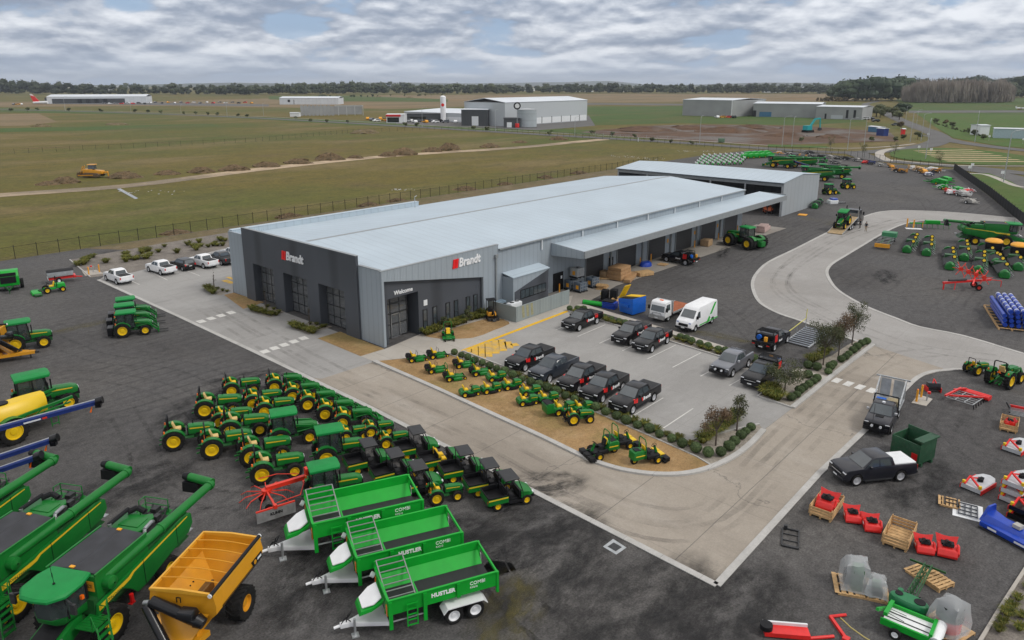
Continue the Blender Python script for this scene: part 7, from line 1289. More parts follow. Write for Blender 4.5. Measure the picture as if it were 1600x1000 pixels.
P = Proto(thing('round_baler_tank', '', 'tank')); r_ = P.root; part('tank', B().prism([(-1.3, .6), (-1.4, 2.0), (1.4, 2.0), (1.3, .6)], -1.1, 1.1), blackp, r_, bev=.06); part('lid', B().loft([[Vector((1.45 * k * math.cos(a), 1.2 * k * math.sin(a), z)) for a in (2 * math.pi * i / 8 + .39 for i in range(8))] for z, k in ((2.0, 1.08), (2.15, 1.05), (2.4, .75))]), bollard_y, r_); part('frame', B().box(-1.6, 1.6, -.8, .8, .3, .6).bar((1.4, 0, .4), (2.8, 0, .3), .14), dgreen, r_)
for y in (-1, 1): wheel(r_, 0, y * 1.2, .4, .3, rr=.5)
P.put((1550, 397), R(10), 'black seed tank with a yellow lid, left of its twin', 'black tanks with yellow lids'); P.put((1590, 404), R(10), 'black seed tank with a yellow lid at the photo edge', 'black tanks with yellow lids')
# workshop apron goods
def cube_tank(c): t = thing('liquid_tote', '', 'liquid tote'); part('bottle', B().box(-.52, .52, -.45, .45, .18, 1.02), c, t, bev=.05); b = B(); pallet(b, 0, 0, 0, 1.15, 1.0); part('pallet', b, darkm, t); bb_ = B(); [bb_.bar((x, y, .16), (x, y, 1.05), .025) for x in (-.55, -.2, .2, .55) for y in (-.48, .48)]; [bb_.bar((-.55, y, z), (.55, y, z), .025) for z in (.4, .7, 1.04) for y in (-.48, .48)]; part('cage', bb_, galv, t); part('cap', B().cyl((0, 0, 1.02), (0, 0, 1.08), .12, n=10), blackp, t); part('hazard_label', B().box(-.56, -.553, -.2, .15, .35, .75), bollard_y, t); return t
gb = mat('tote_blue_grey', (.1, .13, .17), .45, 0, .1); gw_ = mat('tote_grey', (.42, .43, .43), .5, 0, .1); P = Proto(cube_tank(gb)); G = 'caged liquid totes outside the workshop'
for px, lab in (((892, 452), 'blue grey liquid tote nearest the side door'), ((907, 455.5), 'blue grey liquid tote in front, below the stacked one'), ((925.5, 448), 'blue grey liquid tote beside the pallet timber')): P.put(px, R(-5), lab, G, scale=1.25)
Proto(cube_tank(gw_)).put((901.5, 450), R(-5), 'pale grey liquid tote stacked on top of two blue grey ones', G, z=1.42, scale=1.3)
def boxes(name, lab, p, rz, ds, m=wood):
    b = B()
    for d in ds: b.box(*d)
    return solid(name, b, m, lab, 'timber', 'timber and boxes on the workshop apron', at(*p), rz, bev=.01)
cw = mat('plywood', (.42, .25, .12), .75, 0, .15, 3)
boxes('timber_crate', 'large plywood crate of three layers outside the first shutter', (967, 435), R(5), [(-1.5, 1.5, -1.1, 1.1, .1, .8), (-1.45, 1.45, -1.05, 1.05, .83, 1.3), (-1.3, 1.4, -1.0, 1.0, 1.33, 1.75)], cw)
boxes('timber_crate', 'small cardboard crate beside the large plywood one', (945, 434), R(5), [(-.6, .6, -.5, .5, .05, 1.0)], card)
boxes('long_box', 'long low timber box pointing at the open yard', (986, 435.5), R(-70 + 90), [(-2.6, 2.2, -.45, .45, .05, .5)], cw)
boxes('long_box', 'pale flat timber box at the end of the long one', (1006, 430), R(-20), [(-1.2, 1.2, -.7, .7, .05, .55)], wood)
boxes('long_box', 'low flat board pack leaning along the large plywood crate', (956, 436.5), R(-50), [(-1.8, 1.2, -.3, .3, .05, .22)], wood)
boxes('cardboard_box', 'brown box beside a bollard near the far shutters', (1103.5, 384), R(5), [(-.9, .9, -.7, .7, .08, 1.1)], card)
b = B(); pallet(b, 0, 0, 0, 1.6, 1.2); pallet(b, .2, -.1, .14, 1.4, 1.2); pallet(b, .3, 0, .28, 1.2, 1.1); pallet(b, -.1, .1, .42, 1.2, 1.1); solid('pallet', b, wood, 'leaning heap of used pallets next to the totes', 'pallet', 'loose pallets', at(941, 451), R(20), smooth=False)
b = B(); pallet(b, 0, 0, 0, 1.4, 1.2); solid('pallet', b, wood, 'pallet of straw coloured goods in front of the third shutter', 'pallet', 'loose pallets', at(1036, 414), R(5), smooth=False)
tb = thing('tarpaulin_bundle', 'blue tarpaulin bundle against a workshop bollard', 'tarpaulin', None, at(1009, 415.5), 0); part('heap', B().loft([[Vector(((1.1 * k + .1 * math.sin(3 * a)) * math.cos(a), (.8 * k) * math.sin(a), z)) for a in (2 * math.pi * i / 12 for i in range(12))] for z, k in ((0, 1), (.35, .95), (.6, .8), (.66, .5))]), sb, tb)
rl = thing('green_roller', 'green cylinder roller lying beside the blue bin', 'roller', None, at(931, 478), R(-75)); part('drum', B().cyl((-1.6, 0, .3), (1.6, 0, .3), .28, n=14), lgreen, rl); part('end_cap', B().cyl((-1.66, 0, .3), (-1.6, 0, .3), .26, n=14).cyl((1.6, 0, .3), (1.66, 0, .3), .26, n=14), darkm, rl)
st_ = thing('steel_stack', 'blue steel frames stacked under dark panels by the blue bin', 'steel stack', None, at(953, 481), R(-80)); st_.scale = (.62, .9, .8)
for k in range(4): part('frame', B().box(-1.3, 1.3, -.6, .6, .05 + .25 * k, .22 + .25 * k), sb, st_)
part('cover_panel', B().box(-1.35, .9, -.65, .65, 1.06, 1.14), blackp, st_)
wc = thing('wheel_carrier', 'pair of black gearbox castings with yellow rims by the waste timber', 'castings', None, at(950, 470), R(-70)); part('casting', B().box(-.8, 0, -.5, .5, .2, 1.35).box(.3, 1.1, -.4, .6, .3, 1.5), blackp, wc, bev=.06); part('ring', B().cyl((-.82, -.25, .9), (-.86, -.25, .9), .2, n=12).cyl((-.82, .25, .9), (-.86, .25, .9), .2, n=12).box(-.86, -.82, -.3, .2, .3, .45), stripe_mat(), wc); part('base', B().box(-1.0, 1.3, -.6, .7, .0, .2), darkm, wc)
b = B(); rnd = random.Random(2)
for i in range(9): a = rnd.uniform(-.4, .4); b.box(-1.1, 1.1, -.1 + rnd.uniform(-.5, .5), .1 + rnd.uniform(-.4, .5), .05 + i * .06, .1 + i * .06, rot=Matrix.Rotation(a, 3, 'Z'))
solid('waste_timber', b, wood, 'loose pile of waste timber between the castings and the blue bin', 'timber', None, at(963, 471), R(20), smooth=False)
# orange forklift by the shed, mini excavator at the entrance
fk = thing('forklift', 'orange forklift at the mouth of the storage shed', 'forklift', None, at(1200, 333), R(215)); fo = mat('forklift_orange', (.62, .13, .04), .45, 0, .1)
part('body', B().box(-1.4, .9, -.75, .75, .35, 1.2, tx=.1).box(-1.5, -.9, -.7, .7, .4, 1.45), fo, fk, bev=.08); part('guard', B().tube([(.8, .6, 1.1), (.5, .55, 2.3), (-.8, .55, 2.3), (-1.0, .6, 1.3)], .05, 6).tube([(.8, -.6, 1.1), (.5, -.55, 2.3), (-.8, -.55, 2.3), (-1.0, -.6, 1.3)], .05, 6).box(-.8, .5, -.55, .55, 2.28, 2.34), blackp, fk); part('mast', B().box(1.0, 1.15, -.5, -.38, .1, 2.8).box(1.0, 1.15, .38, .5, .1, 2.8).box(1.05, 1.12, -.38, .38, .4, .6), darkm, fk); part('fork', B().box(1.15, 2.3, -.4, -.28, .1, .15).box(1.15, 2.3, .28, .4, .1, .15), darkm, fk); seat(fk, -.5, 1.2, 1, blackp)
for x, r in ((.7, .4), (-.9, .33)):
    for y in (-1, 1): wheel(fk, x, y * .7, r, .28, fo, .5)
ex = thing('mini_excavator', 'small yellow mini excavator with canopy beside the screen wall', 'excavator', None, at(768, 498), R(-122))
for y in (-1, 1): part('track', B().loft([[Vector((x, y * .5 + dy, z)) for x, z in ((-.8, .05), (.8, .05), (.95, .2), (.8, .38), (-.8, .38), (-.95, .2))] for dy in (-.14, .14)]), rubber, ex)
part('body', B().box(-.7, .35, -.5, .5, .42, .8, tx=.04, ty=.04), bollard_y, ex, bev=.06); part('cab_frame', B().tube([(.3, .45, .8), (.25, .42, 2.2), (-.6, .42, 2.2), (-.6, .45, .8)], .04, 6).tube([(.3, -.45, .8), (.25, -.42, 2.2), (-.6, -.42, 2.2), (-.6, -.45, .8)], .04, 6).box(-.65, .35, -.5, .5, 2.2, 2.27), blackp, ex); seat(ex, -.4, .8, 1, blackp); part('boom', B().bar((.35, 0, .6), (.75, 0, 1.35), .16, .2).bar((.75, 0, 1.35), (1.25, 0, .9), .14, .16).bar((1.25, 0, .9), (1.2, 0, .35), .12), blackp, ex); part('bucket', B().prism([(1.05, .05), (1.05, .4), (1.3, .35), (1.4, .1)], -.2, .2), darkm, ex); part('blade', B().box(.95, 1.05, -.65, .65, .05, .38), darkm, ex)
# left side implements
bl = thing('round_baler', 'green round baler with dark tailgate at the yard edge', 'baler', None, at(16, 452), R(-105)); part('body', B().prism([(-1.6, .6), (-1.7, 1.6), (-1.0, 2.5), (.6, 2.6), (1.1, 1.9), (1.1, .7)], -1.15, 1.15), lgreen, bl, bev=.06); part('front_panel', B().box(1.102, 1.16, -.85, .85, 1.05, 1.9).box(.85, 1.1, -.9, .9, 1.95, 2.35), blackp, bl); part('pickup', B().cyl((1.0, -1.1, .45), (1.0, 1.1, .45), .25, n=12), darkm, bl); part('drawbar', B().bar((1.0, -.5, .7), (2.8, 0, .55), .14).bar((1.0, .5, .7), (2.8, 0, .55), .14).bar((2.6, .0, .0), (2.6, 0, .9), .1), dgreen, bl)
for y in (-1, 1): wheel(bl, -.3, y * 1.35, .6, .4, rr=.5, lugs=12)
fm = thing('front_deck_mower', 'green front deck mower with yellow seat and hubs', 'mower', None, at(82, 456), R(172)); part('body', B().box(-1.5, -.3, -.5, .5, .5, 1.05, tx=.08, ty=.05).box(-.4, .9, -.45, .45, .4, .6), lgreen, fm, bev=.05); part('deck', B().box(1.2, 2.3, -1.0, 1.0, .1, .35, tx=.1), lgreen, fm, bev=.04); part('side_deck', B().box(1.3, 2.1, 1.05, 1.7, .1, .3).box(1.3, 2.1, -1.7, -1.05, .1, .3), dgreen, fm); part('arm', B().bar((.8, -.3, .5), (1.5, -.3, .4), .1).bar((.8, .3, .5), (1.5, .3, .4), .1), dgreen, fm); seat(fm, -.2, .75, 1.1, seaty); steer(fm, .4, 1.25, 1); part('roll_bar', B().tube([(-.5, -.5, .6), (-.55, -.5, 1.9), (-.55, .5, 1.9), (-.5, .5, .6)], .045, 6), blackp, fm)
for x, r in ((.6, .42), (-1.1, .34)):
    for y in (-1, 1): wheel(fm, x, y * .65, r, .3, rr=.55)
hs = thing('hopper_spreader', 'grey hopper spreader with red chassis and black cover', 'spreader', None, at(96, 441), R(-12)); hs.scale = (.66, .66, .8); part('hopper', B().prism([(-2.2, 1.2), (-2.3, 2.0), (2.3, 2.0), (2.2, 1.2)], -1.0, 1.0), mat('hopper_grey', (.36, .38, .4), .45, .2), hs, bev=.03); part('cover', B().prism([(-1.05, 2.0), (0, 2.3), (1.05, 2.0)], -2.35, 2.35, axis='x'), blackp, hs); part('chassis', B().box(-2.1, 2.3, -.7, .7, .7, 1.19).box(2.3, 2.6, -1.1, 1.1, .7, 1.1), redp, hs); part('drawbar', B().bar((2.2, 0, .8), (3.8, 0, .55), .16), redp, hs); part('reflector', B().box(-2.26, -2.2, -.9, .9, .75, 1.15), whitep, hs)
for y in (-1, 1): wheel(hs, -.4, y * .9, .5, .4, white, .5)
# steel loading ramp with handrail
rp = thing('loading_ramp', 'grey steel loading ramp with a yellow handrail near the hedge trees', 'ramp', None, at(1262, 531), R(-4)); b = B()
for i in range(10): b.bar((-2.3 + i * .46, -1.2, .35 + i * .06 - .2), (-2.3 + i * .46, 1.2, .35 + i * .06 - .2), .3, .04)
part('deck', b, mat('ramp_steel', (.2, .22, .25), .5, .4), rp); part('beam', B().bar((-2.5, -1.2, .1), (2.2, -1.2, .6), .14).bar((-2.5, 1.2, .1), (2.2, 1.2, .6), .14).bar((2.1, -1.2, 0), (2.1, -1.2, .6), .1).bar((2.1, 1.2, 0), (2.1, 1.2, .6), .1), galv, rp); part('hand_rail', B().tube([(-2.4, 1.25, .1), (-2.3, 1.25, 1.0), (2.0, 1.25, 1.6), (2.1, 1.25, 2.6)], .04, 6), mat('pale_yellow', (.6, .55, .12), .5), rp); part('rail_post', B().cyl((0, 1.25, .3), (0, 1.25, 1.3), .03, n=6).cyl((2.1, 1.25, .5), (2.1, 1.25, 1.6), .04, n=6), galv, rp)
# beside the storage shed and along the far yard
d2 = draper(0, 8.0); d2.location = at(1276, 322); d2.rotation_euler = (0, 0, R(-38 + 50)); tag(d2, 'green harvest header parked against the grey shed end wall', 'harvest header', 'long green harvest headers set out in lines')
solid('yellow_mat', B().box(-1.0, 1.0, -.8, .8, .02, .12), bollard_y, 'flat yellow plate on the gravel at the shed corner', 'plate', None, at(1254, 336), R(10), bev=.01)
solid('parts_pack', B().box(-1.2, 1.0, -.6, .6, 0, .8, m=0).box(-.4, .9, -.5, .7, .8, 1.2, m=1).box(1.2, 3.0, -.8, .6, 0, .3, m=2), [whitep, sb, darkm], 'white and blue parts pack beyond the shed end wall', 'parts pack', None, at(1301, 318), R(-30), bev=.02)
solid('boxed_goods', B().box(-2.2, 2.2, -.8, .8, .1, .75).box(-2.0, 1.2, -.7, .7, .76, 1.2), mat('pinkish_wrap', (.5, .36, .33), .6, 0, .1), 'pink wrapped goods on a pallet behind the huge tractor', 'boxed goods', None, at(1192, 361), R(10), bev=.02)
hcol = [lgreen, dgreen, bollard_y, darkm, white, redp, conc, wood, blue]
def heap(name, lab, px, k, cols, seed, cat='implement', group='implements along the far fence', w=1.0):
    """a small distant implement: frame, body and legs in its own colours"""
    rnd = random.Random(seed); t = thing(name, lab, cat, group, at(*px), rnd.uniform(0, 3)); L_ = k * rnd.uniform(1.1, 1.7)
    part('body', B().prism([(-L_ * .8, .3), (-L_ * .7, .75 * k), (L_ * .1, .95 * k), (L_ * .6, .6 * k), (L_ * .6, .3)], -.5 * k * w, .5 * k * w), hcol[cols[0]], t, bev=.02); b = B()
    for i in range(13): b.bar((rnd.uniform(-L_, L_), -.9 * k * w, rnd.uniform(.2, 1.2)), (rnd.uniform(-L_, L_), .9 * k * w, rnd.uniform(.4, 1.5)), .1)
    part('frame', b, hcol[cols[1]], t); part('beam', B().bar((-L_ * 1.5, 0, .4), (L_ * 1.4, 0, .6), .16), hcol[cols[0]], t)
    for y in (-1, 1): wheel(t, 0, y * .8 * k * w, .35, .22, yellow if cols[0] < 2 else white, .55)
    return t
for i, (px, k, c) in enumerate((((1466, 288), 1.7, (0, 1)), ((1476, 284), 1.6, (0, 1)), ((1472, 296), 1.4, (0, 4)), ((1484, 303), 1.3, (4, 5)), ((1494, 300), 1.5, (0, 4)), ((1502, 306), 1.5, (6, 4)), ((1512, 302), 1.2, (5, 4)), ((1514, 318), 1.2, (6, 6)), ((1401, 269), 1.3, (3, 2)), ((1411, 270), 1.3, (3, 2)), ((1434, 268), 1.6, (7, 4)), ((1442, 271), 1.4, (2, 3)), ((1450, 275), 1.3, (4, 8)), ((1455, 268), 1.5, (4, 6)), ((1462, 270), 1.3, (3, 2)), ((1425, 265), 1.4, (6, 7)), ((1352, 256), 1.2, (5, 3)), ((1362, 257), 1.1, (3, 8)), ((1375, 260), 1.1, (6, 6)), ((1392, 262), 1.0, (2, 7)), ((1338, 252), 1.3, (6, 3)), ((1322, 250), 1.3, (3, 3)), ((1309, 249), 1.4, (3, 6)), ((1295, 248), 1.4, (6, 3)), ((1281, 247), 1.4, (3, 3)), ((1268, 247), 1.5, (3, 6)), ((1254, 247), 1.5, (3, 2)), ((1241, 246), 1.6, (3, 3)), ((1263, 241), 1.6, (3, 6)), ((1217, 241), 1.2, (2, 4)), ((1232, 242), 1.2, (6, 3)), ((1304, 256), 1.4, (3, 6)), ((1286, 254), 1.4, (3, 0)))):
    heap('farm_implement', f'small farm implement in the far fence line, {ORD[i] if i < 18 else ORD[i - 18] + " of the farther run"}'[:90], px, k, c, i + 40)
P = Proto(heap('seed_hopper', '', (1150, 248), .9, (0, 4), 91, 'implement', 'green implements in the far corner rows', .55)); kk = 0
for r_ in range(5):
    for c_ in range(9):
        px = (1088 + c_ * 8.6 + r_ * 3.0, 259.5 - r_ * 3.3 - c_ * .35); P.put(px, R(20), f'small green implement in the far corner, row {ORD[r_]}, place {ORD[c_]}', 'green implements in the far corner rows'); kk += 1
P = Proto(heap('green_press', '', (1190, 240), 1.8, (0, 0), 95, 'implement', 'bright green implements beyond the corner rows', .9))
for i in range(9): P.put((1166 + (i % 5) * 9 + (i // 5) * 5, 247.5 - (i // 5) * 4 - (i % 5) * .5), R(-40), f'bright green implement beyond the corner rows, {ORD[i]}', 'bright green implements beyond the corner rows')
grain_auger(at(1240, 251, 3.8), at(1262, 258, 2.6), 'distant blue grain auger sloping above the far combines', marks=False)
# ================================================================ planting
def leafmat(name, a, b, sc=3.0, rough=.7):
    m = mat(name, a, rough, 0, .3, sc); nt = m.node_tree; r = [n for n in nt.nodes if n.type == 'VALTORGB'][0]
    r.color_ramp.elements[0].color = (*a, 1); r.color_ramp.elements[1].color = (*b, 1); r.color_ramp.elements[0].position = .35; r.color_ramp.elements[1].position = .65; nt.nodes['Principled BSDF'].inputs['Specular IOR Level'].default_value = .2
    oi = nt.nodes.new('ShaderNodeObjectInfo'); mr = nt.nodes.new('ShaderNodeMapRange'); mr.inputs[3].default_value = .72; mr.inputs[4].default_value = 1.3; nt.links.new(oi.outputs['Random'], mr.inputs[0]); vs = nt.nodes.new('ShaderNodeVectorMath'); vs.operation = 'SCALE'; nt.links.new(r.outputs[0], vs.inputs[0]); nt.links.new(mr.outputs[0], vs.inputs['Scale']); nt.links.new(vs.outputs[0], nt.nodes['Principled BSDF'].inputs['Base Color']); return m
lf_box = leafmat('hedge_leaf', (0.045, 0.075, 0.028), (0.115, 0.16, 0.066), 6); lf_tuft = leafmat('tuft_blade', (0.05, 0.075, 0.012), (0.17, 0.15, 0.03), 5); lf_gum = leafmat('gum_leaf', (0.048, 0.066, 0.03), (0.125, 0.128, 0.062), 2.2); lf_red = leafmat('bronze_leaf', (0.075, 0.055, 0.035), (0.17, 0.11, 0.065), 2.2)
lf_dark = leafmat('far_tree_leaf', (0.026, 0.038, 0.02), (0.075, 0.09, 0.045), .03); lf_pine = leafmat('pine_leaf', (0.026, 0.042, 0.025), (0.058, 0.08, 0.044), .03); lf_bare = leafmat('bare_twig', (0.2, 0.172, 0.148), (0.31, 0.275, 0.24), .04); lf_brown = leafmat('brown_scrub', (0.06, 0.045, 0.022), (0.13, 0.1, 0.045), .05)
bark = mat('bark', (.09, .07, .055), .9, 0, .3, 6)
def leaves(b, c, rad, n, size, rnd, shell=.55, squash=1.0, up=0.0):
    """n small leaf faces in the outer part of an ellipsoid"""
    for _ in range(n):
        while True:
            d = Vector((rnd.uniform(-1, 1), rnd.uniform(-1, 1), rnd.uniform(-1, 1)))
            if .05 < d.length < 1: break
        d.normalize(); q = shell + (1 - shell) * rnd.random() ** .6; p = c + Vector((d.x * rad.x, d.y * rad.y, d.z * rad.z)) * q
        s = size * rnd.uniform(.6, 1.3); u = Vector((rnd.uniform(-1, 1), rnd.uniform(-1, 1), rnd.uniform(-1, 1))); u = (u - d * u.dot(d) * .6).normalized() * s; v = d.cross(u).normalized() * s * .62 + d * s * rnd.uniform(-.3, .3)
        b.add([p - u, p - v * .9, p + u, p + v], [(0, 1, 2, 3)])
def blob(b, c, rad, rnd, n=8, k=5):
    rings = []
    for j in range(k):
        t = -1 + 2 * (j + .5) / k; rr = math.sqrt(max(.05, 1 - t * t)); rings.append([c + Vector((rad.x * rr * math.cos(2 * math.pi * i / n + j) * rnd.uniform(.85, 1.1), rad.y * rr * math.sin(2 * math.pi * i / n + j) * rnd.uniform(.85, 1.1), rad.z * t * rnd.uniform(.92, 1.08))) for i in range(n)])
    b.loft(rings)
def ball_mesh(seed):
    rnd = random.Random(seed); b = B(); c = Vector((0, 0, .5)); blob(b, c, Vector((.52, .52, .46)), rnd, 14, 9); leaves(b, c, Vector((.6, .6, .53)), 1500, .06, rnd, .86); return b.mesh('hedge_ball', lf_box, smooth=False)
BM_ = [ball_mesh(i) for i in range(4)]; rb = random.Random(3)
def ball(px, lab, group):
    p = at(px[0], px[1] + 5); o = link('hedge_ball', rb.choice(BM_), None, (p.x, p.y, .05), rb.uniform(0, 6)); k = rb.uniform(.56, .74); o.scale = (k, k, k * rb.uniform(.92, 1.06)); tag(o, lab, 'shrub', group)
hr = [(710, 550), (721, 554), (731, 558), (742, 563), (753.6, 567), (765, 571.6), (776, 576), (788, 580.5), (801, 586), (815, 592), (829, 597.6), (842, 602), (855, 607), (869, 612.5), (883, 618.5), (897.5, 624.5), (914, 631), (930, 637), (946, 644), (963, 650.5), (978, 658), (995.5, 664.5), (1014, 671), (1030, 679), (1049, 686), (1065.5, 694), (1087, 702), (1106, 709), (1126, 707.5), (1139, 699), (1147.5, 690), (1157.5, 681), (1165, 674), (1173, 668)]
for q in hr[:27]: ball(q, 'clipped round shrub in the row between parking bays and brown lawn', 'round hedge balls along the lawn')
for q in hr[27:]: ball(q, 'clipped round shrub curving round the gravel corner bed', 'round hedge balls in the corner bed')
for q in ((890, 481), (902, 481.5), (912, 481.5), (944, 494), (955, 497.5), (967, 501), (977, 504), (1063, 526), (1072, 529), (1080, 532), (1093, 536), (1106, 540), (1122, 545), (1133, 549), (1178, 561)): ball(q, 'clipped round shrub in the row behind the parked black utes', 'round hedge balls along the back footpath')
for q in ((1262, 571), (1276, 574), (1293.6, 580), (1297, 573), (1302, 568), (1314, 561), (1321, 557), (1326, 552), (1332.6, 547), (1338.6, 542), (1346, 536), (1354, 533)): ball(q, 'clipped round shrub in the bed beyond the garden path', 'round hedge balls in the far garden bed')
for q in ((1236, 621), (1245, 616), (1249, 610), (1256, 605), (1263.6, 600), (1271, 595), (1276, 590.6), (1262, 585.6)): ball(q, 'clipped round shrub in the bed by the crossing blocks', 'round hedge balls in the near garden bed')
def tuft_mesh(seed, n=130):
    rnd = random.Random(seed); b = B()
    for _ in range(n):
        a = rnd.uniform(0, 6.28); l = rnd.uniform(.3, .62); o = rnd.uniform(0, .16); c, s = math.cos(a), math.sin(a); w = .022
        p0 = Vector((o * c, o * s, 0)); p1 = Vector(((o + l * .45) * c, (o + l * .45) * s, l * .75)); p2 = Vector(((o + l * .85) * c, (o + l * .85) * s, l * .62)); q = Vector((-s, c, 0)) * w
        b.add([p0 - q, p0 + q, p1 + q, p1 - q, p2], [(0, 1, 2, 3), (3, 2, 4)])
    return b.mesh('grass_tuft', lf_tuft, smooth=False)
TM = [tuft_mesh(i) for i in range(4)]
def tuft(p, lab, group, k=1.0): o = link('grass_tuft', rb.choice(TM), None, (p.x, p.y, .04), rb.uniform(0, 6)); k *= rb.uniform(.8, 1.25); o.scale = (k, k, k * rb.uniform(.7, 1.1)); tag(o, lab, 'plant', group)
for (x, y), (x2, y2) in zip(hr[8:26], hr[9:27]): tuft(at((x + x2) / 2 + 3, (y + y2) / 2 - 1), 'olive grass tuft between the hedge balls along the bays', 'grass tufts in the lawn hedge', .95)
for i in range(8): tuft(at(1098 + i * 7.5, 690 - i * 5.0 + rb.uniform(-2, 2)), 'olive grass tuft along the inner edge of the corner bed', 'grass tufts in the corner bed', 1.5)
for q in ((899, 489), (906, 486), (948, 503), (960, 506), (972, 508), (983, 511), (1057, 531), (1068, 535), (1080, 539), (1095, 544), (1108, 548), (1122, 553)): tuft(at(*q), 'olive grass tuft in front of the back hedge balls', 'grass tufts in the back hedge', 1.0)
for q in ((1197, 618), (1206, 622), (1214, 625), (1202, 612), (1211, 609), (1268, 566), (1275, 562), (1282, 558), (1290, 553)): tuft(at(*q), 'olive grass tuft on the inner side of the garden bed', 'grass tufts in the garden bed', 1.5)
for (x0, y0), (x1, y1) in (((394, 485), (424, 493)), ((459, 511), (489, 521)), ((323, 451), (333, 459))):
    for i in range(6): tuft(at(x0 + (x1 - x0) * i / 5, y0 + (y1 - y0) * i / 5), 'low green strap leaf plant in a front bed', 'strap leaf plants by the showroom', 1.3)
for q in ((418, 480), (428, 484), (436, 489), (425, 490), (432, 493), (485, 507), (495, 508), (503, 512), (498, 514), (508, 511), (340, 452), (348, 455), (355, 456)): tuft(at(*q), 'small dark succulent in a pale front bed', 'small plants by the showroom', .7)
for q in ((667, 523), (673, 521), (680, 519), (686, 516), (707, 511), (715, 508), (722, 505), (738, 500), (745, 498), (752, 496), (757, 494)): tuft(at(*q), 'leafy green plant under the narrow side windows', 'plants under the side windows', 1.9)
for i in range(46):
    f = rb.random(); g = rb.random(); p = at(118 + f * 235, 408 - f * 34 + (g * 16 - 2) * (1 - f * .2)); tuft(p, 'dry grass tuft in the dark gravel bed by the paddock fence', 'grass tufts in the fence bed', 1.4)
for q in ((1590, 938), (1580, 950), (1573, 962), (1566, 975), (1560, 987), (1596, 965), (1592, 985), (1606, 920)): tuft(at(*q), 'green tuft in the gravel bed at the photo corner', 'grass tufts in the corner kerb bed', .75)
def small_tree(px, h, w, leaf, lab, seed, n=1500, clumps=9, lean=0):
    rnd = random.Random(seed); p = at(*px); t = thing('garden_tree', lab, 'tree', 'small trees in the garden beds', p); b = B()
    b.cyl((0, 0, 0), (lean, 0, h * .45), .07, .05, n=7); b2 = B()
    for i in range(clumps):
        a = rnd.uniform(0, 6.28); r = rnd.uniform(.15, .8) * w; z = h * rnd.uniform(.42, .92); c = Vector((lean + r * math.cos(a), r * math.sin(a), z)); b.cyl((lean * .8, 0, h * .4), c, .035, .012, n=5)
        leaves(b2, c, Vector((w * .45, w * .45, h * .16)), int(n * 1.7) // clumps, .06, rnd, .2)
    part('trunk', b, bark, t); part('crown', b2, leaf, t, smooth=False); return t
small_tree((1118, 697), 3.0, 1.1, lf_red, 'bronze leaved young tree at the near end of the corner bed', 1, 1200); small_tree((1151, 674), 3.1, .8, lf_gum, 'sparse dark young tree at the far end of the corner bed', 2, 700)
small_tree((1226, 612), 3.0, 2.0, lf_gum, 'wide low grey green tree beside the service truck', 3, 2200, 14); small_tree((1286, 571), 4.4, 1.7, lf_gum, 'grey green tree by the garden path, widest of the three beyond it', 4, 2600, 14); small_tree((1310, 556), 4.4, 1.4, lf_red, 'brownish tree in the middle of the far garden bed', 5, 2000, 12); small_tree((1331, 539), 4.6, 1.3, lf_gum, 'tallest grey green tree at the far end of the garden bed', 6, 1700, 12)
small_tree((1311, 541), 2.4, 1.0, lf_brown, 'orange brown shrub between the two garden trees', 8, 700); small_tree((729, 505), 1.9, .7, lf_gum, 'dark round shrub against the charcoal side wall', 9, 900); small_tree((694, 515), 1.5, .6, lf_gum, 'small shrub behind the entrance mower', 10, 500)
for q in ((335, 452), (416, 481), (484, 508)): small_tree(q, 2.6, .35, lf_brown, 'bare thin sapling in a pale front bed', int(q[0]), 20, 5)
for i, q in enumerate(((1347, 247), (1396, 252), (1467, 262), (1297, 237))): small_tree(q, 5.5 + .8 * (i % 2), 1.8, lf_gum, f'young street tree outside the yard fence, {ORD[i]} along the side road', 20 + i, 1100, 10)['group'] = 'street trees'
def far_tree(px, top, leaf, lab, seed, group, wide=1.0):
    rnd = random.Random(seed); p = at(*px); p.z = -.25; dist = Vector((p.x, p.y)).length; h = (px[1] - top) * dist / 1179; t = thing('distant_tree', lab, 'tree', group, p); b = B(); part('trunk', B().cyl((0, 0, 0), (0, 0, h * .5), h * .04, h * .025, n=6), bark, t)
    for i in range(7): c = Vector((rnd.uniform(-.3, .3) * h * wide, rnd.uniform(-.3, .3) * h * wide, h * rnd.uniform(.4, .85))); r = h * rnd.uniform(.16, .26); blob(b, c, Vector((r * 1.2 * wide, r * 1.2 * wide, r * .8)), rnd); leaves(b, c, Vector((r * 1.4 * wide, r * 1.4 * wide, r)), 60, h * .05, rnd, .8)
    part('crown', b, leaf, t, smooth=False); return t
for i, (q, tp, lf) in enumerate((((1369, 182), 161, lf_gum), ((1381, 181), 162, lf_gum), ((1394, 183), 168, lf_gum), ((1406, 181), 162, lf_pine), ((1414, 178), 163, lf_pine), ((1405, 187), 171, lf_gum), ((1375, 184), 171, lf_gum), ((1408, 200), 190, lf_brown), ((1462, 193), 185, lf_gum), ((1488, 200), 191, lf_gum), ((1478, 195), 187, lf_brown), ((1361, 221), 213, lf_gum), ((1398, 221), 213, lf_gum), ((1412, 218), 210, lf_gum), ((1252, 222), 214, lf_gum), ((1512, 207), 200, lf_gum), ((1522, 212), 203, lf_gum), ((1537, 218), 210, lf_gum), ((1434, 217), 206, lf_gum))): far_tree(q, tp, lf, f'distant roadside tree near the winding road, {ORD[i % 18]}' + (' beyond' if i > 17 else ''), 50 + i, 'trees along the winding road')
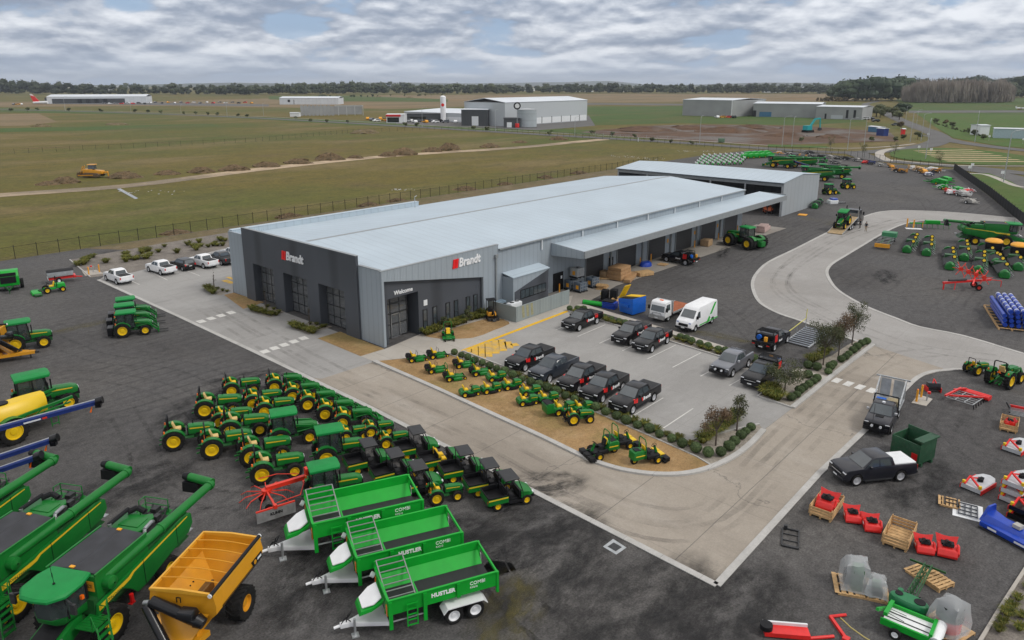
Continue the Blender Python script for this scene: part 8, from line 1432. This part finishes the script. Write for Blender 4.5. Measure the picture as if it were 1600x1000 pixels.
for i, q in enumerate(((17, 172), (43, 172), (58, 171), (108, 172), (158, 173), (211, 174), (231, 174.5), (252, 175.5), (288, 177), (306, 177), (325, 178), (340, 178.5), (372, 180), (386, 181), (462, 184), (485, 188), (511, 189), (543, 190.5), (633, 196), (651, 196), (740, 201), (761, 203), (858, 210), (925, 208), (957, 211), (991, 214), (1019, 219), (1048, 222), (1081, 224))):
    far_tree((q[0], q[1] + 2), q[1] - 3.5 - (2.5 if q[0] > 600 else 0), lf_gum, f'small street tree along the far road, {ORD[i % 18]}' + (' of the run past the factory' if i > 17 else ' from the hangar end'), 90 + i, 'small street trees along the far road')
def treeline(name, pts, n, leaf, seed, depth=60, hmin=.45, lab='belt of trees', big=1.0):
    rnd = random.Random(seed); b = B()
    for _ in range(n):
        f = rnd.random() * (len(pts) - 1); i = int(f); g = f - i; (x0, y0, h0), (x1, y1, h1) = pts[i], pts[i + 1]
        p = at(x0 + (x1 - x0) * g, y0 + (y1 - y0) * g); p.z = -.3; d = Vector((p.x, p.y)).normalized() * rnd.uniform(0, depth); p += Vector((d.x, d.y, 0)); D = Vector((p.x, p.y)).length; h = (h0 + (h1 - h0) * g) * Vector((p.x, p.y)).length / 1179 * rnd.uniform(hmin, 1.12); w = h * rnd.uniform(.34, .55) * big
        if leaf is lf_bare:
            for k in range(110):
                a = rnd.uniform(0, 6.28); q = p + Vector((math.cos(a), math.sin(a), 0)) * w * rnd.uniform(0, .55); z0 = h * rnd.uniform(.02, .6); l = h * rnd.uniform(.2, .42); s_ = Vector((rnd.uniform(-1, 1), rnd.uniform(-1, 1), 0)) * h * .013; tp = q + Vector((rnd.uniform(-.06, .06) * h, rnd.uniform(-.06, .06) * h, z0 + l)); b.add([q + Vector((0, 0, z0)) - s_, q + Vector((0, 0, z0)) + s_, tp + s_ * .6, tp - s_ * .6], [(0, 1, 2, 3)])
            continue
        for k in range(4): c = p + Vector((rnd.uniform(-.5, .5) * w, rnd.uniform(-.5, .5) * w, h * rnd.uniform(.25, .82))); r = Vector((w * .62, w * .62, h * .2)) * rnd.uniform(.7, 1.1); blob(b, c, r, rnd, 6, 4); leaves(b, c, r * 1.25, 16, h * .075, rnd, .8)
    return tag(link(name, b.mesh(name, leaf, smooth=False)), lab, None, None, 'stuff')
treeline('distant_woods', [(-60, 147, 21), (40, 147, 19), (120, 148, 15), (180, 148, 12), (280, 148, 16), (400, 149, 15)], 190, lf_dark, 1, 90)
treeline('distant_woods', [(130, 140, 9), (250, 141, 9), (460, 142, 12), (560, 142, 14), (640, 142, 13)], 150, lf_dark, 2, 200)
treeline('distant_woods', [(330, 148.5, 15), (460, 148, 17), (520, 147, 18), (600, 147, 16), (700, 147, 17), (800, 146.5, 16)], 240, lf_dark, 3, 90)
treeline('distant_woods', [(780, 145.5, 13), (900, 145.5, 14), (1000, 146, 15), (1100, 146, 15), (1200, 146, 14), (1320, 147, 15)], 330, lf_dark, 4, 160)
treeline('distant_woods', [(700, 140, 7), (900, 140, 8), (1300, 140, 9)], 200, lf_dark, 5, 500)
treeline('pine_wood', [(1302, 157, 22), (1330, 158, 29), (1380, 158, 32), (1415, 157, 31)], 110, lf_pine, 6, 60, .85)
treeline('pine_wood', [(1400, 150, 22), (1480, 149, 22), (1520, 149, 24), (1600, 149, 20), (1700, 149, 20)], 150, lf_pine, 7, 60, .85)
treeline('bare_poplar_wood', [(1412, 159.5, 22), (1440, 160.5, 30), (1500, 161, 32), (1560, 160.5, 30), (1580, 159, 20)], 320, lf_bare, 8, 40, .85, big=.8)
treeline('distant_woods', [(1555, 155, 22), (1600, 152, 26), (1680, 152, 22)], 40, lf_dark, 9, 40)
treeline('roadside_scrub', [(1275, 158, 5), (1300, 159, 8), (1325, 158, 7), (1420, 159, 6)], 40, lf_brown, 10, 20)
treeline('roadside_scrub', [(490, 152, 4), (560, 152, 5), (700, 149, 3)], 40, lf_dark, 11, 20)
treeline('roadside_scrub', [(1452, 190, 3), (1480, 199, 4), (1500, 205, 5), (1540, 215, 4)], 40, lf_gum, 12, 6)
# ================================================================ fences, lamp posts and the places beyond
def fence(name, pts, h, step, lab, wires=4, top=True, w=.07, solidp=False, m=blackp, npx=True, maxp=95):
    P = [at(*q) if npx else Vector((q[0], q[1], 0)) for q in pts]; t = thing(name, lab, 'fence', None, (P[0].x, P[0].y, 0)); o = Vector((P[0].x, P[0].y, 0)); n = 0; pm = B().box(-w / 2, w / 2, -w / 2, w / 2, 0, h + .25).mesh('post', m)
    rails = B()
    for a, c in zip(P[:-1], P[1:]):
        L_ = (c - a).length; k = max(1, round(L_ / step))
        for i in range(k):
            if n < maxp: link('post', pm, t, tuple(a.lerp(c, i / k) - o)); n += 1
        A, C = a - o, c - o
        if solidp: rails.bar((A.x, A.y, h / 2 + .05), (C.x, C.y, h / 2 + .05), .05, h - .1)
        else:
            for j in range(wires): z = h * (j + 1) / wires; rails.bar((A.x, A.y, z), (C.x, C.y, z), .018 if j < wires - 1 or not top else .05)
    part('screen' if solidp else 'wire', rails, m, t, smooth=False); return t
fence('paddock_fence', [(-12, YF), (220, YF)], 1.9, 3.0, 'black wire fence between the paddock and the dealership yard', 9, npx=False)
fence('paddock_fence', [(-60, 244), (0, 242), (150, 234), (400, 222), (480, 214), (560, 207), (690, 203), (800, 207), (900, 215), (975, 220)], 1.8, 4.5, 'far wire fence across the middle of the paddock', 5)
fence('road_fence', [(975, 220), (1050, 226), (1200, 237)], 1.9, 4.0, 'black wire fence along the main road beyond the big shed', 6)
fence('yard_fence', [(1200, 237), (1290, 240), (1350, 247), (1400, 256), (1450, 262), (1490, 264)], 2.0, 3.2, 'black palisade fence behind the far row of implements', 9)
fence('screened_fence', [(1490, 266), (1545, 306), (1602, 354)], 2.1, 3.0, 'black screened fence sloping beside the green road verge', solidp=True)
fence('site_fence', [(930, 213), (1010, 217), (1060, 219)], 1.6, 5, 'light wire fence beside the brown building site', 3, m=galv)
solid('fence_notice', B().box(-.05, .05, -.9, .9, .3, 1.9), whitep, 'white notice board on the wire fence by the track gate', 'sign', None, at(997, 222), R(-50)); solid('power_box', B().box(-1.3, 1.3, -.8, .8, 0, 1.7), mat('box_green', (.1, .17, .11), .6), 'green electrical box beside the main road', 'cabinet', None, at(1127, 222), R(-50), bev=.03)
def lamp_post():
    t = thing('street_lamp', '', 'street lamp'); part('pole', B().cyl((0, 0, 0), (0, 0, 10), .11, .07, n=8), galv, t); part('arm', B().tube([(0, 0, 10), (.8, 0, 10.5), (2.0, 0, 10.6)], .05, 6), galv, t); part('lamp_head', B().box(1.9, 2.6, -.14, .14, 10.55, 10.68), galv, t); return t
P = Proto(lamp_post())
for i, (x, yb_, yt) in enumerate(((102, 173, 152), (205, 176, 158), (283, 177, 165), (355, 182, 160), (412, 181, 162), (660, 199, 168), (774, 205, 171), (898, 213, 182), (1093, 224, 182), (1222, 229, 184), (1237, 229, 185), (1324, 234, 188), (1350, 227, 186), (1422, 222, 180), (1446, 248, 193), (1439, 220, 182), (1415, 189, 169), (1432, 196, 174), (1523, 222, 177), (1568, 284, 215))):
    p = at(x, yb_); k = (yb_ - yt) * Vector((p.x, p.y)).length / 1179 / 10.7; P.put(p, R(-50) if i % 2 else R(10), f'grey street lamp along the public road, {ORD[i % 18]}' + (' near the yard corner' if i > 17 else ' counting from the hangar'), 'street lamps', scale=round(max(.7, min(1.3, k)), 2))
def signpost(): t = thing('road_sign', '', 'road sign'); part('post', B().cyl((0, 0, 0), (0, 0, 2.4), .05, n=6), galv, t); part('board', B().box(-.03, .03, -.45, .45, 1.7, 2.5), whitep, t); return t
P = Proto(signpost())
for i, (x, y) in enumerate(((1514, 272), (1518, 268), (1454, 242), (1450, 216), (1435, 238), (1545, 220), (1565, 281), (1598, 225))): P.put((x, y), R(-140), f'white road sign by the roundabout, {ORD[i]} towards the yard corner', 'road signs')
def shed(name, lab, a, b_, h, depth, wallm, roofm, cat='building', low=0.0, group=None, extra=None):
    """long building whose front foot runs from pixel a to pixel b_; depth away from the viewer"""
    A, C = at(*a), at(*b_); d = C - A; L_ = d.length; t = thing(name, lab, cat, group, (A.x, A.y, -.2), math.atan2(d.y, d.x)); s = 1 if Vector((-d.y, d.x)).dot(Vector((A.x, A.y))) > 0 else -1
    y0, y1 = (0, depth) if s > 0 else (-depth, 0)
    part('wall', B().box(0, L_, y0, y1, 0, h), wallm, t); ym = (y0 + y1) / 2; rise = low or depth * .06
    part('roof', B().prism([(y0 - .3, h + .02), (ym, h + rise), (y1 + .3, h + .02), (y1 + .3, h + .2), (ym, h + rise + .2), (y0 - .3, h + .2)], -.3, L_ + .3, axis='x'), roofm, t)
    f = -1 if s > 0 else 1; return t, L_, (lambda x0, x1, z0, z1, m, nm='door', pr=.12: part(nm, B().box(x0 * L_, x1 * L_, min(0, f * pr) + (0 if f < 0 else .01), max(0, f * pr) - (.01 if f < 0 else 0), z0, z1), m, t))
pale = ribbed('far_white_cladding', (.6, .63, .66), 1.2, 'X', .5, .1, .05, .06); grey = mat('tilt_panel', (.3, .31, .31), .8, 0, .1, .1); dk = mat('dark_panel', (.06, .065, .07), .6); lite = mat('far_roof', (.62, .66, .7), .5, 0, .05, .05); blackopen = mat('dark_opening', (.015, .016, .018), .8)
t, L_, D = shed('hangar', 'long white hangar with dark open bays on the far left', (74, 162), (229, 161), 9, 45, pale, lite)
D(.05, .78, .3, 6.5, dk, 'bay'); [D(.3 + i * .085, .345 + i * .085, .3, 6, blackopen, 'door') for i in range(4)]; D(-.02, .0, 0, 8, dk, 'end_frame'); D(.05, .78, 6.6, 8.0, lite, 'bay')
tail = thing('aircraft_tail', 'red and white aircraft tail standing beside the hangar', 'aircraft', None, at(60, 163), R(-45)); part('fin', B().prism([(-5, .5), (-9, 13), (-6, 13), (2, 4), (6, 3), (6, .5)], -.3, .3), redp, tail); part('fuselage', B().cyl((-6, 0, 2.0), (12, 0, 2.5), 1.4, 1.9, n=12), whitep, tail); part('fin_band', B().prism([(-8.5, 11.5), (-9, 13), (-6, 13), (-3.8, 10)], -.33, .33), whitep, tail)
t, L_, D = shed('white_shed', 'long white shed beyond the paddock with one small window', (437, 163), (529, 163), 8, 30, pale, lite); D(.14, .18, 3, 6, blackopen, 'window'); D(.24, .25, .3, 6, dk, 'downpipe')
cs = thing('panel_frame', 'half built grey panel building with an open steel end', 'building', None, at(469, 181), math.atan2(*((at(568, 180) - at(469, 181)).yx))); L_ = (at(568, 180) - at(469, 181)).length
for i in range(9): part('panel', B().box(L_ * .01 + i * L_ * .06, L_ * .055 + i * L_ * .06, 0, .4, 0, 8.5 if i < 8 else 7), grey, cs)
for i in range(4): part('column', B().box(L_ * .6 + i * L_ * .13, L_ * .61 + i * L_ * .13, 0, .4, 0, 7.5), galv, cs)
part('far_wall', B().box(0, L_, 20, 20.4, 0, 7), grey, cs); part('beam', B().bar((L_ * .55, 0.2, 7.6), (L_, .2, 7.6), .4).bar((L_ * .55, 19.8, 7.6), (L_, 19.8, 7.6), .4).bar((L_, .2, 7.6), (L_, 19.8, 7.6), .4), galv, cs)
# the factory group
fa, fb = at(789, 196), at(917, 187.5); t, L_, D = shed('factory_hall', 'tall pale grey factory hall with cross braced lower wall', (789, 197), (917, 188), 14.5, 34, mat('hall_grey', (.46, .49, .51), .55, 0, .04, .02), lite, low=2.5); D(.02, .99, .4, 4.2, whitep, 'lower_wall'); [D(.05 + i * .12, .056 + i * .12, .4, 4.6, dk, 'column', .2) for i in range(8)]
t, L_, D = shed('factory_annexe', 'low wide factory wing with a pale roof beside the tall hall', (632, 187), (790, 194), 6, 75, mat('hall_grey', (.46, .49, .51)), lite, low=1.5); D(.0, 1, .4, 3.5, whitep, 'lower_wall')
t, L_, D = shed('factory_office', 'dark grey office block in front of the factory wing', (632, 190), (688, 190), 5.5, 14, dk, dk, low=.4); D(.02, .6, .8, 3.6, glass, 'window')
t, L_, D = shed('factory_office', 'dark grey plant block with a pale door at the factory', (721, 196), (762, 196.5), 10, 14, dk, lite, low=.4); D(.4, .65, .2, 6, whitep, 'door')
t, L_, D = shed('pump_house', 'small dark grey pump house beside the steel tank', (787, 199), (812, 199), 5.5, 10, dk, dk, low=.3); D(.2, .5, .2, 3.2, whitep, 'door')
ta = thing('storage_tank', 'silver corrugated water tank beside the tall hall', 'tank', None, at(823, 198)); part('shell', B().cyl((0, 0, 0), (0, 0, 10.5), 6.2, n=28), ribbed('tank_sheet', (.38, .42, .44), 1.0, 'Z', .4, .3, .1, .1), ta); part('roof', B().cyl((0, 0, 10.5), (0, 0, 11.3), 6.3, .5, n=28), galv, ta)
ta = thing('white_silo', 'tall slim white tank with a red mark in front of the factory', 'tank', None, at(693, 190)); part('shell', B().cyl((0, 0, 0), (0, 0, 17), 2.0, n=18).cyl((0, 0, 17), (0, 0, 17.8), 2.0, .8, n=18), white, ta); part('emblem', B().cyl((-1.6, -1.3, 11.5), (-1.75, -1.45, 11.5), 1.1, n=12), redp, ta)
t, L_, D = shed('service_station', 'white forecourt shop with a red fascia', (604, 191.5), (632, 191.5), 5.5, 14, whitep, whitep, low=.3); D(-.02, .8, 4.2, 5.6, redl, 'fascia', .5); D(.05, .7, .4, 3.6, glass, 'window')
sg = thing('round_sign', 'round black and white sign above the steel tank', 'sign', None, at(808, 199)); part('post', B().cyl((0, 0, 0), (0, 0, 13), .2, n=6), galv, sg); part('disc', B().cyl((0, 0, 12.8), (-.3, -.3, 12.8), 2.2, n=18).cyl((-.3, -.3, 12.8), (-.35, -.35, 12.8), 1.4, n=16, m=1), [blackp, whitep], sg)
t, L_, D = shed('concrete_hall', 'grey concrete hall shell with a white end and pale roof', (1066, 180), (1143, 182.5), 13, 60, grey, lite, low=1.2); D(.985, 1.0, 0, 13, whitep, 'edge'); 
t, L_, D = shed('concrete_hall', 'long grey concrete hall beside the open ended one', (1176, 182), (1282, 184), 10.5, 40, grey, lite, low=1); D(.1, .28, .2, 4, mat('faded_blue', (.05, .16, .28), .6), 'sheeting'); D(.0, .05, .2, 5, blackopen, 'door')
t, L_, D = shed('concrete_hall', 'smaller grey concrete building with two dark slots', (1274, 185), (1346, 187), 9, 30, grey, lite, low=.8); D(.66, .71, 1, 7, blackopen, 'door'); D(.82, .87, 1, 7, blackopen, 'door'); D(.2, .24, .2, 4, blackopen, 'door'); D(.34, .6, .2, 3, mat('hall_grey', (.4, .4, .4)), 'vehicle_row')
for n, lab, a, b_, h, dp, m, rm in (('container', 'white site cabin by the far road', (453, 182), (467, 182), 3, 6, whitep, lite), ('container', 'blue shipping container on the brown site', (1356, 205), (1372, 206.5), 2.8, 4, mat('faded_blue', (.05, .16, .28)), lite), ('container', 'white and blue container pair at the edge of the brown site', (1369, 211), (1380, 212), 3.6, 3, blue, lite), ('toilet_block', 'red portable toilet at the edge of the brown site', (1410, 210.5), (1414, 210.5), 3, 2, redp, whitep), ('water_tank_shed', 'pale rounded tank beyond the roundabout', (1530, 211), (1545, 211), 5, 8, whitep, lite), ('site_cabin', 'long pale blue and white cabin row at the photo edge', (1552, 215), (1620, 217), 4.5, 8, mat('pale_blue', (.4, .5, .55), .6), lite)): shed(n, lab, a, b_, h, dp, m, rm, low=.3)
for i, (x, y, w_) in enumerate(((135, 137.5, 20), (180, 136, 15), (520, 140.5, 22), (560, 141, 18), (590, 138.5, 14), (810, 142, 14), (862, 142, 22), (900, 143.5, 14), (955, 143, 18), (1250, 143, 26), (1320, 141, 14), (1190, 144.5, 18), (150, 143, 12))): shed('distant_house', f'pale distant house among the tree belt, {ORD[i]} across the horizon', (x, y), (x + w_, y + .3), 9 if i != 9 else 14, 30, whitep if i % 3 else grey, lite, low=1.5, group='distant pale houses')
# distant cars
def far_car(): t = thing('distant_car', '', 'car'); return t
cm = []
for nme, c in (('car_white', white), ('car_red', redp), ('car_black', carblack), ('car_silver', silv), ('car_gold', bollard_y)):
    b = B().prism([(2.2, .3), (2.2, .8), (1.2, .95), (.5, 1.5), (-1.5, 1.5), (-2.2, .95), (-2.2, .3)], -.9, .9).prism([(1.15, .97), (.5, 1.46), (-1.45, 1.46), (-2.1, .97)], -.92, .92, m=1).cyl((1.3, -.93, .32), (1.3, .93, .32), .32, n=10, m=2).cyl((-1.3, -.93, .32), (-1.3, .93, .32), .32, n=10, m=2); cm.append(b.mesh('distant_car', [c, glassb, rubber]))
rc = random.Random(12); spots = [(575 + i * 6.6, 186.5 + (i % 3) * 1.6) for i in range(18)] + [(640 + i * 8, 190 + (i % 2) * 1.5) for i in range(12)] + [(163 + i * 9, 161.5 + (i % 2)) for i in range(9)] + [(243 + i * 10, 160.5 + (i % 2)) for i in range(16)] + [(22 + i * 6, 163.5) for i in range(3)] + [(1120 + i * 9, 184) for i in range(4)] + [(1348 + i * 6, 186.5) for i in range(3)] + [(1320, 172.5), (1593, 171), (1368, 190), (1400, 196)]
for i, q in enumerate(spots):
    j = rc.choice((0, 0, 0, 1, 2, 3, 3, 4)); p = at(*q); o = link('distant_car', cm[j], None, (p.x, p.y, -.13), rc.uniform(0, 3)); k = 1.25; o.scale = (k, k, k)
    zone = 'in the car yard before the factory' if 570 < q[0] < 740 else 'beside the hangar' if q[0] < 420 else 'by the concrete halls'
    tag(o, f"{('white', 'red', 'black', 'silver', 'yellow')[j]} distant car {zone}", 'car', 'distant cars ' + zone)
# plane, excavator, bulldozer, spoil heaps
pl = thing('light_aircraft', 'white light aircraft parked on the far runway', 'aircraft', None, at(1594, 171.5), R(-60)); part('fuselage', B().cyl((-4, 0, 1.6), (3, 0, 1.4), .5, .9, n=10), white, pl); part('wing', B().box(-.5, 1.2, -7, 7, 2.2, 2.4), white, pl); part('fin', B().prism([(-4.5, 1.6), (-4.8, 3.6), (-3.8, 3.6), (-2.8, 1.8)], -.1, .1), white, pl)
te = mat('teal_paint', (.0, .3, .32), .5); xe = thing('excavator', 'turquoise excavator digging on the brown building site', 'excavator', None, at(1262, 206.5), R(-20)); part('body', B().box(-2.5, 1.5, -1.6, 1.6, 1.2, 3.6, tx=.2), te, xe); part('track', B().box(-2.8, 2.8, -2.0, -1.2, 0, 1.15, tx=.4).box(-2.8, 2.8, 1.2, 2.0, 0, 1.15, tx=.4), rubber, xe); part('boom', B().bar((1.0, 0, 2.6), (5.0, 0, 7.0), .7, .9).bar((5, 0, 7), (9, 0, 7.2), .6, .8).bar((9, 0, 7.2), (9.5, 0, 2.2), .5), te, xe); part('bucket', B().prism([(8.6, .6), (8.8, 2.2), (10, 2.1), (10.2, .9)], -.8, .8), darkm, xe)
dz = thing('bulldozer', 'yellow bulldozer working beside the dirt track', 'bulldozer', None, at(148, 276), R(-48)); dz.scale = (.85, .85, .85); part('body', B().prism([(-3.2, 1.2), (-3.2, 2.6), (-.2, 2.6), (.2, 2.3), (3.0, 2.1), (3.2, 1.0)], -1.1, 1.1), gold, dz, bev=.08)
for y in (-1, 1): part('track', B().loft([[Vector((x, y * 1.6 + dy, z)) for x, z in ((-2.8, .05), (2.2, .05), (2.9, .7), (1.8, 1.3), (-2.2, 1.5), (-3.3, .8))] for dy in (-.35, .35)]), mat('muddy_track', (.12, .08, .045), .9, 0, .3, 2), dz)
part('cab', B().box(-1.4, .6, -.9, .9, 2.6, 4.0, tx=.1, ty=.1), glassb, dz); part('cab_roof', B().box(-1.6, .8, -1.1, 1.1, 4.0, 4.2, tx=.1, ty=.1), gold, dz); part('blade', B().prism([(-4.6, .1), (-4.8, .8), (-4.5, 1.6), (-4.3, 1.6), (-4.5, .8), (-4.3, .1)], -2.2, 2.2), MATS['muddy_track'], dz); part('ripper', B().bar((3.0, 0, 1.4), (4.6, 0, 1.6), .9, .5).bar((4.5, 0, 1.6), (4.7, 0, .2), .3), gold, dz); part('push_arm', B().bar((-4.4, -1.9, .6), (.5, -2.05, .7), .25).bar((-4.4, 1.9, .6), (.5, 2.05, .7), .25).bar((-4.2, -.6, 1.2), (-3.2, -.6, 3.6), .2).bar((-4.2, .6, 1.2), (-3.2, .6, 3.6), .2), gold, dz)
m_heap = gmat('spoil_earth', (.13, .09, .05), [((.2, .135, .075), .4, .45, .65, .8), ((.05, .045, .02), .8, .5, .7, .8)], speck=(3, .4), bump=1.0, bscale=2)
rm = random.Random(21)
def mound(px, w, h, lab, group, m):
    p = at(*px); b = B(); rings = []
    for k, (r, z) in enumerate(((1.0, -.1), (.85, .22), (.6, .62), (.3, .92), (.06, 1.0))): rings.append([Vector((w * r * math.cos(a) * rm.uniform(.82, 1.15) + (rm.uniform(-.1, .1) * w if k < 4 else 0), w * .7 * r * math.sin(a) * rm.uniform(.82, 1.15), h * z * (rm.uniform(.75, 1.2) if 0 < k < 4 else 1))) for a in (2 * math.pi * i / 16 for i in range(16))])
    b.loft(rings)
    for _ in range(50): a = rm.uniform(0, 6.28); r = rm.uniform(0, .9); c = Vector((w * r * math.cos(a), w * .7 * r * math.sin(a), h * (1 - r) * .95)); s_ = rm.uniform(.12, .38); blob(b, c, Vector((s_, s_, s_ * .8)), rm, 5, 3)
    solid('spoil_heap', b, m, lab, 'earth heap', group, (p.x, p.y, -.25), R(-48) + rm.uniform(-.3, .3), smooth=False)
for i, (q, w, h) in enumerate((((100, 284), 4.5, 1.6), ((75, 287), 3.5, .9), ((195, 276), 5.5, 1.7), ((262, 271), 4, 1.2), ((314, 268), 4.5, 1.6), ((365, 265), 5, 1.8), ((416, 259), 5, 1.6), ((466, 254), 5.5, 1.6), ((516, 248.5), 6, 2.4), ((556, 246), 3.5, 1.1), ((606, 243), 4, 1.6), ((632, 241), 5.5, 2.8), ((675, 236), 4.5, 1.8), ((702, 233.5), 5, 2.8), ((765, 229), 5, 1.6), ((873, 217.5), 5, 1.6), ((812, 222), 4, .9))): mound(q, w, h, f'rough earth heap beside the dirt track, {ORD[i]} from the bulldozer end', 'earth heaps along the track', m_heap)
for i, (q, w, h) in enumerate((((571, 207.5), 9, 2.2), ((480, 160), 3, 1.0), ((65, 197), 7, 1.6), ((183, 194), 9, 1.2), ((592, 151.5), 9, 2), ((640, 152.5), 9, 2))): mound(q, w, h, f'grassy heap far out in the fields, {ORD[i]}', 'grassy heaps in the fields', m_bank)
for i, (q, w, h) in enumerate((((1010, 203), 24, 2.2), ((1080, 201), 22, 2.0), ((1140, 205), 22, 2.6), ((1180, 200), 16, 2.4), ((1300, 214), 10, 1.6), ((1232, 212), 12, 1.8))): mound(q, w, h, f'brown earth heap on the building site, {ORD[i]}', 'brown earth heaps on the building site', m_soil)
for i, (q, w, h) in enumerate((((452, 338), 3, .9), ((577, 320), 3, .8), ((620, 313), 2.6, .7), ((727, 295), 3.2, .9), ((853, 277), 2.6, .8), ((905, 270), 3, .8), ((275, 363), 3, .7), ((790, 287), 2.6, .6))): mound(q, w, h, f'weedy bank just outside the paddock fence, {ORD[i]}', 'weedy banks by the paddock fence', m_heap)
sheet('puddle', [(182, 294), (188, 293), (216, 308.5), (211, 310)], -.19, mat('puddle_water', (.25, .25, .24), .2, 0, .3, .4))
ru = random.Random(5); pale_ = mat('pale_rubble', (.42, .42, .4), .8, 0, .3)
b = B()
for _ in range(150):
    f = ru.random(); x, y = 955 + f * 85, 242.5 + f * 5.5 + ru.uniform(-1.2, 1.2) * (1 + f)
    if ru.random() < .35: x, y = 1055 + ru.random() * 60, 235 + ru.uniform(-.8, 1.5)
    if ru.random() < .2: x, y = 612 + ru.random() * 40, 295 + ru.uniform(-1.5, 1)
    if ru.random() < .15: x, y = 180 + ru.random() * 120, 299 + ru.uniform(-3, 4)
    p = at(x, y); s_ = ru.uniform(.05, .2); blob(b, Vector((p.x, p.y, -.2)), Vector((s_ * 1.6, s_, s_ * .5)), ru, 5, 3)
tag(link('rubble', b.mesh('rubble', pale_, smooth=False)), 'pale scattered rubble and sheeting in the paddock', None, None, 'stuff')
solid('gas_bottle', B().cyl((0, 0, 0), (0, 0, 2.4), 1.3, n=14), redp, 'red drum beside the dark pump house', 'drum', None, at(808, 199), 0)
# ================================================================ the air between here and the far hills
hz = B().box(-1600, 16500, -13500, 15500, -4.5, 175)
hm = bpy.data.materials.new('haze'); hm.use_nodes = True; nt = hm.node_tree; nt.nodes.clear(); ho = nt.nodes.new('ShaderNodeOutputMaterial'); pv = nt.nodes.new('ShaderNodeVolumePrincipled')
pv.inputs['Color'].default_value = (.80, .88, 1.0, 1); pv.inputs['Density'].default_value = 7e-5; pv.inputs['Anisotropy'].default_value = .2; nt.links.new(pv.outputs[0], ho.inputs['Volume'])
tag(link('haze', hz.mesh('haze', hm, smooth=False)), None, None, None, 'stuff')
